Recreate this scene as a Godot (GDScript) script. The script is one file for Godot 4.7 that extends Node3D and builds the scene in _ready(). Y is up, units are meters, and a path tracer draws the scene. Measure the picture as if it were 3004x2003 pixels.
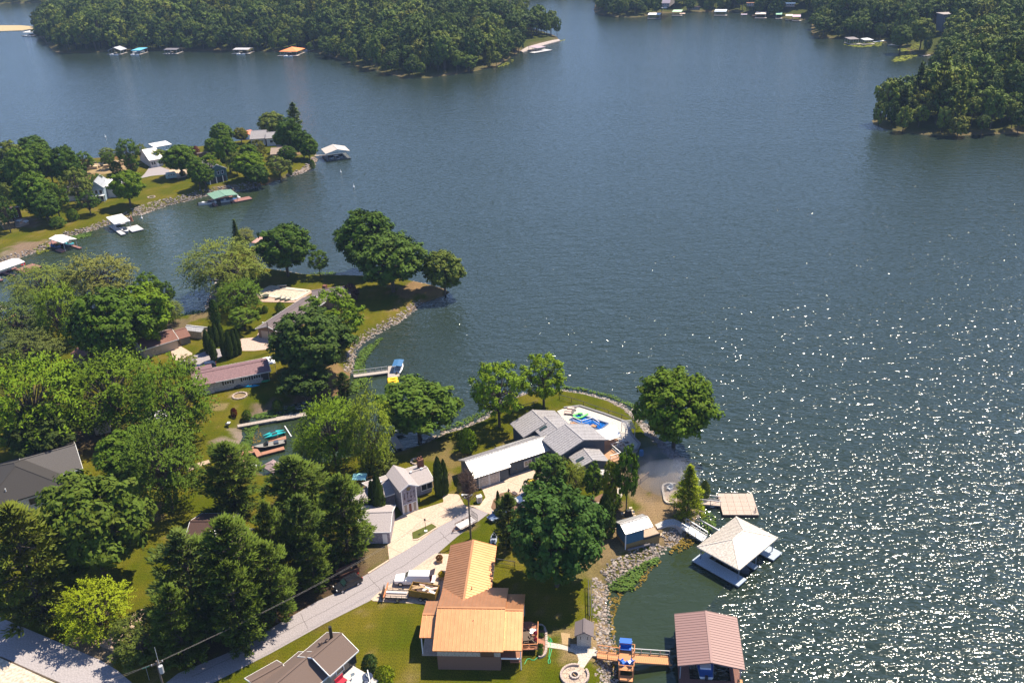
extends Node3D

const FOCAL := 2658.08
const EYE := 100.0
const G := 1.8
var ax := Vector3(); var ay := Vector3(); var az := Vector3()
var rng := RandomNumberGenerator.new()
var noise := FastNoiseLite.new()
var taken := {}
var fields := []
var tex := {}
var mats := {}
var tree_kinds := {}

class Mb:
	var v := PackedVector3Array()
	var n := PackedVector3Array()
	var u := PackedVector2Array()
	var c := PackedColorArray()
	var k := PackedInt32Array()
	func quad(a: Vector3, b: Vector3, cc: Vector3, d: Vector3, col := Color.WHITE) -> void:
		var nn := (b - a).cross(cc - a)
		if nn.length_squared() < 1e-14:
			nn = (cc - a).cross(d - a)
		nn = nn.normalized()
		var s := v.size()
		v.append(a); v.append(b); v.append(cc); v.append(d)
		for i in 4:
			n.append(nn); c.append(col)
		var w := a.distance_to(b); var h := a.distance_to(d)
		u.append(Vector2(0, h)); u.append(Vector2(w, h)); u.append(Vector2(w, 0)); u.append(Vector2(0, 0))
		k.append(s); k.append(s + 2); k.append(s + 1); k.append(s); k.append(s + 3); k.append(s + 2)
	func tri(a: Vector3, b: Vector3, cc: Vector3, col := Color.WHITE) -> void:
		var nn := (b - a).cross(cc - a).normalized()
		var s := v.size()
		v.append(a); v.append(b); v.append(cc)
		for i in 3:
			n.append(nn); c.append(col)
		u.append(Vector2(0, 0)); u.append(Vector2(a.distance_to(b), 0)); u.append(Vector2(0, a.distance_to(cc)))
		k.append(s); k.append(s + 2); k.append(s + 1)
	func hexa(p: Array, col := Color.WHITE) -> void:
		quad(p[3], p[2], p[1], p[0], col); quad(p[4], p[5], p[6], p[7], col)
		for i in 4:
			var j := (i + 1) % 4
			quad(p[i], p[j], p[j + 4], p[i + 4], col)
	func box(a: Vector3, b: Vector3, col := Color.WHITE) -> void:
		var lo := a.min(b); var hi := a.max(b)
		hexa([Vector3(lo.x, lo.y, hi.z), Vector3(hi.x, lo.y, hi.z), Vector3(hi.x, lo.y, lo.z), Vector3(lo.x, lo.y, lo.z),
			Vector3(lo.x, hi.y, hi.z), Vector3(hi.x, hi.y, hi.z), Vector3(hi.x, hi.y, lo.z), Vector3(lo.x, hi.y, lo.z)], col)
	func obox(t: Transform3D, s: Vector3, col := Color.WHITE) -> void:
		var p := []
		for q in [Vector3(-1, -1, 1), Vector3(1, -1, 1), Vector3(1, -1, -1), Vector3(-1, -1, -1), Vector3(-1, 1, 1), Vector3(1, 1, 1), Vector3(1, 1, -1), Vector3(-1, 1, -1)]:
			p.append(t * (q * s * 0.5))
		hexa(p, col)
	func bar(a: Vector3, b: Vector3, w: float, h := -1.0, col := Color.WHITE) -> void:
		if h < 0: h = w
		var x := (b - a).normalized()
		var up := Vector3.UP if absf(x.y) < 0.98 else Vector3(0, 0, 1)
		var z := x.cross(up).normalized()
		obox(Transform3D(Basis(x, z.cross(x), z), (a + b) * 0.5), Vector3(a.distance_to(b), h, w), col)
	func tube(a: Vector3, b: Vector3, r0: float, r1: float, seg := 6, caps := true, col := Color.WHITE) -> void:
		var d := (b - a).normalized()
		var e := d.cross(Vector3.UP if absf(d.y) < 0.9 else Vector3.RIGHT).normalized()
		var f := d.cross(e)
		var s := v.size()
		for i in seg + 1:
			var t := TAU * i / seg
			var w := e * cos(t) + f * sin(t)
			v.append(a + w * r0); v.append(b + w * r1); n.append(w); n.append(w)
			u.append(Vector2(float(i) / seg, 0)); u.append(Vector2(float(i) / seg, 1)); c.append(col); c.append(col)
			if i < seg:
				var q := s + i * 2
				k.append(q); k.append(q + 1); k.append(q + 2); k.append(q + 1); k.append(q + 3); k.append(q + 2)
		if caps:
			for i in seg:
				var t0 := TAU * i / seg; var t1 := TAU * (i + 1) / seg
				tri(b, b + (e * cos(t0) + f * sin(t0)) * r1, b + (e * cos(t1) + f * sin(t1)) * r1, col)
				tri(a, a + (e * cos(t1) + f * sin(t1)) * r0, a + (e * cos(t0) + f * sin(t0)) * r0, col)
	func prism(p: PackedVector2Array, y0: float, y1: float, col := Color.WHITE) -> void:
		var q := p
		if Geometry2D.is_polygon_clockwise(q):
			q = q.duplicate(); q.reverse()

		var ids := Geometry2D.triangulate_polygon(q)
		for i in range(0, ids.size(), 3):
			var a := Vector3(q[ids[i]].x, y1, q[ids[i]].y); var b := Vector3(q[ids[i + 1]].x, y1, q[ids[i + 1]].y); var cc := Vector3(q[ids[i + 2]].x, y1, q[ids[i + 2]].y)
			if (b - a).cross(cc - a).y < 0:
				tri(a, cc, b, col)
			else:
				tri(a, b, cc, col)
		if y1 - y0 > 0.001:
			for i in q.size():
				var a2 := q[i]; var b2 := q[(i + 1) % q.size()]
				quad(Vector3(b2.x, y0, b2.y), Vector3(a2.x, y0, a2.y), Vector3(a2.x, y1, a2.y), Vector3(b2.x, y1, b2.y), col)
	func lathe(at: Vector3, prof: Array, seg := 10, col := Color.WHITE) -> void:
		for j in prof.size() - 1:
			for i in seg:
				var t0 := TAU * i / seg; var t1 := TAU * (i + 1) / seg
				var r0: float = prof[j][0]; var r1: float = prof[j + 1][0]
				var a := at + Vector3(cos(t0) * r0, prof[j][1], sin(t0) * r0); var b := at + Vector3(cos(t1) * r0, prof[j][1], sin(t1) * r0)
				var d := at + Vector3(cos(t0) * r1, prof[j + 1][1], sin(t0) * r1); var e := at + Vector3(cos(t1) * r1, prof[j + 1][1], sin(t1) * r1)
				if r0 < 1e-4:
					tri(a, d, e, col)
				elif r1 < 1e-4:
					tri(b, a, d, col)
				else:
					quad(b, a, d, e, col)
	func mesh(colored := false) -> ArrayMesh:
		var m := ArrayMesh.new()
		put(m, colored)
		return m
	func put(m: ArrayMesh, colored := false) -> void:
		if v.is_empty(): return
		var arr := []
		arr.resize(Mesh.ARRAY_MAX)
		arr[Mesh.ARRAY_VERTEX] = v; arr[Mesh.ARRAY_NORMAL] = n; arr[Mesh.ARRAY_TEX_UV] = u; arr[Mesh.ARRAY_INDEX] = k
		if colored: arr[Mesh.ARRAY_COLOR] = c
		m.add_surface_from_arrays(Mesh.PRIMITIVE_TRIANGLES, arr)

func Z(x0: float, y0: float, s: float, x: float, y: float) -> Vector2:
	return Vector2(x0 + x * s, y0 + y * s)
func at(p: Vector2, h := 0.0) -> Vector3:
	var d := ax * (p.x - 1502.0) - ay * (p.y - 1001.5) - az * FOCAL
	return Vector3(0, EYE, 0) + d * ((h - EYE) / d.y)
func ats(l: Array, h := 0.0) -> PackedVector2Array:
	var r := PackedVector2Array()
	for i in range(0, l.size(), 2):
		var q := at(Vector2(l[i], l[i + 1]), h)
		r.append(Vector2(q.x, q.z))
	return r
func zats(x0: float, y0: float, s: float, l: Array, h := G) -> PackedVector2Array:
	var o := []
	for i in range(0, l.size(), 2):
		o.append(x0 + l[i] * s); o.append(y0 + l[i + 1] * s)
	return ats(o, h)
func height(x: float, z: float) -> float:
	for f in fields:
		var i: float = (x - f.x0) / f.step; var j: float = (z - f.z0) / f.step
		if i >= 0 and j >= 0 and i < f.nx - 1 and j < f.nz - 1:
			var a := int(i); var b := int(j)
			var h: float = f.h[b * f.nx + a]
			if h > -0.5:
				var fi := i - a; var fj := j - b
				return lerpf(lerpf(h, f.h[b * f.nx + a + 1], fi), lerpf(f.h[(b + 1) * f.nx + a], f.h[(b + 1) * f.nx + a + 1], fi), fj)
	return 0.0
func on(p: Vector2) -> Vector3:
	var h := 1.0
	for i in 5:
		var q := at(p, h)
		h = maxf(height(q.x, q.z), 0.0)
	return at(p, h)
func on_d(x: float, y: float) -> Vector3:
	return on(Vector2(x, y) * 1.2772)
func pxm(q: Vector3) -> float:
	return FOCAL / -(q - Vector3(0, EYE, 0)).dot(az)
func frame(a: Vector3, b: Vector3) -> Transform3D:
	var x := Vector3(b.x - a.x, 0, b.z - a.z).normalized()
	return Transform3D(Basis(x, Vector3.UP, x.cross(Vector3.UP)), a)

func numbered(called: String) -> String:
	var k: int = taken.get(called, 0)
	taken[called] = k + 1
	return called if k == 0 else "%s_%03d" % [called, k]
func tag(o: Node, label: String, category := "", group := "", kind := "") -> Node:
	if label: o.set_meta("label", label)
	if category: o.set_meta("category", category)
	if group: o.set_meta("group", group)
	if kind: o.set_meta("kind", kind)
	return o
func thing(called: String, label: String, category: String, t := Transform3D(), group := "") -> Node3D:
	var o := Node3D.new()
	o.name = numbered(called)
	add_child(o)
	o.transform = t
	tag(o, label, category, group)
	return o
func part(called: String, m: Variant, mt: Material, parent: Node, kind := "") -> MeshInstance3D:
	var o := MeshInstance3D.new()
	o.mesh = m.mesh() if m is Mb else m
	o.material_override = mt
	if parent == self:
		o.name = numbered(called)
		add_child(o)
	else:
		var k := 0
		var nm := called
		while parent.has_node(NodePath(nm)):
			k += 1
			nm = "%s_%03d" % [called, k]
		o.name = nm
		parent.add_child(o)
	if kind: o.set_meta("kind", kind)
	return o
func bx(called: String, a: Vector3, b: Vector3, mt: Material, parent: Node) -> MeshInstance3D:
	var m := Mb.new(); m.box(a, b)
	return part(called, m, mt, parent)
func struct(called: String, m: Variant, mt: Material, label := "") -> MeshInstance3D:
	var o := part(called, m, mt, self)
	tag(o, label, "", "", "structure")
	return o

func ntex(key: String, size: int, freq: float, oct: int, ramp: Array, normal := false, bump := 1.0, kind := FastNoiseLite.TYPE_SIMPLEX_SMOOTH) -> NoiseTexture2D:
	if tex.has(key): return tex[key]
	var f := FastNoiseLite.new()
	f.noise_type = kind; f.frequency = freq; f.seed = key.hash() % 1000
	f.fractal_octaves = oct
	var t := NoiseTexture2D.new()
	t.width = size; t.height = size; t.seamless = true; t.noise = f
	t.as_normal_map = normal; t.bump_strength = bump
	if ramp.size():
		var g := Gradient.new()
		g.offsets = PackedFloat32Array(ramp[0]); g.colors = PackedColorArray(ramp[1])
		t.color_ramp = g
	tex[key] = t
	return t
func gray(a: float) -> Color:
	return Color(a, a, a)
func grain() -> Texture2D:
	return ntex("grain", 256, 0.03, 4, [[0.2, 0.8], [gray(0.78), gray(1.0)]])
func mat(key: String, col: Color, rough := 0.8, metal := 0.0, scale := 0.25, t: Texture2D = null) -> StandardMaterial3D:
	if mats.has(key): return mats[key]
	var m := StandardMaterial3D.new()
	m.resource_name = key
	m.albedo_color = col.linear_to_srgb()
	m.roughness = rough; m.metallic = metal
	if scale > 0.0:
		m.albedo_texture = t if t else grain()
		m.uv1_triplanar = true; m.uv1_world_triplanar = true
		m.uv1_scale = Vector3.ONE * scale
	mats[key] = m
	return m
func leaf(key: String, col: Color, back := 0.5) -> StandardMaterial3D:
	if mats.has(key): return mats[key]
	var m := StandardMaterial3D.new()
	m.resource_name = key
	m.albedo_color = Color(col.r * 1.55, col.g * 1.33, col.b * 0.75).linear_to_srgb()
	m.roughness = 0.62
	m.metallic_specular = 0.18
	m.vertex_color_use_as_albedo = true
	m.backlight_enabled = true
	m.backlight = Color(0.5, 0.6, 0.25) * back
	m.cull_mode = BaseMaterial3D.CULL_DISABLED
	mats[key] = m
	return m

func land(called: String, poly: PackedVector2Array, step: float, reach: float, profile: Callable, tint: Callable, mt: Material, label: String) -> void:
	var lo := poly[0]; var hi := poly[0]
	for p in poly:
		lo = lo.min(p); hi = hi.max(p)
	lo -= Vector2.ONE * (step * 3); hi += Vector2.ONE * (step * 3)
	var nx := int((hi.x - lo.x) / step) + 2; var nz := int((hi.y - lo.y) / step) + 2
	var d := PackedFloat32Array(); d.resize(nx * nz); d.fill(reach)
	var np := poly.size()
	for i in np:
		var a := poly[i]; var b := poly[(i + 1) % np]
		var i0 := maxi(0, int((minf(a.x, b.x) - reach - lo.x) / step)); var i1 := mini(nx - 1, int((maxf(a.x, b.x) + reach - lo.x) / step) + 1)
		var j0 := maxi(0, int((minf(a.y, b.y) - reach - lo.y) / step)); var j1 := mini(nz - 1, int((maxf(a.y, b.y) + reach - lo.y) / step) + 1)
		var ab := b - a; var l2 := maxf(ab.length_squared(), 1e-6)
		for j in range(j0, j1 + 1):
			for ii in range(i0, i1 + 1):
				var p := Vector2(lo.x + ii * step, lo.y + j * step)
				var t := clampf((p - a).dot(ab) / l2, 0.0, 1.0)
				var e := p.distance_to(a + ab * t)
				var q := j * nx + ii
				if e < d[q]: d[q] = e
	var h := PackedFloat32Array(); h.resize(nx * nz)
	for j in nz:
		var z := lo.y + j * step
		var xs := []
		for i in np:
			var a := poly[i]; var b := poly[(i + 1) % np]
			if (a.y > z) != (b.y > z):
				xs.append(a.x + (z - a.y) / (b.y - a.y) * (b.x - a.x))
		xs.sort()
		for i in nx:
			var x := lo.x + i * step
			var inside := false
			for c in xs:
				if x > c: inside = not inside
			var q := j * nx + i
			if not inside: d[q] = -d[q]
			h[q] = profile.call(d[q], x, z)
	fields.append({"x0": lo.x, "z0": lo.y, "nx": nx, "nz": nz, "step": step, "h": h, "d": d})
	var v := PackedVector3Array(); var n := PackedVector3Array(); var c := PackedColorArray(); var k := PackedInt32Array(); var uv := PackedVector2Array()
	var ids := PackedInt32Array(); ids.resize(nx * nz); ids.fill(-1)
	var cut := -2.5 * step
	for j in nz - 1:
		for i in nx - 1:
			var q := j * nx + i
			if d[q] < cut and d[q + 1] < cut and d[q + nx] < cut and d[q + nx + 1] < cut: continue
			for w in [q, q + 1, q + nx, q + nx + 1]:
				if ids[w] < 0:
					ids[w] = v.size()
					var ii: int = w % nx; var jj: int = w / nx
					var x := lo.x + ii * step; var z := lo.y + jj * step
					v.append(Vector3(x, h[w], z)); uv.append(Vector2(x, z))
					var hx := h[w + 1] - h[w - 1] if ii > 0 and ii < nx - 1 else 0.0
					var hz := h[w + nx] - h[w - nx] if jj > 0 and jj < nz - 1 else 0.0
					n.append(Vector3(-hx, 2 * step, -hz).normalized())
					c.append(tint.call(d[w], x, z))
			k.append(ids[q]); k.append(ids[q + 1]); k.append(ids[q + nx]); k.append(ids[q + 1]); k.append(ids[q + nx + 1]); k.append(ids[q + nx])
	var arr := []
	arr.resize(Mesh.ARRAY_MAX)
	arr[Mesh.ARRAY_VERTEX] = v; arr[Mesh.ARRAY_NORMAL] = n; arr[Mesh.ARRAY_COLOR] = c; arr[Mesh.ARRAY_INDEX] = k; arr[Mesh.ARRAY_TEX_UV] = uv
	var m := ArrayMesh.new()
	m.add_surface_from_arrays(Mesh.PRIMITIVE_TRIANGLES, arr)
	struct(called, m, mt, label)

func card(m: Mb, p: Vector3, dir: Vector3, nrm: Vector3, l: float, w: float, col: Color) -> void:
	var side := dir.cross(nrm)
	if side.length_squared() < 1e-6: side = dir.cross(Vector3.UP)
	side = side.normalized() * (w * 0.5)
	var al := dir * (l * 0.5)
	var s := m.v.size()
	m.v.append(p - al); m.v.append(p + side - al * 0.1); m.v.append(p + al); m.v.append(p - side - al * 0.1)
	for i in 4:
		m.n.append(nrm); m.c.append(col); m.u.append(Vector2.ZERO)
	m.k.append(s); m.k.append(s + 2); m.k.append(s + 1); m.k.append(s); m.k.append(s + 3); m.k.append(s + 2)
func rdir() -> Vector3:
	var y := rng.randf_range(-1, 1); var t := rng.randf() * TAU; var r := sqrt(1 - y * y)
	return Vector3(r * cos(t), y, r * sin(t))
func hue(c: float, warm := 0.0) -> Color:
	return Color(c * (1.0 + warm), c, c * (1.0 - warm * 0.5))

# every kind is made once, in a crown that fits the box x, z in -1..1 and y in 0..2 (scaled when placed)
func crown_broad(o: Dictionary) -> Array:
	var m := Mb.new(); var w := Mb.new()
	var n: int = o.boughs
	var br: float = o.get("br", 0.24)
	noise.seed = o.seed
	w.tube(Vector3(0, -1.0, 0), Vector3(0, 0.5, 0), 0.055, 0.045, 7)
	w.tube(Vector3(0, 0.5, 0), Vector3(0.02, 1.2, 0.01), 0.045, 0.02, 6)
	for i in n:
		var f := (i + 0.5) / n
		var y := 1.0 - 1.9 * f
		var t := i * 2.39996 + rng.randf_range(-0.3, 0.3)
		var r := sqrt(maxf(0.0, 1 - y * y))
		var u := Vector3(r * cos(t), y, r * sin(t))
		var lump := 0.86 + 0.34 * noise.get_noise_3dv(u * 60.0) + rng.randf_range(-0.16, 0.06)
		var c := Vector3(u.x, u.y, u.z) * lump * (1.0 - br * 0.75)
		if u.y < 0: c *= Vector3(1, 0.9, 1) * (1.0 + 0.12 * u.y)
		c.y += 1.0
		if rng.randf() < o.get("gap", 0.0): continue
		w.tube(Vector3(0, lerpf(0.2, 0.9, rng.randf()), 0), c, 0.018, 0.006, 4, false)
		var bc := rng.randf_range(0.8, 1.18)
		for s in int(o.subs):
			var e := (rdir() + Vector3.UP * 0.35 + u * 0.55).normalized()
			var sc := c + e * br * rng.randf_range(0.45, 1.0) * Vector3(1, o.get("flat", 0.75), 1)
			var sb := bc * rng.randf_range(0.82, 1.15)
			var warm := rng.randf_range(-0.06, 0.16)
			for q in int(o.leaves):
				var g := rdir()
				var p: Vector3 = sc + g * (o.spread * sqrt(rng.randf())) * Vector3(1, 0.7, 1)
				var nr := (g * 0.6 + e * 0.7 + Vector3.UP * 0.45 + rdir() * 0.55).normalized()
				var dr := nr.cross(rdir()).normalized()
				dr = (dr - Vector3.UP * o.get("droop", 0.0)).normalized()
				card(m, p, dr, nr, o.l * rng.randf_range(0.7, 1.3), o.w * rng.randf_range(0.7, 1.3), hue(sb * rng.randf_range(0.8, 1.2), warm))
	return [m.mesh(true), w.mesh()]

func crown_feather(o: Dictionary) -> Array:
	var m := Mb.new(); var w := Mb.new()
	noise.seed = o.seed
	w.tube(Vector3(0, -1.0, 0), Vector3(0, 0.45, 0), 0.05, 0.04, 7)
	var n: int = o.boughs
	for i in n:
		var f := (i + 0.5) / n
		var y := 1.0 - 1.85 * f
		var t := i * 2.39996 + rng.randf_range(-0.4, 0.4)
		var r := sqrt(maxf(0.0, 1 - y * y))
		var u := Vector3(r * cos(t), y, r * sin(t))
		var lump := 0.84 + 0.4 * noise.get_noise_3dv(u * 55.0)
		var c := u * lump * 0.78
		c.y = c.y * (1.0 if u.y > 0 else 0.9) + 0.98
		w.tube(Vector3(0, rng.randf_range(0.2, 0.8), 0), c, 0.02, 0.005, 4, false)
		var bc := rng.randf_range(0.78, 1.2)
		for s in int(o.subs):
			var d := (u * 0.9 + rdir() * 0.8 + Vector3.UP * 0.25).normalized()
			var p := c + rdir() * 0.1
			var sb := bc * rng.randf_range(0.85, 1.15)
			var ln: float = o.spread * rng.randf_range(0.6, 1.2)
			var steps := int(o.leaves)
			for q in steps:
				p += d * (ln / steps)
				d = (d + Vector3.DOWN * o.get("droop", 0.12)).normalized()
				for side in 2:
					var sd := d.cross(rdir()).normalized()
					var nr := (Vector3.UP * 0.8 + u * 0.5 + rdir() * 0.45).normalized()
					card(m, p + sd * o.l * 0.35, (d * 0.7 + sd).normalized(), nr, o.l * rng.randf_range(0.7, 1.3), o.w, hue(sb * rng.randf_range(0.85, 1.15), rng.randf_range(-0.05, 0.14)))
	return [m.mesh(true), w.mesh()]

func crown_pine(o: Dictionary) -> Array:
	var m := Mb.new(); var w := Mb.new()
	w.tube(Vector3(0, -1.0, 0), Vector3(0, 1.0, 0), 0.05, 0.035, 7)
	w.tube(Vector3(0, 1.0, 0), Vector3(0, 1.98, 0), 0.035, 0.006, 6)
	var levels: int = o.boughs
	for i in levels:
		var f := float(i) / (levels - 1)
		var y := lerpf(0.08, 1.9, f)
		var rad: float = lerpf(1.0, 0.1, pow(f, o.get("taper", 1.5))) * (0.72 + 0.28 * sin(minf(f * 5.0, 1.0) * PI * 0.5))
		rad *= 1.0 - o.get("ragged", 0.0) * rng.randf()
		var nb := 5 + rng.randi() % 2
		for b in nb:
			var t := TAU * b / nb + i * 0.9 + rng.randf_range(-0.3, 0.3)
			var ln := rad * rng.randf_range(0.6, 1.12)
			var d := Vector3(cos(t), o.get("lift", 0.06) + 0.3 * f, sin(t)).normalized()
			var a := Vector3(0, y, 0)
			w.tube(a, a + d * ln * 0.9, 0.014, 0.004, 4, false)
			var bc := rng.randf_range(0.78, 1.2)
			var pads := int(o.subs * maxf(ln, 0.25)) + 1
			for s in pads:
				var q := sqrt(rng.randf_range(0.1, 1.0))
				var wide := 0.3 * q * ln
				var cx := a + d * ln * q + d.cross(Vector3.UP).normalized() * rng.randf_range(-wide, wide) + Vector3.UP * rng.randf_range(-0.02, 0.05)
				var sb := bc * rng.randf_range(0.82, 1.2)
				for e in int(o.leaves):
					var g := rdir()
					var p: Vector3 = cx + g * (o.spread * sqrt(rng.randf())) * Vector3(1, 0.5, 1)
					var nr := (Vector3.UP + g * 0.6 + rdir() * 0.5).normalized()
					var dr := (d + g * 0.9 + Vector3.UP * 0.3).normalized()
					card(m, p, dr, nr, o.l * rng.randf_range(0.7, 1.3), o.w, hue(sb * rng.randf_range(0.8, 1.2), rng.randf_range(-0.05, 0.12)))
	return [m.mesh(true), w.mesh()]

func crown_column(o: Dictionary) -> Array:
	var m := Mb.new(); var w := Mb.new()
	noise.seed = o.seed
	w.tube(Vector3(0, -0.4, 0), Vector3(0, 1.2, 0), 0.08, 0.03, 6)
	for i in int(o.leaves):
		var f := pow(rng.randf(), 0.8)
		var t := rng.randf() * TAU
		var prof: float = pow(sin(clampf(f * 0.92 + 0.08, 0, 1) * PI), o.get("taper", 0.55)) * (1.0 - 0.35 * f * o.get("point", 1.0))
		var u := Vector3(cos(t), 0.35, sin(t))
		var r: float = prof * (0.8 + 0.35 * noise.get_noise_3d(cos(t) * 70, f * 200, sin(t) * 70)) * sqrt(rng.randf_range(0.55, 1.0))
		var p := Vector3(cos(t) * r, f * 2.0, sin(t) * r)
		var nr := (u + rdir() * 0.6).normalized()
		var dr: Vector3 = (Vector3.UP * o.get("up", 1.0) + rdir() * 0.6 + u * 0.3).normalized()
		card(m, p, dr, nr, o.l * rng.randf_range(0.7, 1.3), o.w, hue(rng.randf_range(0.75, 1.2) * (0.9 + 0.3 * noise.get_noise_3d(cos(t) * 120, f * 400, sin(t) * 120)), rng.randf_range(-0.05, 0.1)))
	return [m.mesh(true), w.mesh()]

func crown_bare(o: Dictionary) -> Array:
	var m := Mb.new(); var w := Mb.new()
	w.tube(Vector3(0, -0.6, 0), Vector3(0, 0.5, 0), 0.07, 0.05, 6)
	for i in 90:
		var t := rng.randf() * TAU
		var a := Vector3(0, rng.randf_range(0.05, 1.2), 0)
		var d := Vector3(cos(t), rng.randf_range(0.5, 1.6), sin(t)).normalized()
		var b := a + d * rng.randf_range(0.5, 0.9)
		w.tube(a, b, 0.022, 0.008, 4, false)
		for j in 9:
			var q := a.lerp(b, rng.randf_range(0.3, 1.0))
			w.tube(q, q + (d + rdir() * 0.8).normalized() * rng.randf_range(0.25, 0.6), 0.014, 0.006, 3, false)
	return [m.mesh(true), w.mesh()]

func kind(key: String, how: Callable, o: Dictionary, variants: int) -> void:
	var l := []
	for i in variants:
		rng.seed = key.hash() + i * 77
		o.seed = key.hash() % 500 + i * 13
		l.append(how.call(o))
	tree_kinds[key] = l

# a tree whose crown fills the photo box (x0, y0, x1, y1 in pixels of a 2352 px wide view)
func tree(k: String, b: Array, mt: Material, label: String, clear := 1.6, called := "", group := "", category := "tree", bark_mat: Material = null, ground := -1.0) -> Node3D:
	clear *= 0.45
	var cx: float = (b[0] + b[2]) * 0.6386; var cy: float = (b[1] + b[3]) * 0.6386
	var wpx: float = (b[2] - b[0]) * 1.2772; var hpx: float = (b[3] - b[1]) * 1.2772
	var hc := 7.0
	var q := Vector3(); var rr := 4.0; var vv := 4.0
	for i in 5:
		q = at(Vector2(cx, cy), hc)
		var s := pxm(q)
		rr = wpx * 0.5 / s
		var to := q - Vector3(0, EYE, 0)
		var sn := -to.y / to.length(); var cs := sqrt(1 - sn * sn)
		vv = sqrt(maxf(pow(hpx * 0.5 / s, 2) - pow(rr * sn, 2), pow(rr * 0.55, 2))) / cs
		var gh := maxf(height(q.x, q.z), 0.3) if ground < 0 else ground
		hc = gh + clear + vv
	var base_y := hc - vv - clear
	var l: Array = tree_kinds[k]
	var mm: Array = l[(int(b[0]) * 7 + int(b[1]) * 3) % l.size()]
	var o := thing(called if called else "tree", label, category, Transform3D(Basis(), Vector3(q.x, base_y, q.z)), group)
	var grow: float = {"column": 1.4, "shrub": 1.1, "bare": 1.0, "pine": 1.18, "maple": 1.2}.get(k, 1.16)
	var bs := Basis(Vector3.UP, (int(b[0]) * 37 + int(b[1]) * 11) % 628 * 0.01).scaled(Vector3(rr * grow, vv * lerpf(1.0, grow, 0.5), rr * grow))
	if mm[0].get_surface_count():
		var cr := part("crown", mm[0], mt, o)
		cr.transform = Transform3D(bs, Vector3(0, clear, 0))
	var tr := part("trunk" if mm[0].get_surface_count() else "bare_branches", mm[1], bark_mat if bark_mat else mt("bark"), o)
	tr.transform = Transform3D(bs, Vector3(0, clear, 0))
	return o

func _ready() -> void:
	var th := deg_to_rad(26.1506); var ro := deg_to_rad(-2.0191)
	var fw := Vector3(0, -sin(th), -cos(th)); var up := Vector3(0, cos(th), -sin(th))
	ax = Vector3.RIGHT * cos(ro) + up * sin(ro)
	ay = -Vector3.RIGHT * sin(ro) + up * cos(ro)
	az = -fw
	var cam := Camera3D.new()
	cam.name = "camera"
	cam.transform = Transform3D(Basis(ax, ay, az), Vector3(0, EYE, 0))
	cam.fov = rad_to_deg(2.0 * atan(1001.5 / FOCAL))
	cam.near = 0.5; cam.far = 6000.0
	cam.current = true
	add_child(cam)
	var sky := ProceduralSkyMaterial.new()
	sky.sky_top_color = Color(0.26, 0.37, 0.56)
	sky.sky_horizon_color = Color(0.63, 0.75, 0.93)
	sky.sky_curve = 0.33
	sky.ground_bottom_color = Color(0.12, 0.16, 0.14)
	sky.ground_horizon_color = Color(0.42, 0.5, 0.56)
	sky.sun_angle_max = 1.0
	var env := Environment.new()
	env.background_mode = Environment.BG_SKY
	env.sky = Sky.new()
	env.sky.sky_material = sky
	env.tonemap_mode = Environment.TONE_MAPPER_LINEAR
	env.tonemap_exposure = 1.9
	env.sdfgi_enabled = true; env.ssao_enabled = true; env.ssil_enabled = true
	env.fog_enabled = true
	env.fog_light_color = Color(0.62, 0.72, 0.86)
	env.fog_density = 0.00009
	env.volumetric_fog_enabled = true
	env.volumetric_fog_density = 0.0
	var we := WorldEnvironment.new()
	we.name = "world"
	we.environment = env
	add_child(we)
	var sun := DirectionalLight3D.new()
	sun.name = "sun"
	sun.light_energy = 1.6
	sun.light_color = Color(1.0, 0.95, 0.86)
	sun.light_angular_distance = 0.5
	sun.shadow_enabled = true
	var el := deg_to_rad(60.0); var azm := deg_to_rad(52.0)
	var to_sun := Vector3(sin(azm) * cos(el), sin(el), -cos(azm) * cos(el))
	sun.transform = Transform3D(Basis.looking_at(-to_sun, Vector3.UP), Vector3.ZERO)
	add_child(sun)
	rng.seed = 11
	noise.noise_type = FastNoiseLite.TYPE_SIMPLEX_SMOOTH
	noise.frequency = 0.02
	lake()
	lands()
	make_kinds()
	near_trees()
	middle_trees()
	forests()
	ground_sheets()
	shores()
	houses()
	boathouses()
	yards()
	vehicles()
	far_docks()

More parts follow.
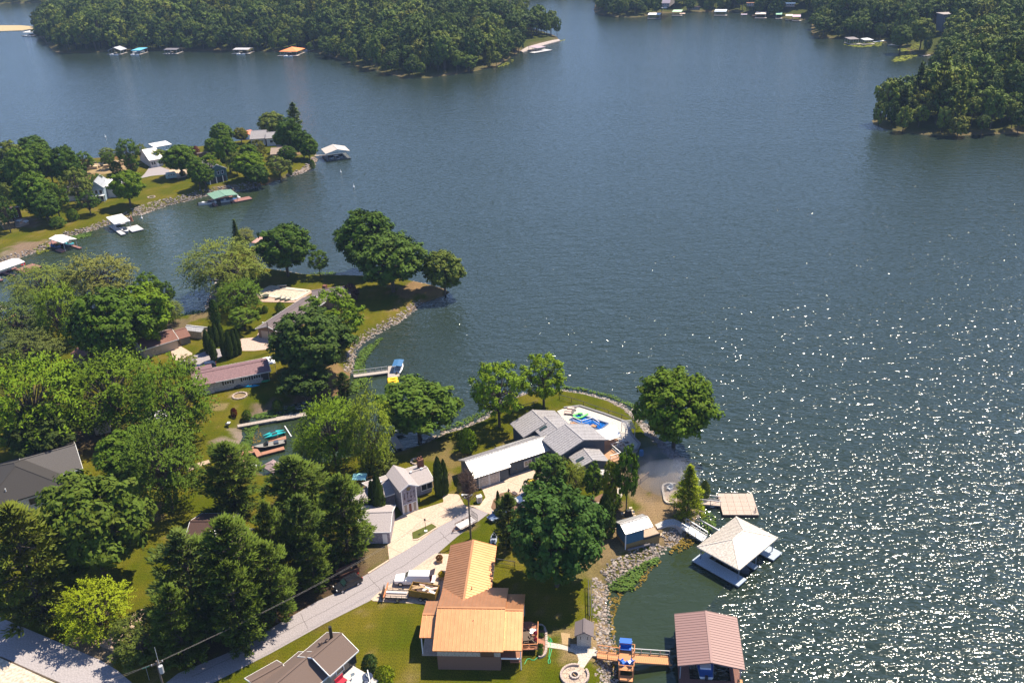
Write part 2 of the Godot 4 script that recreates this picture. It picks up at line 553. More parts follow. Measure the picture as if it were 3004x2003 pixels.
func lake() -> void:
	var m := StandardMaterial3D.new()
	m.resource_name = "lake water"
	m.albedo_color = Color(0.019, 0.03, 0.022).linear_to_srgb()
	m.roughness = 0.07
	m.metallic_specular = 0.5
	m.normal_enabled = true
	m.normal_texture = wave_map()
	m.normal_scale = 1.0
	var cuts := [60.0, -150.0, -220.0, -300.0, -390.0, -490.0, -600.0, -720.0, -860.0, -1040.0, -3400.0]
	var am := ArrayMesh.new()
	for i in 10:
		var f := i / 9.0
		var w: StandardMaterial3D = m.duplicate()
		w.normal_scale = lerpf(1.0, 0.42, sqrt(f))
		w.roughness = lerpf(0.11, 0.08, f)
		var v := [Vector3(-2600, 0, cuts[i]), Vector3(2600, 0, cuts[i]), Vector3(2600, 0, cuts[i + 1]), Vector3(-2600, 0, cuts[i + 1])]
		var st := SurfaceTool.new()
		st.begin(Mesh.PRIMITIVE_TRIANGLES)
		st.set_material(w)
		for q in [0, 2, 1, 0, 3, 2]:
			st.set_uv(Vector2(v[q].x / 62.0, v[q].z / 47.0).rotated([0.0, 0.0, 0.07, -0.06, 0.11, -0.1, 0.16, -0.14, 0.2, 0.1][i]) * (1.0 + 0.035 * i)); st.set_normal(Vector3.UP); st.add_vertex(v[q])
		st.generate_tangents()
		st.commit(am)
	var o := MeshInstance3D.new()
	o.name = "lake_water"
	o.mesh = am
	add_child(o)
	tag(o, "dark green blue lake water with small wind ripples", "", "", "structure")
	for q in [["sheltered dark green water of the cove between the boathouses", [1780, 1690, 1870, 1640, 2000, 1570, 2090, 1600, 2140, 1700, 2105, 1745, 2060, 1800, 2010, 1850, 1990, 1930, 2010, 2030, 2000, 2080, 1790, 2080], 0.3, 0.002], ["still water of the boat slip pond", [690, 1240, 800, 1190, 985, 1150, 1040, 1150, 1100, 1110, 1180, 1100, 1180, 1200, 1240, 1300, 1150, 1340, 1000, 1345, 760, 1410, 700, 1350], 0.35, 0.003], ["calm green water of the left channel", [-80, 1080, -80, 760, 180, 680, 420, 620, 620, 560, 780, 530, 730, 610, 690, 680, 600, 780, 560, 980, 300, 960], 0.5, 0.004]]:
		var cw: StandardMaterial3D = m.duplicate()
		cw.normal_scale = q[2]; cw.roughness = 0.06
		cw.albedo_color = Color(0.022, 0.034, 0.016).linear_to_srgb()
		var pg := ats(q[1], q[3])
		var st2 := SurfaceTool.new(); st2.begin(Mesh.PRIMITIVE_TRIANGLES)
		var ids := Geometry2D.triangulate_polygon(pg)
		for i in range(0, ids.size(), 3):
			var t3 := [pg[ids[i]], pg[ids[i + 1]], pg[ids[i + 2]]]
			if (t3[1] - t3[0]).cross(t3[2] - t3[0]) < 0: t3.reverse()
			for p in t3:
				st2.set_uv(Vector2(p.x / 62.0, p.y / 47.0)); st2.set_normal(Vector3.UP); st2.add_vertex(Vector3(p.x, q[3], p.y))
		st2.generate_tangents()
		struct("calm_water", st2.commit(), cw, q[0])
func wave_map() -> ImageTexture:
	var n := 1024
	var a := FastNoiseLite.new(); a.noise_type = FastNoiseLite.TYPE_SIMPLEX_SMOOTH; a.frequency = 0.05; a.fractal_octaves = 3; a.fractal_gain = 0.55; a.seed = 5
	var b := FastNoiseLite.new(); b.noise_type = FastNoiseLite.TYPE_SIMPLEX_SMOOTH; b.frequency = 0.012; b.fractal_octaves = 2; b.seed = 9
	var ia := a.get_seamless_image(n / 2, n, false, false, 0.05)
	a.seed = 6
	var ic := a.get_seamless_image(n / 2, n, false, false, 0.05)
	ic.convert(Image.FORMAT_L8)
	var dc := ic.get_data()
	var ib := b.get_seamless_image(n / 2, n, false, false, 0.08)
	ia.convert(Image.FORMAT_L8); ib.convert(Image.FORMAT_L8)
	var da := ia.get_data(); var db := ib.get_data()
	var out := PackedByteArray(); out.resize(n * n * 3)
	var hgt := PackedFloat32Array(); hgt.resize(n * n)
	var hn := n / 2
	for j in n:
		for i in n:
			var q0 := j * hn + i / 2; var q1 := j * hn + (i / 2 + 1) % hn
			var rj := ((j + n / 2) % n) * hn
			var r0 := rj + (i / 2 + hn / 2) % hn; var r1 := rj + (i / 2 + 1 + hn / 2) % hn
			if i % 2 == 0: hgt[j * n + i] = (da[q0] + dc[r0]) * 0.53 + db[q0] * 1.1
			else: hgt[j * n + i] = (da[q0] + da[q1] + dc[r0] + dc[r1]) * 0.265 + (db[q0] + db[q1]) * 0.55
	var kx := 0.019; var kz := 0.0105
	for j in n:
		var ju := ((j + 1) % n) * n; var jd := ((j + n - 1) % n) * n
		var r := j * n
		for i in n:
			var gx := (hgt[r + (i + 1) % n] - hgt[r + (i + n - 1) % n]) * kx
			var gz := (hgt[ju + i] - hgt[jd + i]) * kz
			var l := 1.0 / sqrt(gx * gx + gz * gz + 1.0)
			var q := (r + i) * 3
			out[q] = int(clampf(-gx * l * 0.5 + 0.5, 0, 1) * 255.0 + 0.5)
			out[q + 1] = int(clampf(gz * l * 0.5 + 0.5, 0, 1) * 255.0 + 0.5)
			out[q + 2] = int(clampf(l * 0.5 + 0.5, 0, 1) * 255.0 + 0.5)
	return ImageTexture.create_from_image(Image.create_from_data(n, n, false, Image.FORMAT_RGB8, out))

var near_poly := PackedVector2Array()
var mid_poly := PackedVector2Array()
var left_poly := PackedVector2Array()
var right_poly := PackedVector2Array()
var far_poly := PackedVector2Array()
var dirt := []
func bare(x: float, y: float, r: float, c := Color(0.34, 0.23, 0.13), s := 0.9) -> void:
	var q := at(Vector2(x, y), G)
	dirt.append([q.x, q.z, r, c, s])
func ground_tint(d: float, x: float, z: float) -> Color:
	var a := noise.get_noise_2d(x * 3.0, z * 3.0); var b := noise.get_noise_2d(x * 11.0 + 400, z * 11.0)
	var c := Color(0.115, 0.142, 0.006).lerp(Color(0.24, 0.195, 0.022), clampf(0.4 + a * 0.9 + b * 0.4, 0, 1))
	if b + a * 0.5 > 0.42: c = c.lerp(Color(0.3, 0.23, 0.1), clampf((b + a * 0.5 - 0.42) * 2.5, 0, 0.7))
	if d < 2.0 + b: c = c.lerp(Color(0.2, 0.16, 0.1), clampf((2.0 + b - d) * 0.8, 0, 1))
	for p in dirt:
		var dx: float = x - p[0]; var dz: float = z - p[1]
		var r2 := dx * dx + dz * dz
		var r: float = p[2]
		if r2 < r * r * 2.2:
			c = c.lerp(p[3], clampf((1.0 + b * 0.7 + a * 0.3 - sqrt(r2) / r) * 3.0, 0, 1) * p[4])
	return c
func lands() -> void:
	near_poly = ats([-250, 1075, 0, 1026, 60, 990, 118, 950, 190, 920, 280, 905, 380, 905, 440, 925, 497, 941, 542, 927, 583, 921, 600, 905, 612, 880, 626, 850, 634, 815, 640, 780,
		650, 745, 680, 722, 715, 722, 745, 735, 760, 760, 768, 785, 825, 793, 902, 806, 978, 808, 1055, 810, 1150, 813, 1196, 820, 1258, 833, 1300, 843, 1328, 856, 1312, 868, 1288, 876, 1246, 890,
		1227, 902, 1205, 922, 1178, 944, 1140, 962, 1100, 985, 1066, 1006, 1045, 1028, 1040, 1059, 1036, 1095, 1030, 1130, 1018, 1158, 985, 1165, 931, 1170, 851, 1192, 787, 1211, 742, 1226, 722, 1245,
		716, 1262, 720, 1280, 711, 1300, 714, 1327, 742, 1340, 742, 1366, 775, 1388, 800, 1374, 840, 1364, 900, 1362, 960, 1350, 1020, 1335, 1080, 1325, 1120, 1330, 1140, 1322, 1165, 1322, 1190, 1312, 1227, 1301, 1269, 1282,
		1294, 1269, 1349, 1254, 1407, 1230, 1450, 1200, 1499, 1165, 1537, 1153, 1590, 1145, 1644, 1142, 1721, 1153, 1798, 1174, 1855, 1203, 1893, 1241, 1925, 1275, 1955, 1306, 1985, 1330, 2012, 1358, 2022, 1390,
		2040, 1425, 2066, 1459, 2066, 1500, 2054, 1524, 2044, 1548, 2012, 1588, 1998, 1596, 1958, 1608, 1938, 1631, 1901, 1646, 1872, 1660, 1823, 1694, 1789, 1714, 1785, 1735, 1786, 1752, 1789, 1800,
		1794, 1824, 1800, 1885, 1804, 1965, 1808, 2002, 1816, 2300, -700, 2500, -900, 1300])
	mid_poly = ats([931, 465, 920, 487, 888, 508, 848, 519, 800, 535, 768, 545, 730, 556, 696, 563, 640, 568, 594, 577, 549, 590, 491, 604, 450, 617, 415, 630, 388, 634, 350, 648, 308, 662, 268, 678, 225, 688, 187, 695,
		147, 728, 89, 746, 45, 760, 0, 773, -200, 840, -500, 860, -500, 560, -200, 520, 0, 500, 100, 490, 200, 476, 290, 468, 350, 462, 402, 458, 470, 450, 500, 443, 558, 438, 625, 429, 714, 416, 800, 412, 870, 420, 905, 438, 930, 450])
	left_poly = ats([102, 85, 111, 111, 145, 149, 170, 157, 272, 155, 353, 148, 468, 149, 527, 149, 612, 151, 723, 149, 816, 152, 872, 150, 918, 153, 985, 175, 1040, 195, 1091, 208, 1176, 228, 1240, 232, 1325, 221, 1410, 208, 1465, 193,
		1508, 168, 1538, 147, 1589, 132, 1648, 117, 1640, 105, 1600, 92, 1540, 75, 1450, 45, 1300, 15, 1100, -5, 700, 0, 500, 12, 340, 25, 220, 38, 140, 60])
	right_poly = ats([2371, 89, 2381, 111, 2446, 113, 2560, 119, 2620, 130, 2655, 147, 2696, 164, 2735, 163, 2735, 185, 2705, 215, 2680, 255, 2668, 290, 2655, 318, 2610, 335, 2565, 345, 2538, 356, 2555, 371, 2610, 383, 2679, 396, 2781, 402, 2884, 398, 3004, 394,
		3300, 400, 3700, 300, 3900, -100, 2900, -190, 1900, -120, 1800, -40, 1745, 5, 1736, 27, 1742, 40, 1806, 50, 1865, 52, 1883, 50, 1938, 40, 2005, 37, 2060, 35, 2146, 35, 2189, 41, 2200, 48, 2251, 50, 2303, 53, 2323, 60, 2371, 58, 2374, 72])
	far_poly = ats([-600, 30, 110, 8, 366, 9, 800, 0, 1200, -5, 1400, 2, 1512, 4, 1560, -14, 1700, -24, 2000, -40, 2000, -110, -600, -90])
	bare(1310, 1535, 4, Color(0.36, 0.27, 0.16)); bare(1370, 1540, 3); bare(1980, 1440, 9, Color(0.42, 0.29, 0.16)); bare(1950, 1480, 7, Color(0.42, 0.29, 0.16)); bare(1985, 1395, 8, Color(0.36, 0.27, 0.17))
	bare(1930, 1530, 5, Color(0.42, 0.29, 0.16)); bare(1890, 1395, 8, Color(0.34, 0.25, 0.16)); bare(1250, 885, 7, Color(0.38, 0.24, 0.12)); bare(1210, 850, 7, Color(0.36, 0.23, 0.12)); bare(1270, 845, 6, Color(0.4, 0.26, 0.13)); bare(1010, 1100, 8, Color(0.38, 0.24, 0.13), 0.8); bare(960, 1130, 6, Color(0.38, 0.24, 0.13))
	bare(880, 1170, 5, Color(0.36, 0.25, 0.17)); bare(790, 1195, 5, Color(0.36, 0.26, 0.2)); bare(700, 1262, 3, Color(0.38, 0.3, 0.25)); bare(690, 1290, 4.5, Color(0.38, 0.3, 0.25)); bare(700, 1330, 4, Color(0.38, 0.26, 0.18)); bare(702, 1160, 2, Color(0.5, 0.36, 0.22)); bare(640, 1195, 2.5, Color(0.4, 0.3, 0.16), 0.7)
	bare(1300, 1410, 2.5); bare(1335, 1345, 4, Color(0.33, 0.23, 0.1), 0.7); bare(1275, 1320, 5, Color(0.3, 0.22, 0.09), 0.6); bare(1765, 1730, 2.5, Color(0.4, 0.3, 0.16)); bare(1700, 1880, 5, Color(0.4, 0.28, 0.14), 0.9); bare(1770, 1855, 3, Color(0.45, 0.32, 0.17)); bare(1790, 1520, 6, Color(0.3, 0.2, 0.11)); bare(1790, 1580, 6, Color(0.34, 0.24, 0.13))
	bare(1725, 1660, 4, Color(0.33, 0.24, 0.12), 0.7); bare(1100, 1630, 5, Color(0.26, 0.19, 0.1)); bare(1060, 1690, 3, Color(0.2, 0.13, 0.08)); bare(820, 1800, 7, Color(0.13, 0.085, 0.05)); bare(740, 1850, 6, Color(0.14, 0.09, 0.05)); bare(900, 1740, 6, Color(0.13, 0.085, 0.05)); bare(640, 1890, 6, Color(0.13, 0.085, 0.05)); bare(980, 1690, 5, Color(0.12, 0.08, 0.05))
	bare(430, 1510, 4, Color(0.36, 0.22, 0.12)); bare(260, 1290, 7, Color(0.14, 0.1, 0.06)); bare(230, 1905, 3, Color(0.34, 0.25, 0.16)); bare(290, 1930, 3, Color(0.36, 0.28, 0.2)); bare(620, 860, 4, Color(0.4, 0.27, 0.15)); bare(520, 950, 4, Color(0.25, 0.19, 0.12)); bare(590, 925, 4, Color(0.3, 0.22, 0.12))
	var gm := mat("turf", Color(1, 1, 1), 0.95, 0, 0.55, ntex("turf", 512, 0.05, 5, [[0.1, 0.5, 0.9], [gray(0.62), gray(0.86), gray(1.0)]]))
	gm.vertex_color_use_as_albedo = true
	gm.metallic_specular = 0.15
	gm.detail_enabled = true
	gm.detail_albedo = ntex("turf_broad", 512, 0.012, 5, [[0.2, 0.8], [gray(0.7), gray(1.0)]])
	gm.detail_blend_mode = BaseMaterial3D.BLEND_MODE_MUL
	gm.detail_uv_layer = BaseMaterial3D.DETAIL_UV_1
	var bank := func(d: float, x: float, z: float) -> float:
		if d < 0: return maxf(-2.0, d * 0.35 - 0.15)
		return -0.15 + (G + 0.15) * smoothstep(0.0, 1.0, d / 4.2)
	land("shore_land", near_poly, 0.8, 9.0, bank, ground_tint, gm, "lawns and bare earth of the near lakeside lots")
	dirt.clear()
	bare(330, 490, 9, Color(0.62, 0.45, 0.26)); bare(300, 500, 9, Color(0.62, 0.45, 0.26)); bare(360, 486, 7, Color(0.6, 0.43, 0.25)); bare(270, 520, 7, Color(0.34, 0.24, 0.1), 0.8); bare(330, 460, 6, Color(0.3, 0.16, 0.07)); bare(540, 500, 6, Color(0.55, 0.42, 0.28)); bare(510, 495, 5, Color(0.55, 0.42, 0.28)); bare(660, 552, 6, Color(0.33, 0.24, 0.18)); bare(620, 562, 5, Color(0.33, 0.24, 0.18))
	bare(40, 740, 6, Color(0.36, 0.28, 0.2)); bare(80, 720, 6, Color(0.36, 0.25, 0.18)); bare(790, 525, 5, Color(0.36, 0.22, 0.1), 0.7); bare(860, 450, 5, Color(0.4, 0.27, 0.16)); bare(70, 655, 6, Color(0.36, 0.24, 0.15))
	land("middle_peninsula", mid_poly, 1.6, 12.0, bank, ground_tint, gm, "grassy ground of the middle peninsula")
	dirt.clear()
	var hill := func(d: float, x: float, z: float) -> float:
		if d < 0: return d * 0.2 - 0.3
		return -0.3 + 1.8 * smoothstep(0.0, 1.0, d / 10.0) + 20.0 * (1.0 - exp(-maxf(d - 18.0, 0.0) / 85.0))
	var under := func(d: float, x: float, z: float) -> Color:
		var a := noise.get_noise_2d(x * 2.0, z * 2.0)
		return Color(0.3, 0.22, 0.13).lerp(Color(0.1, 0.12, 0.025), clampf((d + a * 6.0) / 9.0, 0, 1))
	land("left_wooded_hill", left_poly, 6.0, 140.0, hill, under, gm, "wooded hill across the water at the left")
	land("right_wooded_hill", right_poly, 6.0, 140.0, hill, under, gm, "wooded shore and point at the right")
	land("far_shore_land", far_poly, 16.0, 140.0, hill, under, gm, "farthest wooded shore at the top")

func make_kinds() -> void:
	kind("maple", crown_broad, {"boughs": 76, "br": 0.25, "subs": 7, "leaves": 26, "spread": 0.115, "l": 0.085, "w": 0.062, "flat": 0.7}, 3)
	kind("open", crown_broad, {"boughs": 74, "br": 0.2, "subs": 6, "leaves": 20, "spread": 0.11, "l": 0.08, "w": 0.05, "flat": 0.8, "gap": 0.22}, 2)
	kind("upright", crown_broad, {"boughs": 44, "br": 0.27, "subs": 6, "leaves": 20, "spread": 0.13, "l": 0.13, "w": 0.075, "flat": 0.8, "gap": 0.1}, 2)
	kind("locust", crown_feather, {"boughs": 88, "subs": 7, "leaves": 8, "spread": 0.42, "l": 0.075, "w": 0.034, "droop": 0.13}, 2)
	kind("willow", crown_feather, {"boughs": 80, "subs": 9, "leaves": 9, "spread": 0.44, "l": 0.062, "w": 0.026, "droop": 0.2}, 2)
	kind("cypress", crown_pine, {"boughs": 17, "subs": 13, "leaves": 14, "spread": 0.13, "l": 0.1, "w": 0.032, "taper": 1.1, "lift": 0.15}, 1)
	kind("pine", crown_pine, {"boughs": 13, "subs": 15, "leaves": 18, "spread": 0.125, "l": 0.1, "w": 0.036, "taper": 3.8, "ragged": 0.4}, 4)
	kind("spruce", crown_pine, {"boughs": 20, "subs": 10, "leaves": 12, "spread": 0.12, "l": 0.12, "w": 0.045, "taper": 0.9, "lift": -0.2}, 1)
	kind("column", crown_column, {"leaves": 3400, "l": 0.2, "w": 0.085, "taper": 0.4}, 2)
	kind("shrub", crown_column, {"leaves": 2200, "l": 0.16, "w": 0.1, "taper": 0.5, "point": 0.0, "up": 0.2}, 2)
	kind("bare", crown_bare, {}, 1)
	kind("wood", crown_broad, {"boughs": 34, "br": 0.3, "subs": 4, "leaves": 13, "spread": 0.17, "l": 0.17, "w": 0.13, "flat": 0.7}, 4)
	kind("woodpine", crown_pine, {"boughs": 11, "subs": 7, "leaves": 8, "spread": 0.16, "l": 0.2, "w": 0.08, "taper": 1.3}, 1)

func near_trees() -> void:
	var dark := mt("dark_leaf"); var mid := mt("mid_leaf"); var bright := mt("bright_leaf"); var lime := leaf("lime_leaf", Color(0.13, 0.19, 0.012))
	var sage := mt("sage_leaf"); var grey := leaf("grey_leaf", Color(0.1, 0.125, 0.045)); var needle := mt("needle_leaf"); var needle2 := leaf("olive_needle", Color(0.07, 0.1, 0.02), 0.25)
	var cedar := leaf("cedar_leaf", Color(0.03, 0.058, 0.013), 0.2); var blue := leaf("blue_leaf", Color(0.04, 0.085, 0.035)); var red := leaf("red_leaf", Color(0.07, 0.014, 0.018)); var gold := mt("gold_leaf"); var plum := leaf("plum_leaf", Color(0.06, 0.035, 0.06))
	tree("willow", [432, 552, 600, 672], sage, "wide pale green willow at the west shore of the pool peninsula", 1.2, "willow_tree")
	tree("spruce", [527, 508, 556, 566], needle, "narrow spruce with thin top behind the wide willow", 1.0, "spruce_tree")
	tree("locust", [540, 525, 582, 566], grey, "pale grey-green weeping tree beside the narrow spruce", 1.0, "weeping_tree")
	tree("maple", [590, 516, 714, 632], dark, "round dark green tree north of the empty pool", 2.0, "broadleaf_tree")
	tree("open", [708, 576, 754, 628], mid, "small slender tree by the north shore path", 2.6, "broadleaf_tree")
	tree("maple", [775, 486, 908, 628], dark, "tallest dark tree on the pool peninsula, behind its twin", 2.0, "broadleaf_tree")
	tree("maple", [822, 536, 972, 668], leaf("dark2_leaf", Color(0.042, 0.085, 0.02)), "broad tree at the tip of the pool peninsula, in front of its twin", 2.5, "broadleaf_tree")
	tree("maple", [974, 576, 1064, 676], leaf("sage2_leaf", Color(0.075, 0.115, 0.035)), "pale rounded tree at the very tip of the pool peninsula", 1.0, "willow_tree")
	tree("locust", [505, 643, 594, 720], mid, "feathery mid-green tree on the rocky bank west of the pool", 1.0, "broadleaf_tree")
	tree("open", [524, 706, 592, 758], leaf("fresh_leaf", Color(0.07, 0.13, 0.02)), "small flat-topped ornamental tree on the lawn below the pool", 1.0, "ornamental_tree")
	tree("open", [700, 668, 830, 800], bright, "bright green tree leaning over the mauve ranch roof", 1.6, "broadleaf_tree")
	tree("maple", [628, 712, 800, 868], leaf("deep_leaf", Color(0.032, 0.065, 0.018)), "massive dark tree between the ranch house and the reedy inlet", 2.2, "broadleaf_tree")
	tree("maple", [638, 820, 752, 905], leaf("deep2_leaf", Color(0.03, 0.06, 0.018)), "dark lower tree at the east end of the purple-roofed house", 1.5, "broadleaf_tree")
	tree("pine", [764, 858, 812, 914], cedar, "dark small evergreen on the shore above the inlet pier", 0.5, "evergreen_tree")
	tree("willow", [28, 608, 168, 700], sage, "pale willow at the left channel shore", 1.0, "willow_tree")
	tree("locust", [158, 586, 296, 690], grey, "thin grey-green tree with visible branches at the channel", 1.5, "sparse_tree")
	tree("locust", [90, 652, 182, 790], leaf("fresh2_leaf", Color(0.075, 0.135, 0.014)), "yellow-green tree in front of the pale channel willow", 1.8, "broadleaf_tree")
	tree("open", [308, 628, 372, 700], mid, "small round tree at the channel right of the thin grey tree", 1.5, "broadleaf_tree")
	tree("open", [368, 648, 400, 700], mid, "narrow tree top at the channel bank", 4.5, "broadleaf_tree")
	tree("locust", [370, 690, 416, 740], sage, "slender low tree by the mud flat of the channel", 2.0, "broadleaf_tree")
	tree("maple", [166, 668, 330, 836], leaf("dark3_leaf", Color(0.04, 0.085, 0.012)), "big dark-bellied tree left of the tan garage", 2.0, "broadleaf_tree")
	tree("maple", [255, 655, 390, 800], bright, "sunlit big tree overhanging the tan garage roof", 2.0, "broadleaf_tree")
	tree("locust", [-30, 688, 100, 790], leaf("sage3_leaf", Color(0.05, 0.085, 0.03)), "grey-green willow at the left edge above the orange dock", 1.0, "willow_tree")
	tree("locust", [5, 756, 125, 838], leaf("sage4_leaf", Color(0.058, 0.085, 0.034)), "low grey-green willow at the left edge below the orange dock", 1.0, "willow_tree")
	tree("locust", [-40, 818, 175, 1035], bright, "huge feathery tree at the left edge with long drooping sprays", 2.0, "locust_tree")
	tree("locust", [150, 812, 345, 985], leaf("bright2_leaf", Color(0.056, 0.105, 0.01)), "feathery tree between the huge left tree and the purple-roofed house", 2.5, "locust_tree")
	tree("locust", [315, 830, 474, 1025], leaf("mid2_leaf", Color(0.05, 0.1, 0.01)), "feathery tree whose right edge meets the sunny lawn", 2.2, "locust_tree")
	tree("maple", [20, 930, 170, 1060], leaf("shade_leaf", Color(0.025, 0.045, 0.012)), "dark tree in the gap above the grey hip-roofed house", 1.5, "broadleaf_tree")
	tree("maple", [225, 985, 356, 1110], mid, "round elm top right of the grey hip-roofed house", 2.0, "elm_tree")
	tree("locust", [290, 965, 452, 1172], leaf("elm_leaf", Color(0.048, 0.092, 0.014)), "large fine-leaved elm in the middle of the left lawn", 2.0, "elm_tree")
	tree("pine", [-60, 1165, 180, 1440], needle2, "large tufted pine at the left edge above the wide street", 1.0, "pine_tree", "", "tree", null)
	tree("maple", [95, 1085, 325, 1345], leaf("elm2_leaf", Color(0.05, 0.088, 0.017)), "large dark tree between the left-edge pine and the lawn strip", 1.5, "broadleaf_tree")
	tree("locust", [150, 1335, 285, 1468], lime, "small lime-green tree by the mailbox", 0.6, "ornamental_tree")
	tree("pine", [455, 1022, 604, 1192], needle, "dark shaggy fir above the brown-roofed cottage", 0.8, "fir_tree")
	tree("pine", [592, 1052, 770, 1240], needle, "dense pine west of the tower house", 1.0, "pine_tree")
	tree("pine", [716, 1100, 862, 1290], needle, "tall pine beside the grey garage of the tower house", 0.8, "pine_tree")
	tree("pine", [640, 1150, 760, 1335], leaf("needle3", Color(0.044, 0.08, 0.02), 0.25), "dark pine at the street between two taller pines", 1.0, "pine_tree")
	tree("pine", [338, 1225, 528, 1455], leaf("needle4", Color(0.058, 0.096, 0.03), 0.25), "broad blue-green pine hiding the left of the brown cottage", 1.2, "pine_tree")
	tree("pine", [440, 1200, 640, 1462], needle, "broad pine in front of the brown cottage roof", 1.0, "pine_tree")
	for q in [[555, 1255, 685, 1432, "dark pine at the lane edge behind the black car"], [470, 1300, 610, 1500, "dark low pine at the lane below the brown cottage"], [345, 1350, 470, 1530, "dark pine between the spreading corner tree and the lane"], [664, 1228, 764, 1352, "dark pine at the lane edge left of the tower forecourt"]]:
		tree("pine", q.slice(0, 4), mt("needle_leaf"), q[4], 1.5, "pine_tree")
	tree("pine", [578, 1168, 668, 1345], needle, "slim pine right of the brown cottage", 1.5, "pine_tree")
	tree("open", [245, 1408, 392, 1535], leaf("dusty_leaf", Color(0.05, 0.075, 0.02)), "spreading low tree beside the brown driveway at the corner", 1.0, "broadleaf_tree")
	tree("locust", [694, 914, 824, 1066], bright, "bright yellow-green tree above the boat slip", 2.0, "broadleaf_tree")
	tree("willow", [795, 905, 895, 1085], leaf("lime2_leaf", Color(0.1, 0.155, 0.02)), "yellow-green willow between two broad trees at the inlet", 1.5, "willow_tree")
	tree("maple", [872, 866, 1044, 1012], leaf("mid3_leaf", Color(0.05, 0.1, 0.018)), "broad tree over the inlet mouth left of the pool-house lawn", 3.0, "broadleaf_tree")
	tree("locust", [676, 990, 742, 1054], bright, "small bright tree hanging over the boat slip", 1.0, "broadleaf_tree")
	tree("shrub", [822, 1030, 914, 1096], leaf("sage5_leaf", Color(0.06, 0.09, 0.025)), "round grey-green bush tree behind the tower house", 0.4, "bush")
	tree("open", [1084, 830, 1204, 976], leaf("bright3_leaf", Color(0.095, 0.17, 0.015)), "bright airy tree, left of the pair behind the pool house", 2.5, "broadleaf_tree")
	tree("open", [1196, 814, 1300, 932], leaf("bright4_leaf", Color(0.1, 0.175, 0.014)), "bright airy tree, right of the pair behind the pool house", 3.0, "broadleaf_tree")
	tree("maple", [1466, 850, 1638, 1030], leaf("mid4_leaf", Color(0.055, 0.105, 0.012)), "big dense tree on the rocky point beside the smoke", 2.5, "broadleaf_tree")
	tree("shrub", [1048, 984, 1096, 1040], bright, "egg-shaped bright bush on the lawn left of the pool house", 0.3, "bush")
	tree("cypress", [1540, 1074, 1626, 1192], leaf("cypress_leaf", Color(0.14, 0.2, 0.014)), "feathery bald cypress on the gravel bank by the swim dock", 0.8, "cypress_tree")
	tree("maple", [1176, 1118, 1380, 1352], leaf("maple_leaf", Color(0.028, 0.07, 0.02)), "huge round dark maple in the middle of the near lots", 2.5, "maple_tree")
	tree("upright", [1222, 1042, 1312, 1140], leaf("magnolia_leaf", Color(0.04, 0.085, 0.02)), "upright magnolia in front of the pool house porch", 1.0, "magnolia_tree")
	tree("willow", [1278, 1062, 1344, 1140], leaf("olive_leaf", Color(0.085, 0.12, 0.018)), "soft olive tree behind the huge maple", 1.0, "broadleaf_tree")
	tree("upright", [1338, 1068, 1386, 1148], mid, "small dark tree at the corner of the blue pool-house wall", 1.0, "broadleaf_tree")
	tree("upright", [1382, 1062, 1424, 1160], leaf("yellowing_leaf", Color(0.09, 0.13, 0.012)), "slim yellowing tree by the white garden wall", 2.2, "broadleaf_tree")
	tree("upright", [1414, 1030, 1468, 1160], leaf("mid5_leaf", Color(0.052, 0.11, 0.012)), "tall slim tree right of the pool deck steps", 2.8, "broadleaf_tree")
	tree("column", [1368, 1152, 1416, 1232], cedar, "dark olive juniper cone behind the blue shed", 0.3, "juniper")
	tree("pine", [1132, 1142, 1204, 1258], leaf("soft_needle", Color(0.045, 0.078, 0.022), 0.3), "soft pine against the left flank of the huge maple", 0.6, "pine_tree")
	tree("column", [853, 1108, 884, 1188], cedar, "tall dark arborvitae left of the tower", 0.2, "arborvitae", "arborvitae at the tower house")
	tree("column", [845, 1118, 866, 1180], cedar, "lower arborvitae stem left of the tower, behind the taller one", 0.2, "arborvitae", "arborvitae at the tower house")
	tree("column", [994, 1066, 1020, 1138], cedar, "taller of the two arborvitae at the right end of the tower house", 0.2, "arborvitae", "arborvitae at the tower house")
	tree("column", [1010, 1070, 1030, 1134], cedar, "slimmer of the two arborvitae at the right end of the tower house", 0.2, "arborvitae", "arborvitae at the tower house")
	for b in [[465, 766, 484, 806], [476, 757, 493, 797], [487, 753, 503, 795], [497, 749, 514, 790], [468, 776, 488, 812], [504, 776, 522, 820], [517, 772, 535, 822], [530, 768, 545, 818], [538, 765, 553, 814]]:
		tree("column", b, cedar, "dark arborvitae in the clipped row beside the pink driveway", 0.1, "arborvitae", "arborvitae row beside the pink driveway")
	tree("column", [478, 786, 497, 828], cedar, "arborvitae standing alone in front of the clipped row, by the grey driveway", 0.1, "arborvitae", "arborvitae row beside the pink driveway")
	tree("column", [1138, 1138, 1150, 1184], cedar, "taller thin cypress spire at the mulch bed", 0.1, "arborvitae", "thin evergreen spires at the mulch bed")
	tree("column", [1149, 1148, 1161, 1186], cedar, "shorter thin cypress spire at the mulch bed", 0.1, "arborvitae", "thin evergreen spires at the mulch bed")
	tree("bare", [1046, 1072, 1102, 1158], mid, "leafless brown tree on the driveway island", 1.2, "bare_tree", "", "tree", mat("dead_wood", Color(0.2, 0.13, 0.095), 0.95))
	tree("shrub", [828, 1502, 868, 1544], blue, "blue-green shrub beside the white deck", 0.1, "shrub", "", "shrub")
	tree("shrub", [854, 1528, 908, 1580], lime, "yellow-green shrub below the white deck", 0.1, "shrub", "", "shrub")
	tree("shrub", [527, 935, 544, 956], red, "small dark red bush on the sunny lawn", 0.1, "shrub", "", "shrub")
	tree("shrub", [444, 918, 456, 936], gold, "yellow bush under the feathery tree at the lawn edge", 0.1, "shrub", "", "shrub")
	tree("shrub", [553, 942, 578, 966], mid, "clipped round bush at the head of the long grey pier", 0.1, "shrub", "", "shrub")
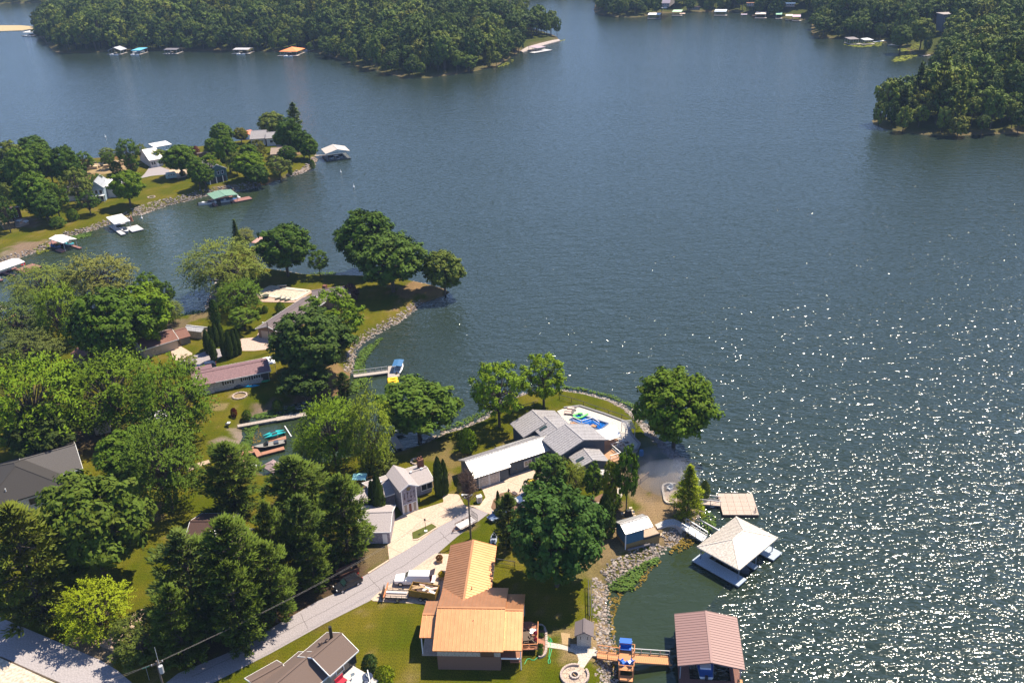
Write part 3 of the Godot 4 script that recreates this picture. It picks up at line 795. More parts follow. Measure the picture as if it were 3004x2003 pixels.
	tree("shrub", [630, 694, 656, 720], bright, "round clipped bush behind the ranch house", 0.1, "shrub", "", "shrub")
	for b in [[586, 706, 604, 720], [600, 702, 616, 718], [575, 712, 590, 726]]:
		tree("shrub", b, mid, "low garden bush in the border behind the ranch house", 0.1, "shrub", "border bushes behind the ranch house", "shrub")
	tree("shrub", [786, 652, 824, 692], plum, "purple-leaved bush at the end of the ranch roof", 0.3, "shrub", "", "shrub")
	tree("shrub", [1048, 1116, 1060, 1130], bright, "small green bush beside the tower doors", 0.0, "shrub", "", "shrub")
	tree("shrub", [948, 1142, 966, 1158], mid, "round green bush at the right corner of the tower", 0.0, "shrub", "", "shrub")
	tree("open", [405, 818, 452, 846], leaf("lace_leaf", Color(0.09, 0.12, 0.035)), "small lacy tree on the grey driveway edge", 0.8, "ornamental_tree")
	tree("shrub", [622, 918, 650, 945], mid, "leafy bush on the bank above the inlet reeds", 0.2, "shrub", "", "shrub")
	tree("shrub", [478, 690, 505, 750], dark, "dark bush overhanging the shaded channel bank", 0.1, "shrub", "", "shrub")
	for b in [[1362, 1202, 1376, 1216], [1362, 1222, 1376, 1238], [1364, 1190, 1374, 1202]]:
		tree("shrub", b, lime, "yellow-green shrub between the huge maple and the juniper", 0.0, "shrub", "yellow-green shrubs beside the juniper", "shrub")
	tree("shrub", [1380, 1130, 1432, 1170], bright, "leafy bush by the stone steps above the blue shed", 0.2, "shrub", "", "shrub")
	tree("shrub", [1604, 1106, 1634, 1150], sage, "grey-green bush on the bank behind the bald cypress", 0.1, "shrub", "", "shrub")

func middle_trees() -> void:
	var dark := mt("dark_leaf"); var mid := mt("mid_leaf"); var bright := mt("bright_leaf")
	var sage := mt("sage_leaf"); var needle := mt("needle_leaf")
	var l := [
		["maple", -12, 324, 46, 400, sage, "blue-green tree at the far left of the middle peninsula"],
		["maple", 40, 314, 110, 376, dark, "round dark tree at the back left of the middle peninsula"],
		["maple", 12, 342, 82, 440, mid, "tall tree in front of the blue-green one at the left edge"],
		["maple", 82, 345, 140, 420, mid, "light tree in the middle of the left grove"],
		["maple", 118, 338, 182, 432, dark, "tall tree at the back right of the left grove"],
		["maple", 34, 398, 120, 500, mid, "big front tree of the left grove above the channel"],
		["open", 100, 420, 152, 500, mid, "dark front tree of the left grove beside the shaded lawn"],
		["open", 140, 390, 206, 470, sage, "fine-leaved tree left of the blue gabled house"],
		["open", 176, 440, 226, 490, dark, "low bushy tree below the blue gabled house"],
		["maple", 0, 420, 22, 460, sage, "pale tree at the left edge above the brick house"],
		["open", -10, 450, 32, 530, dark, "dark tree hiding the left of the brick house"],
		["open", 226, 340, 270, 372, sage, "flat pale tree on the sandy terraces"],
		["open", 268, 320, 318, 392, mid, "airy tree above the sandy terraces"],
		["open", 310, 332, 336, 366, sage, "slim tree left of the white boathouse on the far side"],
		["maple", 254, 392, 326, 470, bright, "bright rounded tree right of the blue gabled house"],
		["maple", 374, 334, 448, 402, mid, "wide tree on bare trunks by the grey drive"],
		["maple", 430, 364, 474, 430, mid, "tree left of the green house with white columns"],
		["open", 455, 352, 506, 416, bright, "tree in front of the green house with white columns"],
		["maple", 484, 284, 532, 336, mid, "round tree on the far side left of the orange-roofed boathouse"],
		["maple", 535, 294, 568, 326, mt("tan_leaf"), "small olive tree beside the orange-roofed boathouse"],
		["maple", 496, 312, 546, 392, mid, "tall tree in the middle of the peninsula houses"],
		["maple", 545, 332, 592, 380, mid, "tree behind the bright yellow-green one"],
		["maple", 536, 358, 606, 418, bright, "bright yellow-green tree above the shaded rocky bank"],
		["open", 575, 322, 612, 372, mt("tan_leaf"), "dark olive tree in front of the grey peninsula house"],
		["maple", 594, 258, 650, 312, sage, "pale round tree behind the grey peninsula house"],
		["pine", 658, 242, 694, 310, needle, "ragged pine rising highest at the peninsula tip"],
		["maple", 636, 272, 694, 352, dark, "dark tree below the ragged pine"],
		["maple", 672, 300, 716, 360, dark, "dark tree right of the ragged pine at the tip"],
		["maple", 686, 318, 729, 366, mid, "low tree at the very tip of the middle peninsula"],
		["open", 612, 352, 666, 400, sage, "thin-crowned tree in front of the tan house"],
		["maple", 62, 330, 112, 392, mid, "tree filling the back of the left grove"],
		["maple", 150, 372, 196, 424, dark, "tree at the right shoulder of the left grove"],
		["maple", 70, 440, 132, 512, dark, "dark low front tree of the left grove beside the brick house"],
		["open", 200, 400, 240, 446, mid, "tree behind the left of the blue gabled house"],
		["open", 232, 350, 262, 384, mid, "small tree at the left of the sandy terraces"],
		["maple", 340, 344, 382, 372, sage, "pale tree between the white-roofed house and the grey drive"],
		["maple", 470, 318, 502, 356, mid, "tree behind the brown-roofed ranch"],
		["open", 446, 380, 490, 428, mid, "tree against the left corner of the green house"],
		["maple", 560, 372, 612, 420, dark, "dark tree under the bright yellow-green one"],
		["open", 520, 350, 560, 398, sage, "thin tree between the green house and the bright tree"],
		["maple", 628, 296, 668, 344, mid, "tree hiding the right of the grey peninsula house"],
		["maple", 640, 336, 680, 372, dark, "dark tree behind the tan house"],
		["maple", -20, 380, 34, 440, dark, "dark tree at the left edge below the blue-green tree"],
		["open", 170, 350, 214, 396, mid, "tree between the left grove and the sandy terraces"],
		["shrub", 710, 368, 724, 388, mid, "small conical shrub on the tip lawn"],
		["shrub", 660, 386, 672, 402, dark, "dark waterside shrub below the tan house"],
		["shrub", 592, 372, 614, 412, dark, "dark bush left of the thin-crowned tree"],
		["shrub", 458, 392, 474, 420, dark, "dark bush at the left wall of the green house"],
		["shrub", 410, 392, 426, 404, mid, "round bush at the lawn top by the drive"],
		["shrub", 440, 336, 458, 356, leaf("rose_leaf", Color(0.12, 0.05, 0.06)), "reddish bush at the end of the brown-roofed ranch"],
		["shrub", 250, 372, 280, 398, dark, "dark hedge below the sandy terraces"],
		["shrub", 285, 366, 318, 392, dark, "dark hedge under the airy terrace tree"],
		["shrub", 110, 500, 150, 520, mid, "waterside bushes in the shade of the left grove"],
		["shrub", 150, 480, 180, 506, mid, "leafy bush on the shaded lawn of the left grove"],
	]
	for t in l:
		tree(t[0], [t[1], t[2], t[3], t[4]], t[5], t[6], 1.6 if t[0] != "shrub" else 0.1, "shrub" if t[0] == "shrub" else "pine_tree" if t[0] == "pine" else "broadleaf_tree", "", "shrub" if t[0] == "shrub" else "tree")

func inside(poly: PackedVector2Array, p: Vector2) -> bool:
	return Geometry2D.is_point_in_polygon(p, poly)
func shore_gap(f: Dictionary, x: float, z: float) -> float:
	var i := clampi(int((x - f.x0) / f.step), 0, f.nx - 1); var j := clampi(int((z - f.z0) / f.step), 0, f.nz - 1)
	return f.d[j * f.nx + i]
func forests() -> void:
	var clear := []
	clear = [[1265, 75, 32, 12], [1300, 82, 25, 10], [1590, 118, 55, 12], [1560, 128, 35, 14], [2740, 120, 60, 34], [2800, 84, 40, 28], [2690, 150, 40, 10], [2330, 40, 40, 14], [2050, 24, 40, 10], [1960, 30, 60, 8], [2200, 20, 26, 12], [2420, 52, 20, 10], [2030, 12, 24, 14], [1860, 46, 12, 6], [2770, 275, 20, 14]]
	var mm := [mt("wood_leaf"), leaf("wood_leaf_dark", Color(0.042, 0.076, 0.026)), mt("wood_leaf_pale"), leaf("wood_leaf_olive", Color(0.088, 0.11, 0.03))]
	var spots := []
	var lists := [[left_poly, 7.6, fields[2], 0], [right_poly, 7.6, fields[3], 1], [far_poly, 13.0, fields[4], 2]]
	for e in lists:
		var poly: PackedVector2Array = e[0]
		var lo := poly[0]; var hi := poly[0]
		for p in poly:
			lo = lo.min(p); hi = hi.max(p)
		lo.x = maxf(lo.x, -1000.0); hi.x = minf(hi.x, 720.0); lo.y = maxf(lo.y, -1500.0)
		rng.seed = 101 + e[3]
		var x := lo.x
		while x < hi.x:
			var z := lo.y
			while z < hi.y:
				var p := Vector2(x + rng.randf_range(-0.45, 0.45) * e[1], z + rng.randf_range(-0.45, 0.45) * e[1])
				var gap := shore_gap(e[2], p.x, p.y)
				if gap > 1.5 and inside(poly, p):
					var h := height(p.x, p.y)
					var q := Vector3(p.x, h, p.y) - Vector3(0, EYE, 0)
					var zz := -q.dot(az)
					var sx := 1502.0 + FOCAL * q.dot(ax) / zz; var sy := 1001.5 - FOCAL * q.dot(ay) / zz
					var ok := sx > -160 and sx < 3160 and sy > -130
					for c in clear:
						if pow((sx - c[0]) / c[2], 2) + pow((sy - c[1]) / c[3], 2) < 1.0: ok = false
					if ok:
						var edge := 1.0 - clampf((gap - 3.0) / 14.0, 0, 1)
						spots.append([zz, p.x, h, p.y, e[3], edge, sx, sy])
				z += e[1]
			x += e[1]
	spots.sort_custom(func(a, b): return a[0] < b[0])
	var packs := {}
	var bark := mt("bark")
	var protos := {}
	rng.seed = 404
	var singles := 0
	for s in spots:
		var v := rng.randi() % 4
		var pn := noise.get_noise_2d(s[1] * 1.2, s[3] * 1.2)
		var k := "wood"
		if pn > 0.32 and rng.randf() < 0.5: k = "woodpine"; v = 0
		var mi := int(clampf((pn + 0.6) * 2.6 + rng.randf_range(-1.1, 1.1), 0, 3))
		var r: float = lerpf(3.2, 9.0, pow(rng.randf(), 1.4)) * (1.0 - 0.15 * s[5]); var hv: float = lerpf(r, 5.5, 0.5) * rng.randf_range(0.85, 1.7)
		var lift: float = rng.randf_range(1.5, 8.5) * (1.0 - 0.7 * s[5])
		if k == "woodpine": r *= 0.75; hv *= 1.25
		var t := Transform3D(Basis(Vector3.UP, rng.randf() * TAU).scaled(Vector3(r, hv, r)), Vector3(s[1], s[2] + lift - 1.0, s[3]))
		var key := "%s%d_%d" % [k, v, mi]
		if not protos.has(key):
			var pair: Array = tree_kinds[k][v]
			var am := ArrayMesh.new()
			am.add_surface_from_arrays(Mesh.PRIMITIVE_TRIANGLES, pair[0].surface_get_arrays(0))
			am.add_surface_from_arrays(Mesh.PRIMITIVE_TRIANGLES, pair[1].surface_get_arrays(0))
			am.surface_set_material(0, mm[mi]); am.surface_set_material(1, bark)
			protos[key] = am
		if singles < 295 and s[6] > -20 and s[6] < 3030 and s[7] > 5:
			singles += 1
			var o := MeshInstance3D.new()
			o.name = numbered("wood_tree")
			o.mesh = protos[key]
			add_child(o)
			o.transform = t
			var marks: Array = [[[80, "behind the sand spit"], [230, "left of the gable-roofed boathouse"], [330, "above the gable-roofed boathouse"], [400, "above the blue-roofed boathouse"], [500, "above the dark grey-roofed boathouse"], [620, "between two grey boathouse roofs"], [705, "above the pale grey-roofed boathouse"], [840, "above the orange hip-roofed boathouse"], [980, "right of the orange hip roof"], [1130, "on the left hill's shaded bank"], [1290, "on the left hill's blunt point"], [1430, "on the left hill's sunny shoulder"], [1560, "behind the mauve-covered boat lift"], [1650, "at the left hill's right tip"]], [[1800, "at the far shore's left end"], [2000, "above the pale green-roofed boathouse"], [2200, "above the beige-roofed boathouse"], [2420, "on the right cove's headland"], [2540, "behind the cove's two small docks"], [2600, "at the right point's tip"], [2680, "above the right point's tip"], [2760, "by the right point's brown roof"], [2850, "on the right point's shaded bank"], [2940, "near the right frame edge"], [3030, "at the right frame edge"]], [[1500, "on the farthest shore"]]][s[4]]
			var best: Array = marks[0]
			for mk in marks:
				if absf(mk[0] - s[6]) < absf(best[0] - s[6]): best = mk
			var gap2 := shore_gap(fields[2 + s[4]], s[1], s[3])
			var row: String = "at the waterline " if gap2 < 6 else "in the front row " if gap2 < 14 else "in the second row " if gap2 < 24 else "in the third row " if gap2 < 36 else "high on the slope " if gap2 < 70 else "deep in the wood "
			var size: String = "wide " if r > 6.6 else "small " if r < 4.2 else "tall " if hv > r * 1.25 else ""
			var tone: String = ["mid-green", "dark green", "pale green", "olive"][mi]
			tag(o, size + tone + (" pine " if k == "woodpine" else " broadleaf tree ") + row + best[1], "tree", "wood trees " + best[1])
		else:
			if not packs.has(key): packs[key] = []
			packs[key].append(t)
	for key in packs:
		var mmi := MultiMeshInstance3D.new()
		mmi.name = numbered("far_wood")
		var m := MultiMesh.new()
		m.transform_format = MultiMesh.TRANSFORM_3D
		m.mesh = protos[key]
		m.instance_count = packs[key].size()
		for i in packs[key].size():
			m.set_instance_transform(i, packs[key][i])
		mmi.multimesh = m
		add_child(mmi)
		tag(mmi, "distant woods covering the far hills", "woods", "", "stuff")
	print("spots ", spots.size(), " singles ", singles)

func paved(called: String, label: String, poly: PackedVector2Array, ang: float, sx: float, sz: float, y0: float, y1: float, ms: Array, gap := 0.035) -> Node3D:
	var o := thing(called, label, "")
	o.set_meta("kind", "structure")
	var c := cos(ang); var s := sin(ang)
	var loc := PackedVector2Array()
	for p in poly: loc.append(Vector2(p.x * c + p.y * s, -p.x * s + p.y * c))
	var lo := loc[0]; var hi := loc[0]
	for p in loc:
		lo = lo.min(p); hi = hi.max(p)
	var i := 0
	var bed := Mb.new(); bed.prism(poly, y0, y1 - 0.03)
	part("bed", bed, mat("joint", Color(0.2, 0.16, 0.13), 0.95), o)
	var x := lo.x
	while x < hi.x:
		var z := lo.y
		while z < hi.y:
			var cell := PackedVector2Array([Vector2(x, z), Vector2(x + sx - gap, z), Vector2(x + sx - gap, z + sz - gap), Vector2(x, z + sz - gap)])
			for q in Geometry2D.intersect_polygons(loc, cell):
				if q.size() < 3: continue
				var w := PackedVector2Array()
				for p in q: w.append(Vector2(p.x * c - p.y * s, p.x * s + p.y * c))
				var m := Mb.new(); m.prism(w, y1 - 0.05, y1)
				part("slab", m, ms[(i * 7 + i / 3) % ms.size()], o)
				i += 1
			z += sz
		x += sx
	return o
func sheet(called: String, label: String, poly: PackedVector2Array, y0: float, y1: float, m: Material) -> MeshInstance3D:
	var b := Mb.new(); b.prism(poly, y0, y1)
	return struct(called, b, m, label)
var concrete := []
func ground_sheets() -> void:
	for i in 4:
		concrete.append(mat("concrete%d" % i, Color(0.54, 0.41, 0.315) * [1.0, 0.95, 1.04, 0.98][i], 0.85, 0, 0.4, ntex("stain", 256, 0.02, 5, [[0.1, 0.9], [gray(0.86), gray(1)]])))
	var asphalt := mat("asphalt", Color(0.335, 0.3, 0.31), 0.9, 0, 0.35, ntex("asphalt_grain", 256, 0.04, 5, [[0.1, 0.9], [gray(0.82), gray(1)]]))
	var street := mat("street_asphalt", Color(0.37, 0.335, 0.345), 0.9, 0, 0.3, ntex("asphalt_grain", 256, 0.04, 5, []))
	sheet("road", "narrow grey lane climbing between the pines and the orange-roofed house", ats([440, 2040, 520, 1976, 661, 1918, 754, 1870, 803, 1838, 930, 1764, 989, 1738, 1052, 1698, 1079, 1683, 1140, 1642, 1282, 1549, 1356, 1503, 1377, 1486, 1435, 1505, 1405, 1528, 1341, 1574, 1282, 1625, 1165, 1710, 1082, 1764, 950, 1830, 793, 1917, 622, 2004, 540, 2050], G), G - 0.3, G + 0.035, asphalt)
	sheet("street", "wide pale street crossing the lower left corner", ats([-80, 1772, 0, 1812, 161, 1880, 292, 1936, 342, 1966, 400, 2015, 500, 2110, 250, 2110, 176, 2003, 68, 1956, 0, 1926, -80, 1890], G), G - 0.3, G + 0.035, street)
	sheet("corner_pavement", "cream concrete apron below the wide street at the bottom left", ats([-80, 1898, 0, 1931, 68, 1961, 173, 2010, 240, 2110, -80, 2110], G), G - 0.3, G + 0.05, mat("cream", Color(0.6, 0.5, 0.4), 0.85, 0, 0.2))
	var crack := Mb.new()
	for l in [[0, 1927, 68, 1957.5], [68, 1957.5, 176, 2005]]:
		crack.bar(at(Vector2(l[0], l[1]), G + 0.04), at(Vector2(l[2], l[3]), G + 0.04), 0.22, 0.03)
	struct("street_gutter", crack, mat("gutter_dirt", Color(0.1, 0.07, 0.05), 0.95), "dark gutter line between street and cream apron")
	var ck := Mb.new()
	rng.seed = 61
	for l in [[560, 1985, 800, 1872], [800, 1872, 1010, 1762], [1010, 1762, 1190, 1655], [1190, 1655, 1370, 1530], [1080, 1690, 1120, 1735], [880, 1800, 905, 1845], [1290, 1560, 1318, 1590]]:
		var p := at(Vector2(l[0], l[1]), G + 0.036); var e := at(Vector2(l[2], l[3]), G + 0.036)
		var last := p
		for i in 14:
			var q := p.lerp(e, (i + 1) / 14.0) + V(rng.randf_range(-0.12, 0.12), 0, rng.randf_range(-0.12, 0.12))
			ck.bar(last, q, 0.07, 0.008); last = q
	struct("road_cracks", ck, mat("crack_dark", Color(0.1, 0.085, 0.085), 0.95, 0, 0), "thin dark cracks along the lane")

	var w5 := func(l): return zats(950, 1250, 0.31894, l)
	paved("tower_driveway", "concrete forecourt of the tower house", w5.call([580, 905, 720, 818, 870, 772, 1100, 700, 1090, 622, 1240, 627, 1290, 722, 1338, 748, 1200, 852, 1046, 934, 870, 1072, 745, 1150, 600, 1228, 585, 1100]), 0.62, 4.6, 4.6, G - 0.2, G + 0.055, concrete)
	var isl := Mb.new(); isl.prism(w5.call([812, 982, 992, 900, 1036, 928, 868, 1034, 818, 1040]), G, G + 0.12)
	struct("grass_island", isl, mat("island_grass", Color(0.1, 0.115, 0.01), 0.95, 0, 0.6, ntex("turf", 512, 0.05, 5, [])), "small lawn island in the tower house forecourt")
	var kerb := Mb.new()
	for l in [[868, 1040, 1040, 934], [820, 1046, 868, 1040], [405, 1355, 600, 1232]]:
		kerb.bar(at(Z(950, 1250, 0.31894, l[0], l[1]), G + 0.08), at(Z(950, 1250, 0.31894, l[2], l[3]), G + 0.08), 0.3, 0.16)
	struct("kerb", kerb, concrete[2], "concrete kerb along the lane")
	var w6 := func(l): return zats(1300, 1000, 0.38271, l)
	paved("pool_house_driveway", "broad concrete driveway in front of the white-roofed garage", w6.call([200, 1262, 280, 1262, 325, 1200, 300, 1140, 258, 1112, 262, 1092, 470, 1048, 520, 990, 700, 925, 800, 900, 850, 1000, 780, 1100, 660, 1200, 610, 1300, 440, 1330, 362, 1330]), 0.6, 5.2, 5.2, G - 0.2, G + 0.05, concrete)
	var mulch := Mb.new()
	mulch.prism(w6.call([368, 1280, 385, 1222, 440, 1172, 500, 1160, 560, 1172, 600, 1205, 622, 1260, 600, 1310, 480, 1330, 400, 1310]), G, G + 0.14)
	struct("mulch_bed", mulch, mt("mulch"), "round bed of brown mulch on the pool house driveway")
	var w3 := func(l): return zats(1100, 1550, 0.28888, l)
	paved("parking_pad", "concrete parking pad beside the orange-roofed house", w3.call([615, 255, 757, 262, 690, 690, 632, 795, 528, 800, 500, 768, 110, 748, -20, 738, -42, 722, 30, 655, 300, 472]), 0.35, 5.5, 5.5, G - 0.2, G + 0.05, concrete)
	sheet("corner_driveway", "brown concrete drive rising from the street corner under the spreading tree", ats([287, 1893, 328, 1909, 400, 1850, 445, 1800, 420, 1785, 395, 1797, 330, 1850], G), G - 0.2, G + 0.05, mat("brown_drive", Color(0.45, 0.33, 0.24), 0.9, 0, 0.3))
	var w2 := func(l): return zats(500, 600, 0.38265, l)
	sheet("pink_driveway", "pinkish concrete drive of the mauve ranch house", w2.call([528, 1030, 655, 1018, 672, 985, 700, 962, 765, 1005, 800, 1000, 830, 1040, 770, 1108, 640, 1122, 540, 1122]), G - 0.2, G + 0.05, mat("pink_drive", Color(0.55, 0.4, 0.33), 0.9, 0, 0.3))
	sheet("grey_driveway", "grey asphalt court north of the purple-roofed house", w2.call([160, 1162, 320, 1108, 410, 1105, 412, 1150, 338, 1205, 345, 1250, 130, 1275, 70, 1265, 60, 1200]), G - 0.2, G + 0.04, asphalt)
	sheet("tan_driveway", "pale concrete apron of the tan garage", w2.call([0, 1120, -40, 1125, -60, 1085, 60, 1040, 75, 1085, 165, 1140, 160, 1168, 60, 1205, 20, 1190]), G - 0.2, G + 0.052, concrete[1])

	var w7 := func(l): return zats(1480, 1790, 0.13605, l)
	sheet("garden_path", "pale concrete path from the orange house deck to the wooden gangway", w7.call([905, 680, 1240, 745, 1420, 805, 1590, 885, 1815, 885, 1820, 835, 1910, 835, 2010, 870, 2010, 985, 1900, 985, 1790, 1130, 1680, 1300, 1560, 1215, 1600, 1080, 1570, 970, 1480, 905, 1240, 845, 905, 800]), G - 0.2, G + 0.05, mt("white_concrete"))
	sheet("shed_pad", "shaded concrete pad in front of the small grey shed", w7.call([1420, 730, 1560, 735, 1880, 760, 1812, 832, 1812, 884, 1592, 884, 1425, 806]), G - 0.2, G + 0.048, mat("grey_pad", Color(0.4, 0.38, 0.37), 0.85, 0, 0.4))
	sheet("sand_patch", "square of dry straw-coloured earth left of the small grey shed", w7.call([1215, 480, 1415, 510, 1415, 755, 1250, 730]), G - 0.2, G + 0.02, mat("straw", Color(0.42, 0.29, 0.15), 0.95, 0, 0.8))

	var w8 := func(l): return zats(0, 400, 0.2466, l)
	sheet("grey_lot", "grey asphalt lot between the white house and the camper", w8.call([1660, 500, 1720, 440, 1770, 370, 1880, 350, 2010, 400, 2010, 450, 1800, 470]), G - 0.2, G + 0.04, asphalt)
	sheet("sandy_lot", "sandy gravel yard behind the camper", w8.call([2010, 400, 2150, 385, 2260, 420, 2270, 465, 2110, 500, 2010, 480]), G - 0.2, G + 0.05, mat("sandy", Color(0.55, 0.42, 0.3), 0.95, 0, 0.3))

	var tm := mat("sandstone", Color(0.6, 0.44, 0.27), 0.95, 0, 0.4)
	var terr := thing("sand_terraces", "stepped sandstone terraces and rubble behind the left grove", "retaining wall")
	rng.seed = 77
	for i in 46:
		var q := at(Z(0, 400, 0.2466, rng.randf_range(985, 1500), 0) + Vector2(0, 0), G)
		var zx := rng.randf_range(985, 1500)
		q = at(Z(0, 400, 0.2466, zx, lerpf(375, 310, (zx - 985) / 515.0) + rng.randf_range(-30, 30)), G)
		var b := Mb.new()
		b.obox(Transform3D(Basis(Vector3.UP, rng.randf() * 0.6), q + V(0, rng.randf_range(0.2, 1.0), 0)), V(rng.randf_range(1.5, 4.0), rng.randf_range(0.5, 1.4), rng.randf_range(0.8, 1.8)))
		part("stone_block", b, tm, terr)

	sheet("sand_spit", "pale sand spit at the far left edge", ats([-60, 75, 60, 75, 98, 78, 104, 84, 60, 90, 0, 92, -60, 93], 0.0), -1.0, 0.35, mat("spit_sand", Color(0.5, 0.38, 0.2), 0.95, 0, 0.1))

func rock_mesh(sd: int) -> ArrayMesh:
	var r := RandomNumberGenerator.new(); r.seed = sd
	var m := Mb.new()
	var rings := []
	for j in 4:
		var row := []
		var ph: float = [-1.0, -0.3, 0.45, 0.95][j]
		for i in 6:
			var t := TAU * i / 6 + j * 0.5
			var rr := sqrt(maxf(0.0, 1 - ph * ph)) * r.randf_range(0.75, 1.15) + 0.15
			row.append(V(cos(t) * rr, ph * 0.6 + r.randf_range(-0.12, 0.12), sin(t) * rr * 0.8))
		rings.append(row)
	for j in 3:
		for i in 6:
			var k := (i + 1) % 6
			m.tri(rings[j][k], rings[j][i], rings[j + 1][i]); m.tri(rings[j][k], rings[j + 1][i], rings[j + 1][k])
	for i in range(1, 5):
		m.tri(rings[3][0], rings[3][i + 1], rings[3][i])
	return m.mesh()
var rocks := []
func bank_of_rocks(called: String, label: String, path: Array, inland: float, per_m: float, lo: float, hi: float, ms: Array, singles := 0, poly := PackedVector2Array()) -> void:
	if rocks.is_empty():
		for i in 5: rocks.append(rock_mesh(i * 31 + 7))
	var pts := ats(path, 0.0)
	var o := thing(called, label, "")
	o.set_meta("kind", "structure")
	var all := []
	for i in pts.size() - 1:
		var a := pts[i]; var b := pts[i + 1]
		var d := (b - a).normalized(); var nn := Vector2(-d.y, d.x)
		if not inside(poly, (a + b) * 0.5 + nn * 2.0): nn = -nn
		var cnt := int(a.distance_to(b) * per_m)
		for k in cnt:
			var f := rng.randf_range(-0.08, 1.0)
			var p := a.lerp(b, rng.randf()) + nn * (f * inland * rng.randf_range(0.8, 1.1))
			var s := rng.randf_range(lo, hi) * rng.randf_range(0.7, 1.15)
			var y := maxf(-0.1, height(p.x, p.y)) + s * 0.22
			all.append([Transform3D(Basis(rdir(), rng.randf_range(0, 0.5)) * Basis(Vector3.UP, rng.randf() * TAU).scaled(V(s, s * 0.8, s)), V(p.x, y, p.y)), s])
	all.sort_custom(func(p, q): return p[1] > q[1])
	var packs := {}
	for i in all.size():
		var mi := rng.randi() % ms.size(); var ri := rng.randi() % 5
		if i < singles:
			var e := part("stone", rocks[ri], ms[mi], o)
			e.transform = all[i][0]
		else:
			var key := mi * 8 + ri
			if not packs.has(key): packs[key] = []
			packs[key].append(all[i][0])
	for key in packs:
		var mi2: int = key / 8
		pack("small_stones", rocks[key % 8], ms[mi2], packs[key], o)
func pack(called: String, me: Mesh, mt: Material, l: Array, parent: Node) -> MultiMeshInstance3D:
	var x := MultiMeshInstance3D.new()
	var k := 0
	var nm := called
	if parent == self: nm = numbered(called)
	else:
		while parent.has_node(NodePath(nm)):
			k += 1
			nm = "%s_%03d" % [called, k]
	x.name = nm
	var m := MultiMesh.new()
	m.transform_format = MultiMesh.TRANSFORM_3D
	m.mesh = me
	m.instance_count = l.size()
	for i in l.size(): m.set_instance_transform(i, l[i])
	x.multimesh = m
	x.material_override = mt
	parent.add_child(x)
	x.set_meta("kind", "stuff")
	return x
func weeds(called: String, label: String, poly: PackedVector2Array, mt: Material, per_m2: float, size: float, hgt: float, flat := 0.8) -> void:
	var lo := poly[0]; var hi := poly[0]
	for p in poly:
		lo = lo.min(p); hi = hi.max(p)
	var m := Mb.new()
	var cnt := int((hi.x - lo.x) * (hi.y - lo.y) * per_m2)
	for i in cnt:
		var p := Vector2(rng.randf_range(lo.x, hi.x), rng.randf_range(lo.y, hi.y))
		p += Vector2(noise.get_noise_2d(p.y * 18, p.x * 18), noise.get_noise_2d(p.x * 18 + 90, p.y * 18)) * 1.1
		if not inside(poly, p): continue
		var c := 0.85 + 0.5 * noise.get_noise_2d(p.x * 14, p.y * 14)
		if c < 0.62: continue
		var nr := (Vector3.UP * flat + rdir() * (1.1 - flat)).normalized()
		var dr := nr.cross(rdir()).normalized()
		card(m, V(p.x, maxf(0.03, height(p.x, p.y)) + rng.randf() * hgt, p.y), dr, nr, size * rng.randf_range(0.6, 1.4), size * rng.randf_range(0.4, 0.8), hue(c * rng.randf_range(0.8, 1.2), rng.randf_range(-0.1, 0.15)))
	var o := part(called, m.mesh(true), mt, self)
	tag(o, label, "water weed", "", "stuff")
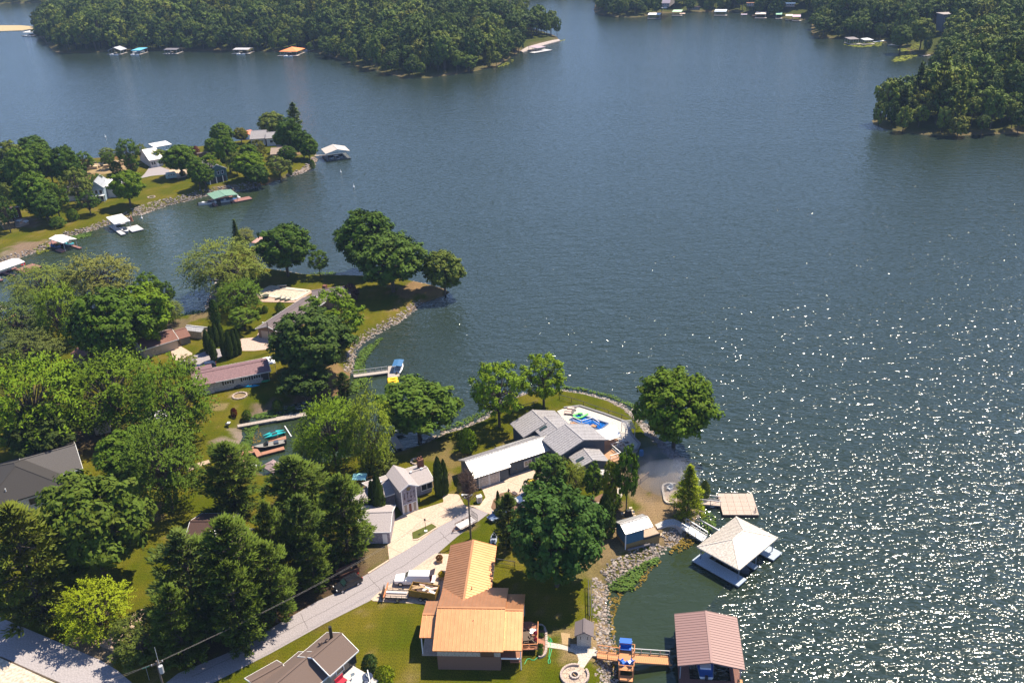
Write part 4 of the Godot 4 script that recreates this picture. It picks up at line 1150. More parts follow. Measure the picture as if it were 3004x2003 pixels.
func shores() -> void:
	rng.seed = 900
	var gr := [mat("stone_grey", Color(0.27, 0.23, 0.215), 0.9, 0, 0.8), mat("stone_pink", Color(0.33, 0.25, 0.2), 0.9, 0, 0.8), mat("stone_dark", Color(0.16, 0.14, 0.135), 0.9, 0, 0.8), mat("stone_pale", Color(0.42, 0.36, 0.32), 0.9, 0, 0.8)]
	bank_of_rocks("riprap_bank", "loose grey and pink riprap between the near lawn and the cove", [2012, 1588, 1998, 1596, 1958, 1608, 1938, 1631, 1901, 1646, 1872, 1660, 1823, 1694, 1789, 1714, 1785, 1735, 1786, 1752, 1789, 1800, 1794, 1824, 1800, 1885, 1804, 1965, 1808, 2002, 1811, 2060], 2.7, 40.0, 0.1, 0.28, gr, 260, near_poly)
	bank_of_rocks("riprap_bank", "pale riprap curving round the pool house lawn", [1499, 1165, 1537, 1153, 1590, 1145, 1644, 1142, 1721, 1153, 1798, 1174, 1855, 1203, 1893, 1241, 1925, 1275], 2.6, 24.0, 0.12, 0.32, gr, 30, near_poly)
	bank_of_rocks("riprap_bank", "dark rocks under the big tree on the point", [1925, 1275, 1955, 1306, 1985, 1330, 2012, 1358, 2022, 1390, 2040, 1425], 3.0, 16.0, 0.2, 0.5, [gr[0], gr[2]], 20, near_poly)
	bank_of_rocks("riprap_bank", "rocks around the bald cypress", [2066, 1500, 2054, 1524, 2044, 1548, 2012, 1588], 3.0, 18.0, 0.15, 0.4, [gr[0], gr[2], gr[1]], 20, near_poly)
	bank_of_rocks("riprap_bank", "low rock edge left of the pool house trees", [1227, 1301, 1269, 1282, 1294, 1269, 1349, 1254, 1407, 1230, 1450, 1200], 2.0, 14.0, 0.12, 0.32, gr, 20, near_poly)
	bank_of_rocks("riprap_bank", "gravelly rock edge above the reed crescent", [1246, 890, 1227, 902, 1205, 922, 1178, 944, 1140, 962, 1100, 985, 1066, 1006, 1045, 1028, 1040, 1059, 1036, 1095], 2.4, 16.0, 0.12, 0.34, gr, 20, near_poly)
	bank_of_rocks("riprap_bank", "thin gravel line on the north shore of the pool peninsula", [768, 785, 825, 793, 902, 806, 978, 808, 1055, 810, 1150, 813, 1258, 833], 1.4, 10.0, 0.1, 0.25, [gr[1], gr[3]], 0, near_poly)
	bank_of_rocks("riprap_bank", "rubble on the shaded west bank of the pool peninsula", [600, 905, 612, 880, 626, 850, 634, 815, 640, 780], 3.5, 12.0, 0.2, 0.5, gr, 20, near_poly)
	bank_of_rocks("riprap_bank", "broad pale stone revetment in the middle of the peninsula lawn", [491, 604, 450, 617, 415, 630, 388, 634], 4.6, 26.0, 0.16, 0.38, gr, 20, mid_poly)
	bank_of_rocks("riprap_bank", "rocky shaded bank behind the green boathouse", [768, 545, 730, 556, 696, 563, 640, 568, 594, 577, 549, 590, 491, 604], 4.0, 12.0, 0.2, 0.5, [gr[0], gr[2]], 20, mid_poly)
	bank_of_rocks("riprap_bank", "flat rocks at the tip of the middle peninsula", [931, 465, 920, 487, 888, 508, 848, 519], 2.4, 9.0, 0.25, 0.6, [gr[0], gr[1]], 20, mid_poly)
	bank_of_rocks("riprap_bank", "stony shore along the left channel bank", [388, 634, 350, 648, 308, 662, 268, 678, 225, 688, 187, 695, 147, 728, 89, 746, 45, 760, 0, 773, -60, 790], 2.6, 12.0, 0.15, 0.42, gr, 20, mid_poly)
	var g1 := leaf("pond_weed", Color(0.055, 0.11, 0.035), 0.2); var g2 := leaf("pond_weed_brown", Color(0.13, 0.105, 0.035), 0.2); var g3 := leaf("lily_pads", Color(0.115, 0.15, 0.03), 0.2)
	weeds("reed_bed", "green crescent of water weed at the inlet pier", ats([1130, 988, 1092, 1006, 1060, 1028, 1045, 1050, 1038, 1090, 1032, 1130, 1028, 1160, 1050, 1152, 1072, 1128, 1084, 1106, 1070, 1085, 1074, 1055, 1090, 1032, 1108, 1012]), g1, 30.0, 0.55, 0.35)
	var w5 := func(l): return zats(1700, 1350, 0.28698, l, 0.0)
	weeds("reed_bed", "green weed bed in the cove below the blue shed", w5.call([290, 1300, 420, 1200, 560, 1110, 700, 1040, 830, 990, 800, 1070, 700, 1105, 640, 1180, 590, 1260, 560, 1340, 460, 1355, 330, 1350]), g1, 34.0, 0.5, 0.45)
	weeds("reed_bed", "brown weed fringe of the cove riprap", w5.call([300, 1360, 460, 1360, 420, 1420, 400, 1500, 345, 1640, 370, 1750, 390, 1960, 360, 2200, 330, 2200, 310, 1568, 300, 1450]), g2, 14.0, 0.4, 0.1)
	weeds("reed_bed", "brown weed tip beside the green weed bed in the cove", w5.call([560, 1340, 590, 1260, 640, 1180, 700, 1105, 800, 1070, 830, 990, 850, 1010, 830, 1080, 720, 1140, 690, 1210, 640, 1290]), g2, 16.0, 0.4, 0.1)
	weeds("reed_bed", "weeds at the foot of the white dock gangway", w5.call([1020, 830, 1090, 770, 1180, 800, 1190, 850, 1080, 920, 980, 970, 920, 960, 930, 920]), g2, 20.0, 0.45, 0.3)
	weeds("reed_bed", "green weeds between the bald cypress and the white dock", w5.call([1230, 600, 1320, 520, 1400, 600, 1400, 660, 1330, 760, 1260, 720]), g1, 22.0, 0.45, 0.5)
	var w4 := func(l): return zats(640, 1180, 0.15303, l, 0.0)
	weeds("reed_bed", "bright weeds on the west side of the boat slip pond", w4.call([480, 480, 780, 455, 700, 560, 660, 680, 650, 800, 650, 905, 560, 950, 480, 900, 440, 760, 520, 640]), g1, 34.0, 0.45, 0.3)
	weeds("reed_bed", "grass and weed strip north of the long grey pier", w4.call([600, 350, 700, 250, 1050, 150, 1450, 80, 1480, 150, 1100, 290, 900, 300]), g1, 34.0, 0.45, 0.3)
	weeds("reed_bed", "yellow algae in the boat slip pond", w4.call([640, 700, 700, 590, 780, 480, 800, 560, 860, 620, 820, 740, 720, 800, 660, 780]), g2, 12.0, 0.35, 0.05, 0.95)
	weeds("reed_bed", "weeds between the boat slip and the mauve gazebo", w4.call([470, 1060, 560, 1010, 700, 1040, 740, 1110, 600, 1130]), g1, 30.0, 0.45, 0.3)
	weeds("reed_bed", "weed patch beside the white two-deck boathouse", ats([187, 697, 225, 690, 268, 679, 264, 692, 225, 703, 200, 706]), g1, 14.0, 0.8, 0.2)
	weeds("reed_bed", "yellow-green weed patch under the gangway of the white two-deck boathouse", ats([100, 735, 140, 720, 147, 735, 110, 748]), g3, 8.0, 0.8, 0.2)
	var w3 := func(l): return zats(2200, 0, 0.34184, l, 0.0)
	weeds("lily_pads", "raft of lily pads in front of the two small cove docks", w3.call([800, 378, 940, 368, 1160, 362, 1135, 392, 1040, 402, 950, 406, 870, 398]), g3, 0.7, 2.6, 0.1, 0.97)
	weeds("lily_pads", "oval raft of lily pads in the right cove", w3.call([1218, 522, 1250, 500, 1290, 475, 1440, 465, 1430, 485, 1330, 522, 1250, 531]), g3, 0.8, 2.4, 0.1, 0.97)
	weeds("lily_pads", "lily pads at the shore of the right cove", w3.call([1265, 425, 1330, 402, 1470, 395, 1460, 430, 1310, 442]), g3, 0.7, 2.4, 0.1, 0.97)
	weeds("reed_bed", "green weed edge outside the pool house riprap", ats([1644, 1138, 1721, 1148, 1798, 1169, 1855, 1197, 1893, 1234, 1900, 1225, 1862, 1188, 1800, 1162, 1720, 1142, 1650, 1133]), g1, 24.0, 0.5, 0.3)
	weeds("reed_bed", "green weed edge left of the pool house trees", ats([1294, 1266, 1349, 1251, 1407, 1227, 1450, 1197, 1440, 1192, 1400, 1214, 1340, 1240, 1290, 1256]), g1, 24.0, 0.5, 0.3)
	weeds("reed_bed", "weedy mud flat at the head of the channel", ats([497, 944, 542, 929, 583, 921, 600, 908, 590, 912, 560, 912, 520, 925, 500, 935]), g1, 16.0, 0.5, 0.2)
	weeds("reed_bed", "weed strip north of the pool peninsula path", ats([905, 803, 960, 796, 990, 800, 978, 806]), g1, 16.0, 0.5, 0.2)
	weeds("reed_bed", "green weed along the far left hill's right tip", ats([1465, 193, 1508, 172, 1505, 180, 1480, 194, 1440, 200]), g3, 0.6, 2.0, 0.1, 0.97)
	weeds("reed_bed", "pale weed spit at the far left hill's tip", ats([1615, 124, 1648, 115, 1662, 116, 1640, 122]), g3, 0.6, 2.0, 0.1, 0.97)

func solve(eL: Vector2, eR: Vector2, rp: Vector2, ye: float, pitch: float) -> Dictionary:
	var a := at(eL, ye); var b := at(eR, ye)
	var f := frame(a, b)
	var half := 4.0
	for i in 10:
		half = clampf(-(f.affine_inverse() * at(rp, ye + half * pitch)).z, 0.6, 30.0)
	f.origin.y = 0.0
	return {"t": f, "w": Vector2(b.x - a.x, b.z - a.z).length(), "half": half, "rise": half * pitch}
func gable(o: Node3D, x0: float, x1: float, zf: float, zb: float, zr: float, y0: float, ye: float, rise: float, wallm: Material, roofm: Material, over := 0.5, seam := 0.0, trim: Material = null) -> void:
	var pf := rise / (zf - zr); var pb := rise / (zr - zb)
	var wx0 := x0 + over; var wx1 := x1 - over; var wf := zf - over; var wb := zb + over
	var th := 0.16
	if wallm:
		var m := Mb.new()
		var yf := ye + over * pf - th; var yb := ye + over * pb - th; var yr := ye + rise - th
		m.quad(V(wx0, y0, wf), V(wx1, y0, wf), V(wx1, yf, wf), V(wx0, yf, wf))
		m.quad(V(wx1, y0, wb), V(wx0, y0, wb), V(wx0, yb, wb), V(wx1, yb, wb))
		m.quad(V(wx1, y0, wf), V(wx1, y0, wb), V(wx1, yb, wb), V(wx1, yf, wf))
		m.tri(V(wx1, yf, wf), V(wx1, yb, wb), V(wx1, yr, zr))
		m.quad(V(wx0, y0, wb), V(wx0, y0, wf), V(wx0, yf, wf), V(wx0, yb, wb))
		m.tri(V(wx0, yb, wb), V(wx0, yf, wf), V(wx0, yr, zr))
		part("wall", m, wallm, o)
	for s in 2:
		var ze := zf if s == 0 else zb
		var m2 := Mb.new()
		var a := V(x0, ye, ze); var b := V(x1, ye, ze); var c := V(x1, ye + rise, zr); var d := V(x0, ye + rise, zr)
		if s == 1:
			var q := a; a = b; b = q; q = c; c = d; d = q
		var dn := Vector3.DOWN * th
		m2.hexa([a + dn, b + dn, c + dn, d + dn, a, b, c, d])
		var sl := part("roof_slope", m2, roofm, o)
		if seam > 0.0:
			var ln := Vector2(ye + rise - ye, ze - zr).length()
			var sm := Mb.new(); sm.box(V(-0.035, 0.0, -ln * 0.5), V(0.035, 0.05, ln * 0.5))
			var me := sm.mesh()
			var up := (d - a).normalized()
			var nx := Vector3.RIGHT if s == 0 else Vector3.LEFT
			var k := int((x1 - x0) / seam)
			for i in k + 1:
				var p := part("seam", me, roofm, sl)
				var x := x0 + 0.04 + (x1 - x0 - 0.08) * i / k
				var zz := -up
				p.transform = Transform3D(Basis(nx, zz.cross(nx), zz), (V(x, ye, ze) + V(x, ye + rise, zr)) * 0.5 + Vector3.UP * 0.002)
		if trim:
			var e := Mb.new(); e.bar(a + V(0, -0.1, 0), b + V(0, -0.1, 0), 0.1, 0.2)
			e.bar(a + V(0, -0.08, 0), d + V(0, -0.08, 0), 0.07, 0.22); e.bar(b + V(0, -0.08, 0), c + V(0, -0.08, 0), 0.07, 0.22)
			part("fascia", e, trim, o)
	var r := Mb.new(); r.bar(V(x0, ye + rise + 0.02, zr), V(x1, ye + rise + 0.02, zr), 0.34, 0.07)
	part("ridge_cap", r, roofm, o)
func hip(o: Node3D, w: float, d: float, ye: float, rise: float, roofm: Material, seam := 0.0, inset := -1.0) -> void:
	var i := minf(w, d) * 0.5 if inset < 0 else inset
	var A := V(0, ye, 0); var B := V(w, ye, 0); var C := V(w, ye, -d); var D := V(0, ye, -d)
	var r0 := V(i, ye + rise, -d * 0.5) if w > d else V(w * 0.5, ye + rise, -i)
	var r1 := V(w - i, ye + rise, -d * 0.5) if w > d else V(w * 0.5, ye + rise, -d + i)
	var lists := [[A, B, r1, r0], [C, D, r0, r1], [B, C, r1], [D, A, r0]] if w > d else [[D, A, r0, r1], [B, C, r1, r0], [A, B, r0], [C, D, r1]]
	for l in lists:
		var m := Mb.new()
		if l.size() == 4: m.quad(l[0], l[1], l[2], l[3])
		else: m.tri(l[0], l[1], l[2])
		var sl := part("roof_slope", m, roofm, o)
		if seam > 0.0:
			var e0: Vector3 = l[0]; var e1: Vector3 = l[1]
			var al := (e1 - e0).normalized(); var ln := e0.distance_to(e1)
			var top0: Vector3 = l[-1]; var top1: Vector3 = l[2]
			var t0 := (top0 - e0).dot(al); var t1 := (top1 - e0).dot(al)
			var inw := (top0 - e0) - al * t0
			var k := int(ln / seam)
			for q in range(1, k):
				var s := ln * q / k
				var f := 1.0
				if s < t0: f = s / t0
				elif s > t1: f = (ln - s) / maxf(ln - t1, 0.01)
				if f < 0.08: continue
				var p0 := e0 + al * s; var p1 := p0 + inw * f
				var b := Mb.new(); b.bar(p0 + Vector3.UP * 0.02, p1 + Vector3.UP * 0.02, 0.06, 0.06)
				part("seam", b, roofm, sl)
	var e := Mb.new()
	for pr in [[A, r0], [B, r1 if w > d else r0], [C, r1], [D, r0 if w > d else r1], [r0, r1]]:
		e.bar(pr[0] + Vector3.UP * 0.03, pr[1] + Vector3.UP * 0.03, 0.22, 0.06)
	part("ridge_cap", e, roofm, o)
	var fa := Mb.new()
	for pr in [[A, B], [B, C], [C, D], [D, A]]:
		fa.bar(pr[0] + Vector3.DOWN * 0.12, pr[1] + Vector3.DOWN * 0.12, 0.08, 0.22)
	part("fascia", fa, roofm, o)
	var ce := Mb.new(); ce.quad(D + Vector3.DOWN * 0.03, C + Vector3.DOWN * 0.03, B + Vector3.DOWN * 0.03, A + Vector3.DOWN * 0.03)
	part("ceiling", ce, roofm, o)
func face_basis(f: String) -> Basis:
	match f:
		"r": return Basis(V(0, 0, -1), Vector3.UP, Vector3.RIGHT)
		"l": return Basis(V(0, 0, 1), Vector3.UP, Vector3.LEFT)
		"b": return Basis(Vector3.LEFT, Vector3.UP, V(0, 0, -1))
	return Basis()
func window(o: Node3D, c: Vector3, w: float, h: float, f := "f", fm: Material = null, pm: Material = null, called := "window", split := 1) -> MeshInstance3D:
	if fm == null: fm = mt("white_trim")
	if pm == null: pm = pane()
	var t := Transform3D(face_basis(f), c)
	var m := Mb.new()
	var b := 0.1
	for r in [[-w / 2, -h / 2, w / 2, -h / 2 + b], [-w / 2, h / 2 - b, w / 2, h / 2], [-w / 2, -h / 2 + b, -w / 2 + b, h / 2 - b], [w / 2 - b, -h / 2 + b, w / 2, h / 2 - b]]:
		m.box(V(r[0], r[1], -0.05), V(r[2], r[3], 0.06))
	for i in split - 1:
		var x := -w / 2 + w * (i + 1) / split
		m.box(V(x - 0.04, -h / 2 + b, -0.05), V(x + 0.04, h / 2 - b, 0.055))
	var k := part(called, m, fm, o)
	k.transform = t
	bx("pane", V(-w / 2 + b, -h / 2 + b, -0.04), V(w / 2 - b, h / 2 - b, 0.015), pm, k)
	return k
func pane() -> Material:
	return mat("window_glass", Color(0.025, 0.03, 0.035), 0.08, 0, 0)
func railing(o: Node3D, pts: Array, h: float, m: Material, every := 1.6, rails := 2, called := "railing") -> void:
	for i in pts.size() - 1:
		var a: Vector3 = pts[i]; var b: Vector3 = pts[i + 1]
		var r := Mb.new()
		r.bar(a + Vector3.UP * h, b + Vector3.UP * h, 0.12, 0.07)
		for q in rails - 1:
			r.bar(a + Vector3.UP * h * (q + 0.6) / rails, b + Vector3.UP * h * (q + 0.6) / rails, 0.045, 0.045)
		part(called, r, m, o)
		var n := maxi(1, int(a.distance_to(b) / every))
		for k in n + (1 if i == pts.size() - 2 else 0):
			var p := a.lerp(b, float(k) / n)
			var pb := Mb.new(); pb.box(p + V(-0.05, 0, -0.05), p + V(0.05, h + 0.03, 0.05))
			part("post", pb, m, o)

func gable_house(called: String, label: String, eL: Vector2, eR: Vector2, rp: Vector2, eave: float, pitch: float, wallm: Material, roofm: Material, over := 0.5, seam := 0.0, trim: Material = null, x0 := 0.0, dx1 := 0.0, cat := "house", base := G) -> Node3D:
	var s := solve(eL, eR, rp, base + eave, pitch)
	var t: Transform3D = s.t
	t.origin.y = base
	var o := thing(called, label, cat, t)
	gable(o, x0, s.w + dx1, 0.0, -2.0 * s.half, -s.half, 0.0, eave, s.rise, wallm, roofm, over, seam, trim)
	o.set_meta("label", label)
	dims = s
	return o
var dims := {}

func houses() -> void:
	var white := mt("white_siding")
	var trim := mt("white_trim")

	var copper := mat("copper_roof", Color(0.62, 0.3, 0.145), 0.43, 0.72, 0.12, ntex("roof_stain", 256, 0.02, 5, [[0.1, 0.9], [gray(0.93), gray(1)]]))
	var brick := mat("brick_wall", Color(0.24, 0.13, 0.085), 0.9, 0, 1.2)
	var tanw := mat("tan_siding", Color(0.5, 0.44, 0.36), 0.8, 0, 0.4)
	var w3 := func(x, y): return Z(1100, 1550, 0.28888, x, y)
	var o := gable_house("orange_roofed_house", "brick house with orange metal roof in two wings, nearest the wooden gangway", w3.call(582, 1243), w3.call(1303, 1254), w3.call(985, 806), 4.0, 0.3, null, copper, 0.5, 0.55)
	var W: float = dims.w; var D: float = dims.half * 2
	var m := Mb.new(); m.box(V(0.5, -0.4, -D + 0.5), V(W - 0.5, 2.55, -0.5)); part("brick_wall", m, brick, o)
	m = Mb.new()
	m.quad(V(0.5, 2.55, -0.5), V(W - 0.5, 2.55, -0.5), V(W - 0.5, 3.95, -0.5), V(0.5, 3.95, -0.5))
	for x in [0.5, W - 0.5]:
		var l := [V(x, 2.55, -0.5), V(x, 2.55, -D + 0.5), V(x, 3.95, -D + 0.5), V(x, 3.85 + dims.rise, -D * 0.5), V(x, 3.95, -0.5)]
		if x < 1.0: l.reverse()
		m.quad(l[0], l[1], l[2], l[4]); m.tri(l[2], l[3], l[4]) if x > 1.0 else m.tri(l[0], l[1], l[2])
		if x < 1.0: m.quad(l[0], l[2], l[3], l[4])
	m.quad(V(W - 0.5, 2.55, -D + 0.5), V(0.5, 2.55, -D + 0.5), V(0.5, 3.95, -D + 0.5), V(W - 0.5, 3.95, -D + 0.5))
	part("upper_wall", m, tanw, o)
	window(o, V(W * 0.765, 3.1, -0.48), 1.9, 1.1, "f", mt("brown_frame"), mat("brown_blind", Color(0.12, 0.06, 0.035), 0.5, 0, 0))
	var rise: float = dims.rise

	gable(o, W - 0.15, W + 2.6, -0.35, -D + 1.3, -D * 0.5, 2.2, 3.95, rise - 0.25, null, copper, 0.2, 0.55)
	for z in [-0.7, -D * 0.5, -D + 1.6]:
		bx("porch_post", V(W + 2.3, -0.2, z - 0.07), V(W + 2.44, 3.9, z + 0.07), trim, o)
	bx("porch_floor", V(W - 0.5, 1.9, -D + 1.5), V(W + 2.4, 2.1, -0.6), mat("deck_brown", Color(0.3, 0.13, 0.075), 0.8, 0, 0.6), o)
	bx("porch_beam", V(W - 0.4, 2.1, -0.62), V(W + 2.4, 2.3, -0.5), trim, o)
	gable(o, -2.3, 0.1, -2.9, -D + 2.6, -D * 0.5 - 0.15, 0.0, 3.6, 0.9, null, copper, 0.2, 0.55)
	for z in [-3.2, -D + 3.0]:
		bx("porch_post", V(-2.15, -0.2, z - 0.06), V(-2.0, 3.6, z + 0.06), trim, o)
	bx("porch_floor", V(-2.2, -0.1, -D + 2.8), V(0.5, 0.25, -3.0), concrete[0], o)

	var s := solve(w3.call(1175, 690), w3.call(1237, 178), w3.call(945, 445), G + 4.0, 0.32)
	var wing := Node3D.new(); wing.name = "north_wing"; o.add_child(wing)
	var t: Transform3D = s.t; t.origin.y = G
	wing.transform = o.transform.affine_inverse() * t
	gable(wing, -4.6, s.w, 0.0, -2.0 * s.half, -s.half, 0.0, 4.0, s.rise, null, copper, 0.5, 0.55)
	var wt := wing.transform
	adopt(o, wing)
	bx("north_wall", V(-0.2, -0.4, -2 * s.half + 0.5), V(s.w - 0.5, 3.95, -0.5), tanw, o).transform = wt
	for q in 2:
		bx("garage_door", V(2.0 + q * 4.6, 0.0, -2 * s.half + 0.42), V(5.8 + q * 4.6, 2.3, -2 * s.half + 0.46), trim, o).transform = wt
	for pv in [w3.call(983, 615), w3.call(998, 957)]:
		var pp: Vector3 = o.transform.affine_inverse() * at(pv, G + 5.0)
		m = Mb.new(); m.tube(pp + V(0, -0.6, 0), pp + V(0, 0.45, 0), 0.07, 0.07, 6); part("vent_pipe", m, mt("dark_metal"), o)

	tower_house()
	pool_house()

	var shingle := mat("brown_shingles", Color(0.19, 0.132, 0.108), 0.95, 0, 0.8, ntex("shingle_streaks", 512, 0.03, 5, [[0.1, 0.5, 0.9], [gray(0.62), gray(0.85), gray(1.0)]]))
	var cream := mat("cream_siding", Color(0.55, 0.5, 0.42), 0.8, 0, 0.4)
	var w4 := func(x, y): return Z(820, 1880, 0.13605, x, y)
	o = gable_house("shingled_house", "brown-shingled house with black stove pipe and white deck at the bottom edge", w4.call(1075, 758), w4.call(1700, 205), Vector2(938, 1909), 4.2, 0.5, cream, shingle, 0.5, 0.0, trim)
	W = dims.w; D = dims.half * 2
	m = Mb.new(); m.tube(V(W - 1.2, 4.2 + dims.rise - 0.9, -D * 0.62), V(W - 1.2, 4.2 + dims.rise + 1.7, -D * 0.62), 0.24, 0.24, 10); part("stove_pipe", m, mat("black_metal", Color(0.02, 0.02, 0.022), 0.5, 0.3, 0), o)
	for q in [[0.45, 0.7], [0.6, 0.62]]:
		bx("roof_vent", V(W * q[0], 4.2 + dims.rise * 0.72, -D * q[1] - 0.2), V(W * q[0] + 0.4, 4.2 + dims.rise * 0.95, -D * q[1] + 0.2), shingle, o)
	window(o, V(W * 0.72, 2.9, -0.47), 2.6, 2.0, "f", mt("dark_frame"), null, "glass_door", 2)
	window(o, V(W * 0.4, 3.2, -0.47), 1.5, 1.2)
	gable(o, -9.0, 1.2, -0.8, -7.6, -4.2, 0.0, 3.4, 1.9, cream, shingle, 0.45, 0.0, trim)
	var dk := mat("white_deck", Color(0.62, 0.57, 0.54), 0.7, 0, 0.8)
	bx("deck", V(0.5, 1.75, -0.4), V(W - 1.0, 1.95, 4.4), dk, o)
	for x in [0.8, W * 0.5, W - 1.4]:
		bx("deck_post", V(x, -0.2, 4.1), V(x + 0.15, 1.75, 4.25), trim, o)
	railing(o, [V(0.6, 1.95, 4.3), V(W - 2.4, 1.95, 4.3)], 0.95, trim, 1.3, 4)
	railing(o, [V(W - 2.4, 1.95, 4.3), V(W - 1.1, 1.95, 2.6)], 0.95, trim, 1.3, 4)
	shingled_t = o.transform; shingled_w = W
	o = gable_house("shingled_garage", "second brown-shingled roof in the bottom left, beside the lane", Vector2(755, 2040), Vector2(851, 1985), Vector2(800, 1962), 3.0, 0.45, cream, shingle, 0.5, 0.0, trim)

	var slate := mat("grey_shingles", Color(0.05, 0.045, 0.044), 0.95, 0, 0.5, ntex("shingle_streaks", 512, 0.03, 5, []))
	var w1 := func(x, y): return Z(0, 1200, 0.5121, x, y)
	var a := at(w1.call(-120, 585), G + 3.4); var b := at(w1.call(372, 436), G + 3.4)
	t = frame(a, b); t.origin.y = G
	o = thing("grey_hip_house", "white house with dark grey hip roof at the left edge", "house", t)
	W = a.distance_to(b)
	var dep := -(t.affine_inverse() * at(w1.call(60, 322), G + 6.4)).z * 2.0
	hip(o, W, dep, 3.4, 3.0, slate)
	bx("wall", V(0.5, -0.3, -dep + 0.5), V(W - 0.5, 3.35, -0.5), white, o)
	gable(o, W - 6.2, W + 3.6, -4.2, -dep - 0.5, -dep * 0.5 - 2.2, 0.0, 3.4, 2.4, white, mat("light_grey_shingles", Color(0.13, 0.118, 0.115), 0.95, 0, 0.5, ntex("shingle_streaks", 512, 0.03, 5, [])), 0.4, 0.0, trim)
	for x in [0.37, 0.6]:
		window(o, V(W * x, 1.9, -0.47), 1.5, 1.2, "f", mt("brown_frame"))
	bx("deck", V(W * 0.1, 1.0, -0.5), V(W * 0.36, 1.2, 3.6), dk, o)
	railing(o, [V(W * 0.1, 1.2, 3.5), V(W * 0.36, 1.2, 3.5), V(W * 0.36, 1.2, -0.4)], 1.0, trim, 1.2, 4)
	m = Mb.new(); m.tube(V(W * 0.33, 3.6, -2.4), V(W * 0.33, 5.0, -2.4), 0.1, 0.1, 6); part("vent_pipe", m, trim, o)

	var brownr := mat("dark_brown_shingles", Color(0.1, 0.052, 0.042), 0.95, 0, 0.5, ntex("shingle_streaks", 512, 0.03, 5, []))
	o = gable_house("brown_cottage", "cottage with dark brown roof and white gable trim among the pines", w1.call(1040, 800), w1.call(1262, 800), w1.call(1200, 640), 3.0, 0.42, cream, brownr, 0.4, 0.0, trim)
	W = dims.w
	bx("chimney_box", V(W * 0.66, 3.4, -2.6), V(W * 0.66 + 0.9, 5.0, -1.8), trim, o)
	gable(o, W - 0.5, W + 4.0, -1.2, -5.6, -3.4, 0.0, 2.8, 1.3, cream, mat("tan_shingles", Color(0.28, 0.2, 0.15), 0.95, 0, 0.5), 0.4, 0.0, trim)

	var w5 := func(x, y): return Z(950, 1250, 0.31894, x, y)
	var grs := mat("pale_grey_shingles", Color(0.42, 0.37, 0.37), 0.9, 0, 0.7, ntex("shingle_streaks", 512, 0.03, 5, []))
	o = gable_house("grey_garage", "pale grey-roofed garage beside the tower house forecourt, half hidden by pines", w5.call(300, 980), w5.call(612, 972), w5.call(470, 790), 2.6, 0.36, mt("lavender_siding"), grs, 0.25, 0.0, trim, 0.0, 0.0, "garage")
	bx("side_door", V(dims.w - 1.5, 0, -0.24), V(dims.w - 0.7, 2.0, -0.2), trim, o)

	var purple := mat("purple_roof", Color(0.225, 0.125, 0.135), 0.7, 0.05, 0.25)
	var w2 := func(x, y): return Z(500, 600, 0.38265, x, y)
	o = gable_house("purple_roofed_house", "long white house with purple-brown roof above the boat slip pond", w2.call(207, 1388), w2.call(768, 1276), w2.call(500, 1237), 2.7, 0.3, white, purple, 0.55, 0.0, trim)
	W = dims.w; D = dims.half * 2
	gable(o, -1.0, 3.8, 0.25, -D - 2.2, -D * 0.5 - 1.0, 0.0, 2.7, dims.rise + 0.2, white, purple, 0.5, 0.0)
	for q in [[0.4, 1.7], [0.64, 1.3], [0.8, 1.7]]:
		var k := window(o, V(W * q[0], 1.75, -0.52), q[1], 0.95, "f", trim, null, "window", 3)
		for sx in [-1, 1]:
			bx("shutter", V(sx * (q[1] * 0.5 + 0.22) - 0.18, -0.48, -0.03), V(sx * (q[1] * 0.5 + 0.22) + 0.18, 0.48, 0.03), mt("dark_frame"), k)
	bx("screen_porch", V(W - 2.0, 0.3, -0.56), V(W - 0.7, 2.3, -0.48), mat("screen", Color(0.06, 0.06, 0.055), 0.6, 0, 0), o)
	bx("awning", V(W - 0.8, 2.72, -D + 0.2), V(W + 1.6, 2.86, -D * 0.45), trim, o)
	for z in [-D + 0.4, -D * 0.48]:
		bx("awning_post", V(W + 1.4, 0, z - 0.05), V(W + 1.5, 2.75, z + 0.05), trim, o)
	purple_t = o.transform; purple_w = W

	var w6 := func(x, y): return Z(0, 750, 0.3189, x, y)
	var redr := mat("red_brown_shingles", Color(0.26, 0.125, 0.095), 0.95, 0, 0.5, ntex("shingle_streaks", 512, 0.03, 5, []))
	var tan2 := mat("tan_wall", Color(0.5, 0.4, 0.28), 0.85, 0, 0.3)
	o = gable_house("tan_garage", "tan garage with red-brown roof under the sunlit big tree", w6.call(1300, 870), w6.call(1642, 765), w6.call(1500, 702), 2.6, 0.36, tan2, redr, 0.35, 0.0, trim, 0.0, 0.0, "garage")
	bx("garage_door", V(dims.w * 0.5, 0, -0.34), V(dims.w * 0.93, 2.1, -0.3), mt("tan_door"), o)
	o = gable_house("grey_shed", "grey board shed with red-brown roof attached behind the tan garage", w6.call(1645, 768), w6.call(1752, 738), w6.call(1610, 692), 2.0, 0.35, mat("grey_boards", Color(0.24, 0.21, 0.17), 0.9, 0, 0.5), redr, 0.25, 0.0, null, 0.0, 0.0, "shed")
	o = gable_house("white_roofed_shed", "cream shed with shiny white roof on the lawn above the tan garage", w6.call(1682, 684), w6.call(1848, 702), w6.call(1805, 652), 2.1, 0.4, tan2, mt("white_metal_roof"), 0.15, 0.0, null, 0.0, 0.0, "shed")

	var mauve := mat("mauve_shingles", Color(0.2, 0.155, 0.16), 0.9, 0, 0.5, ntex("shingle_streaks", 512, 0.03, 5, []))
	var tanb := mat("tan_brick", Color(0.3, 0.19, 0.12), 0.9, 0, 0.6)
	o = gable_house("mauve_ranch_house", "long ranch house with mauve roof behind the empty pool", w2.call(835, 985), w2.call(1190, 742), w2.call(965, 778), 2.6, 0.36, tanb, mauve, 0.5, 0.0, trim)
	W = dims.w; D = dims.half * 2
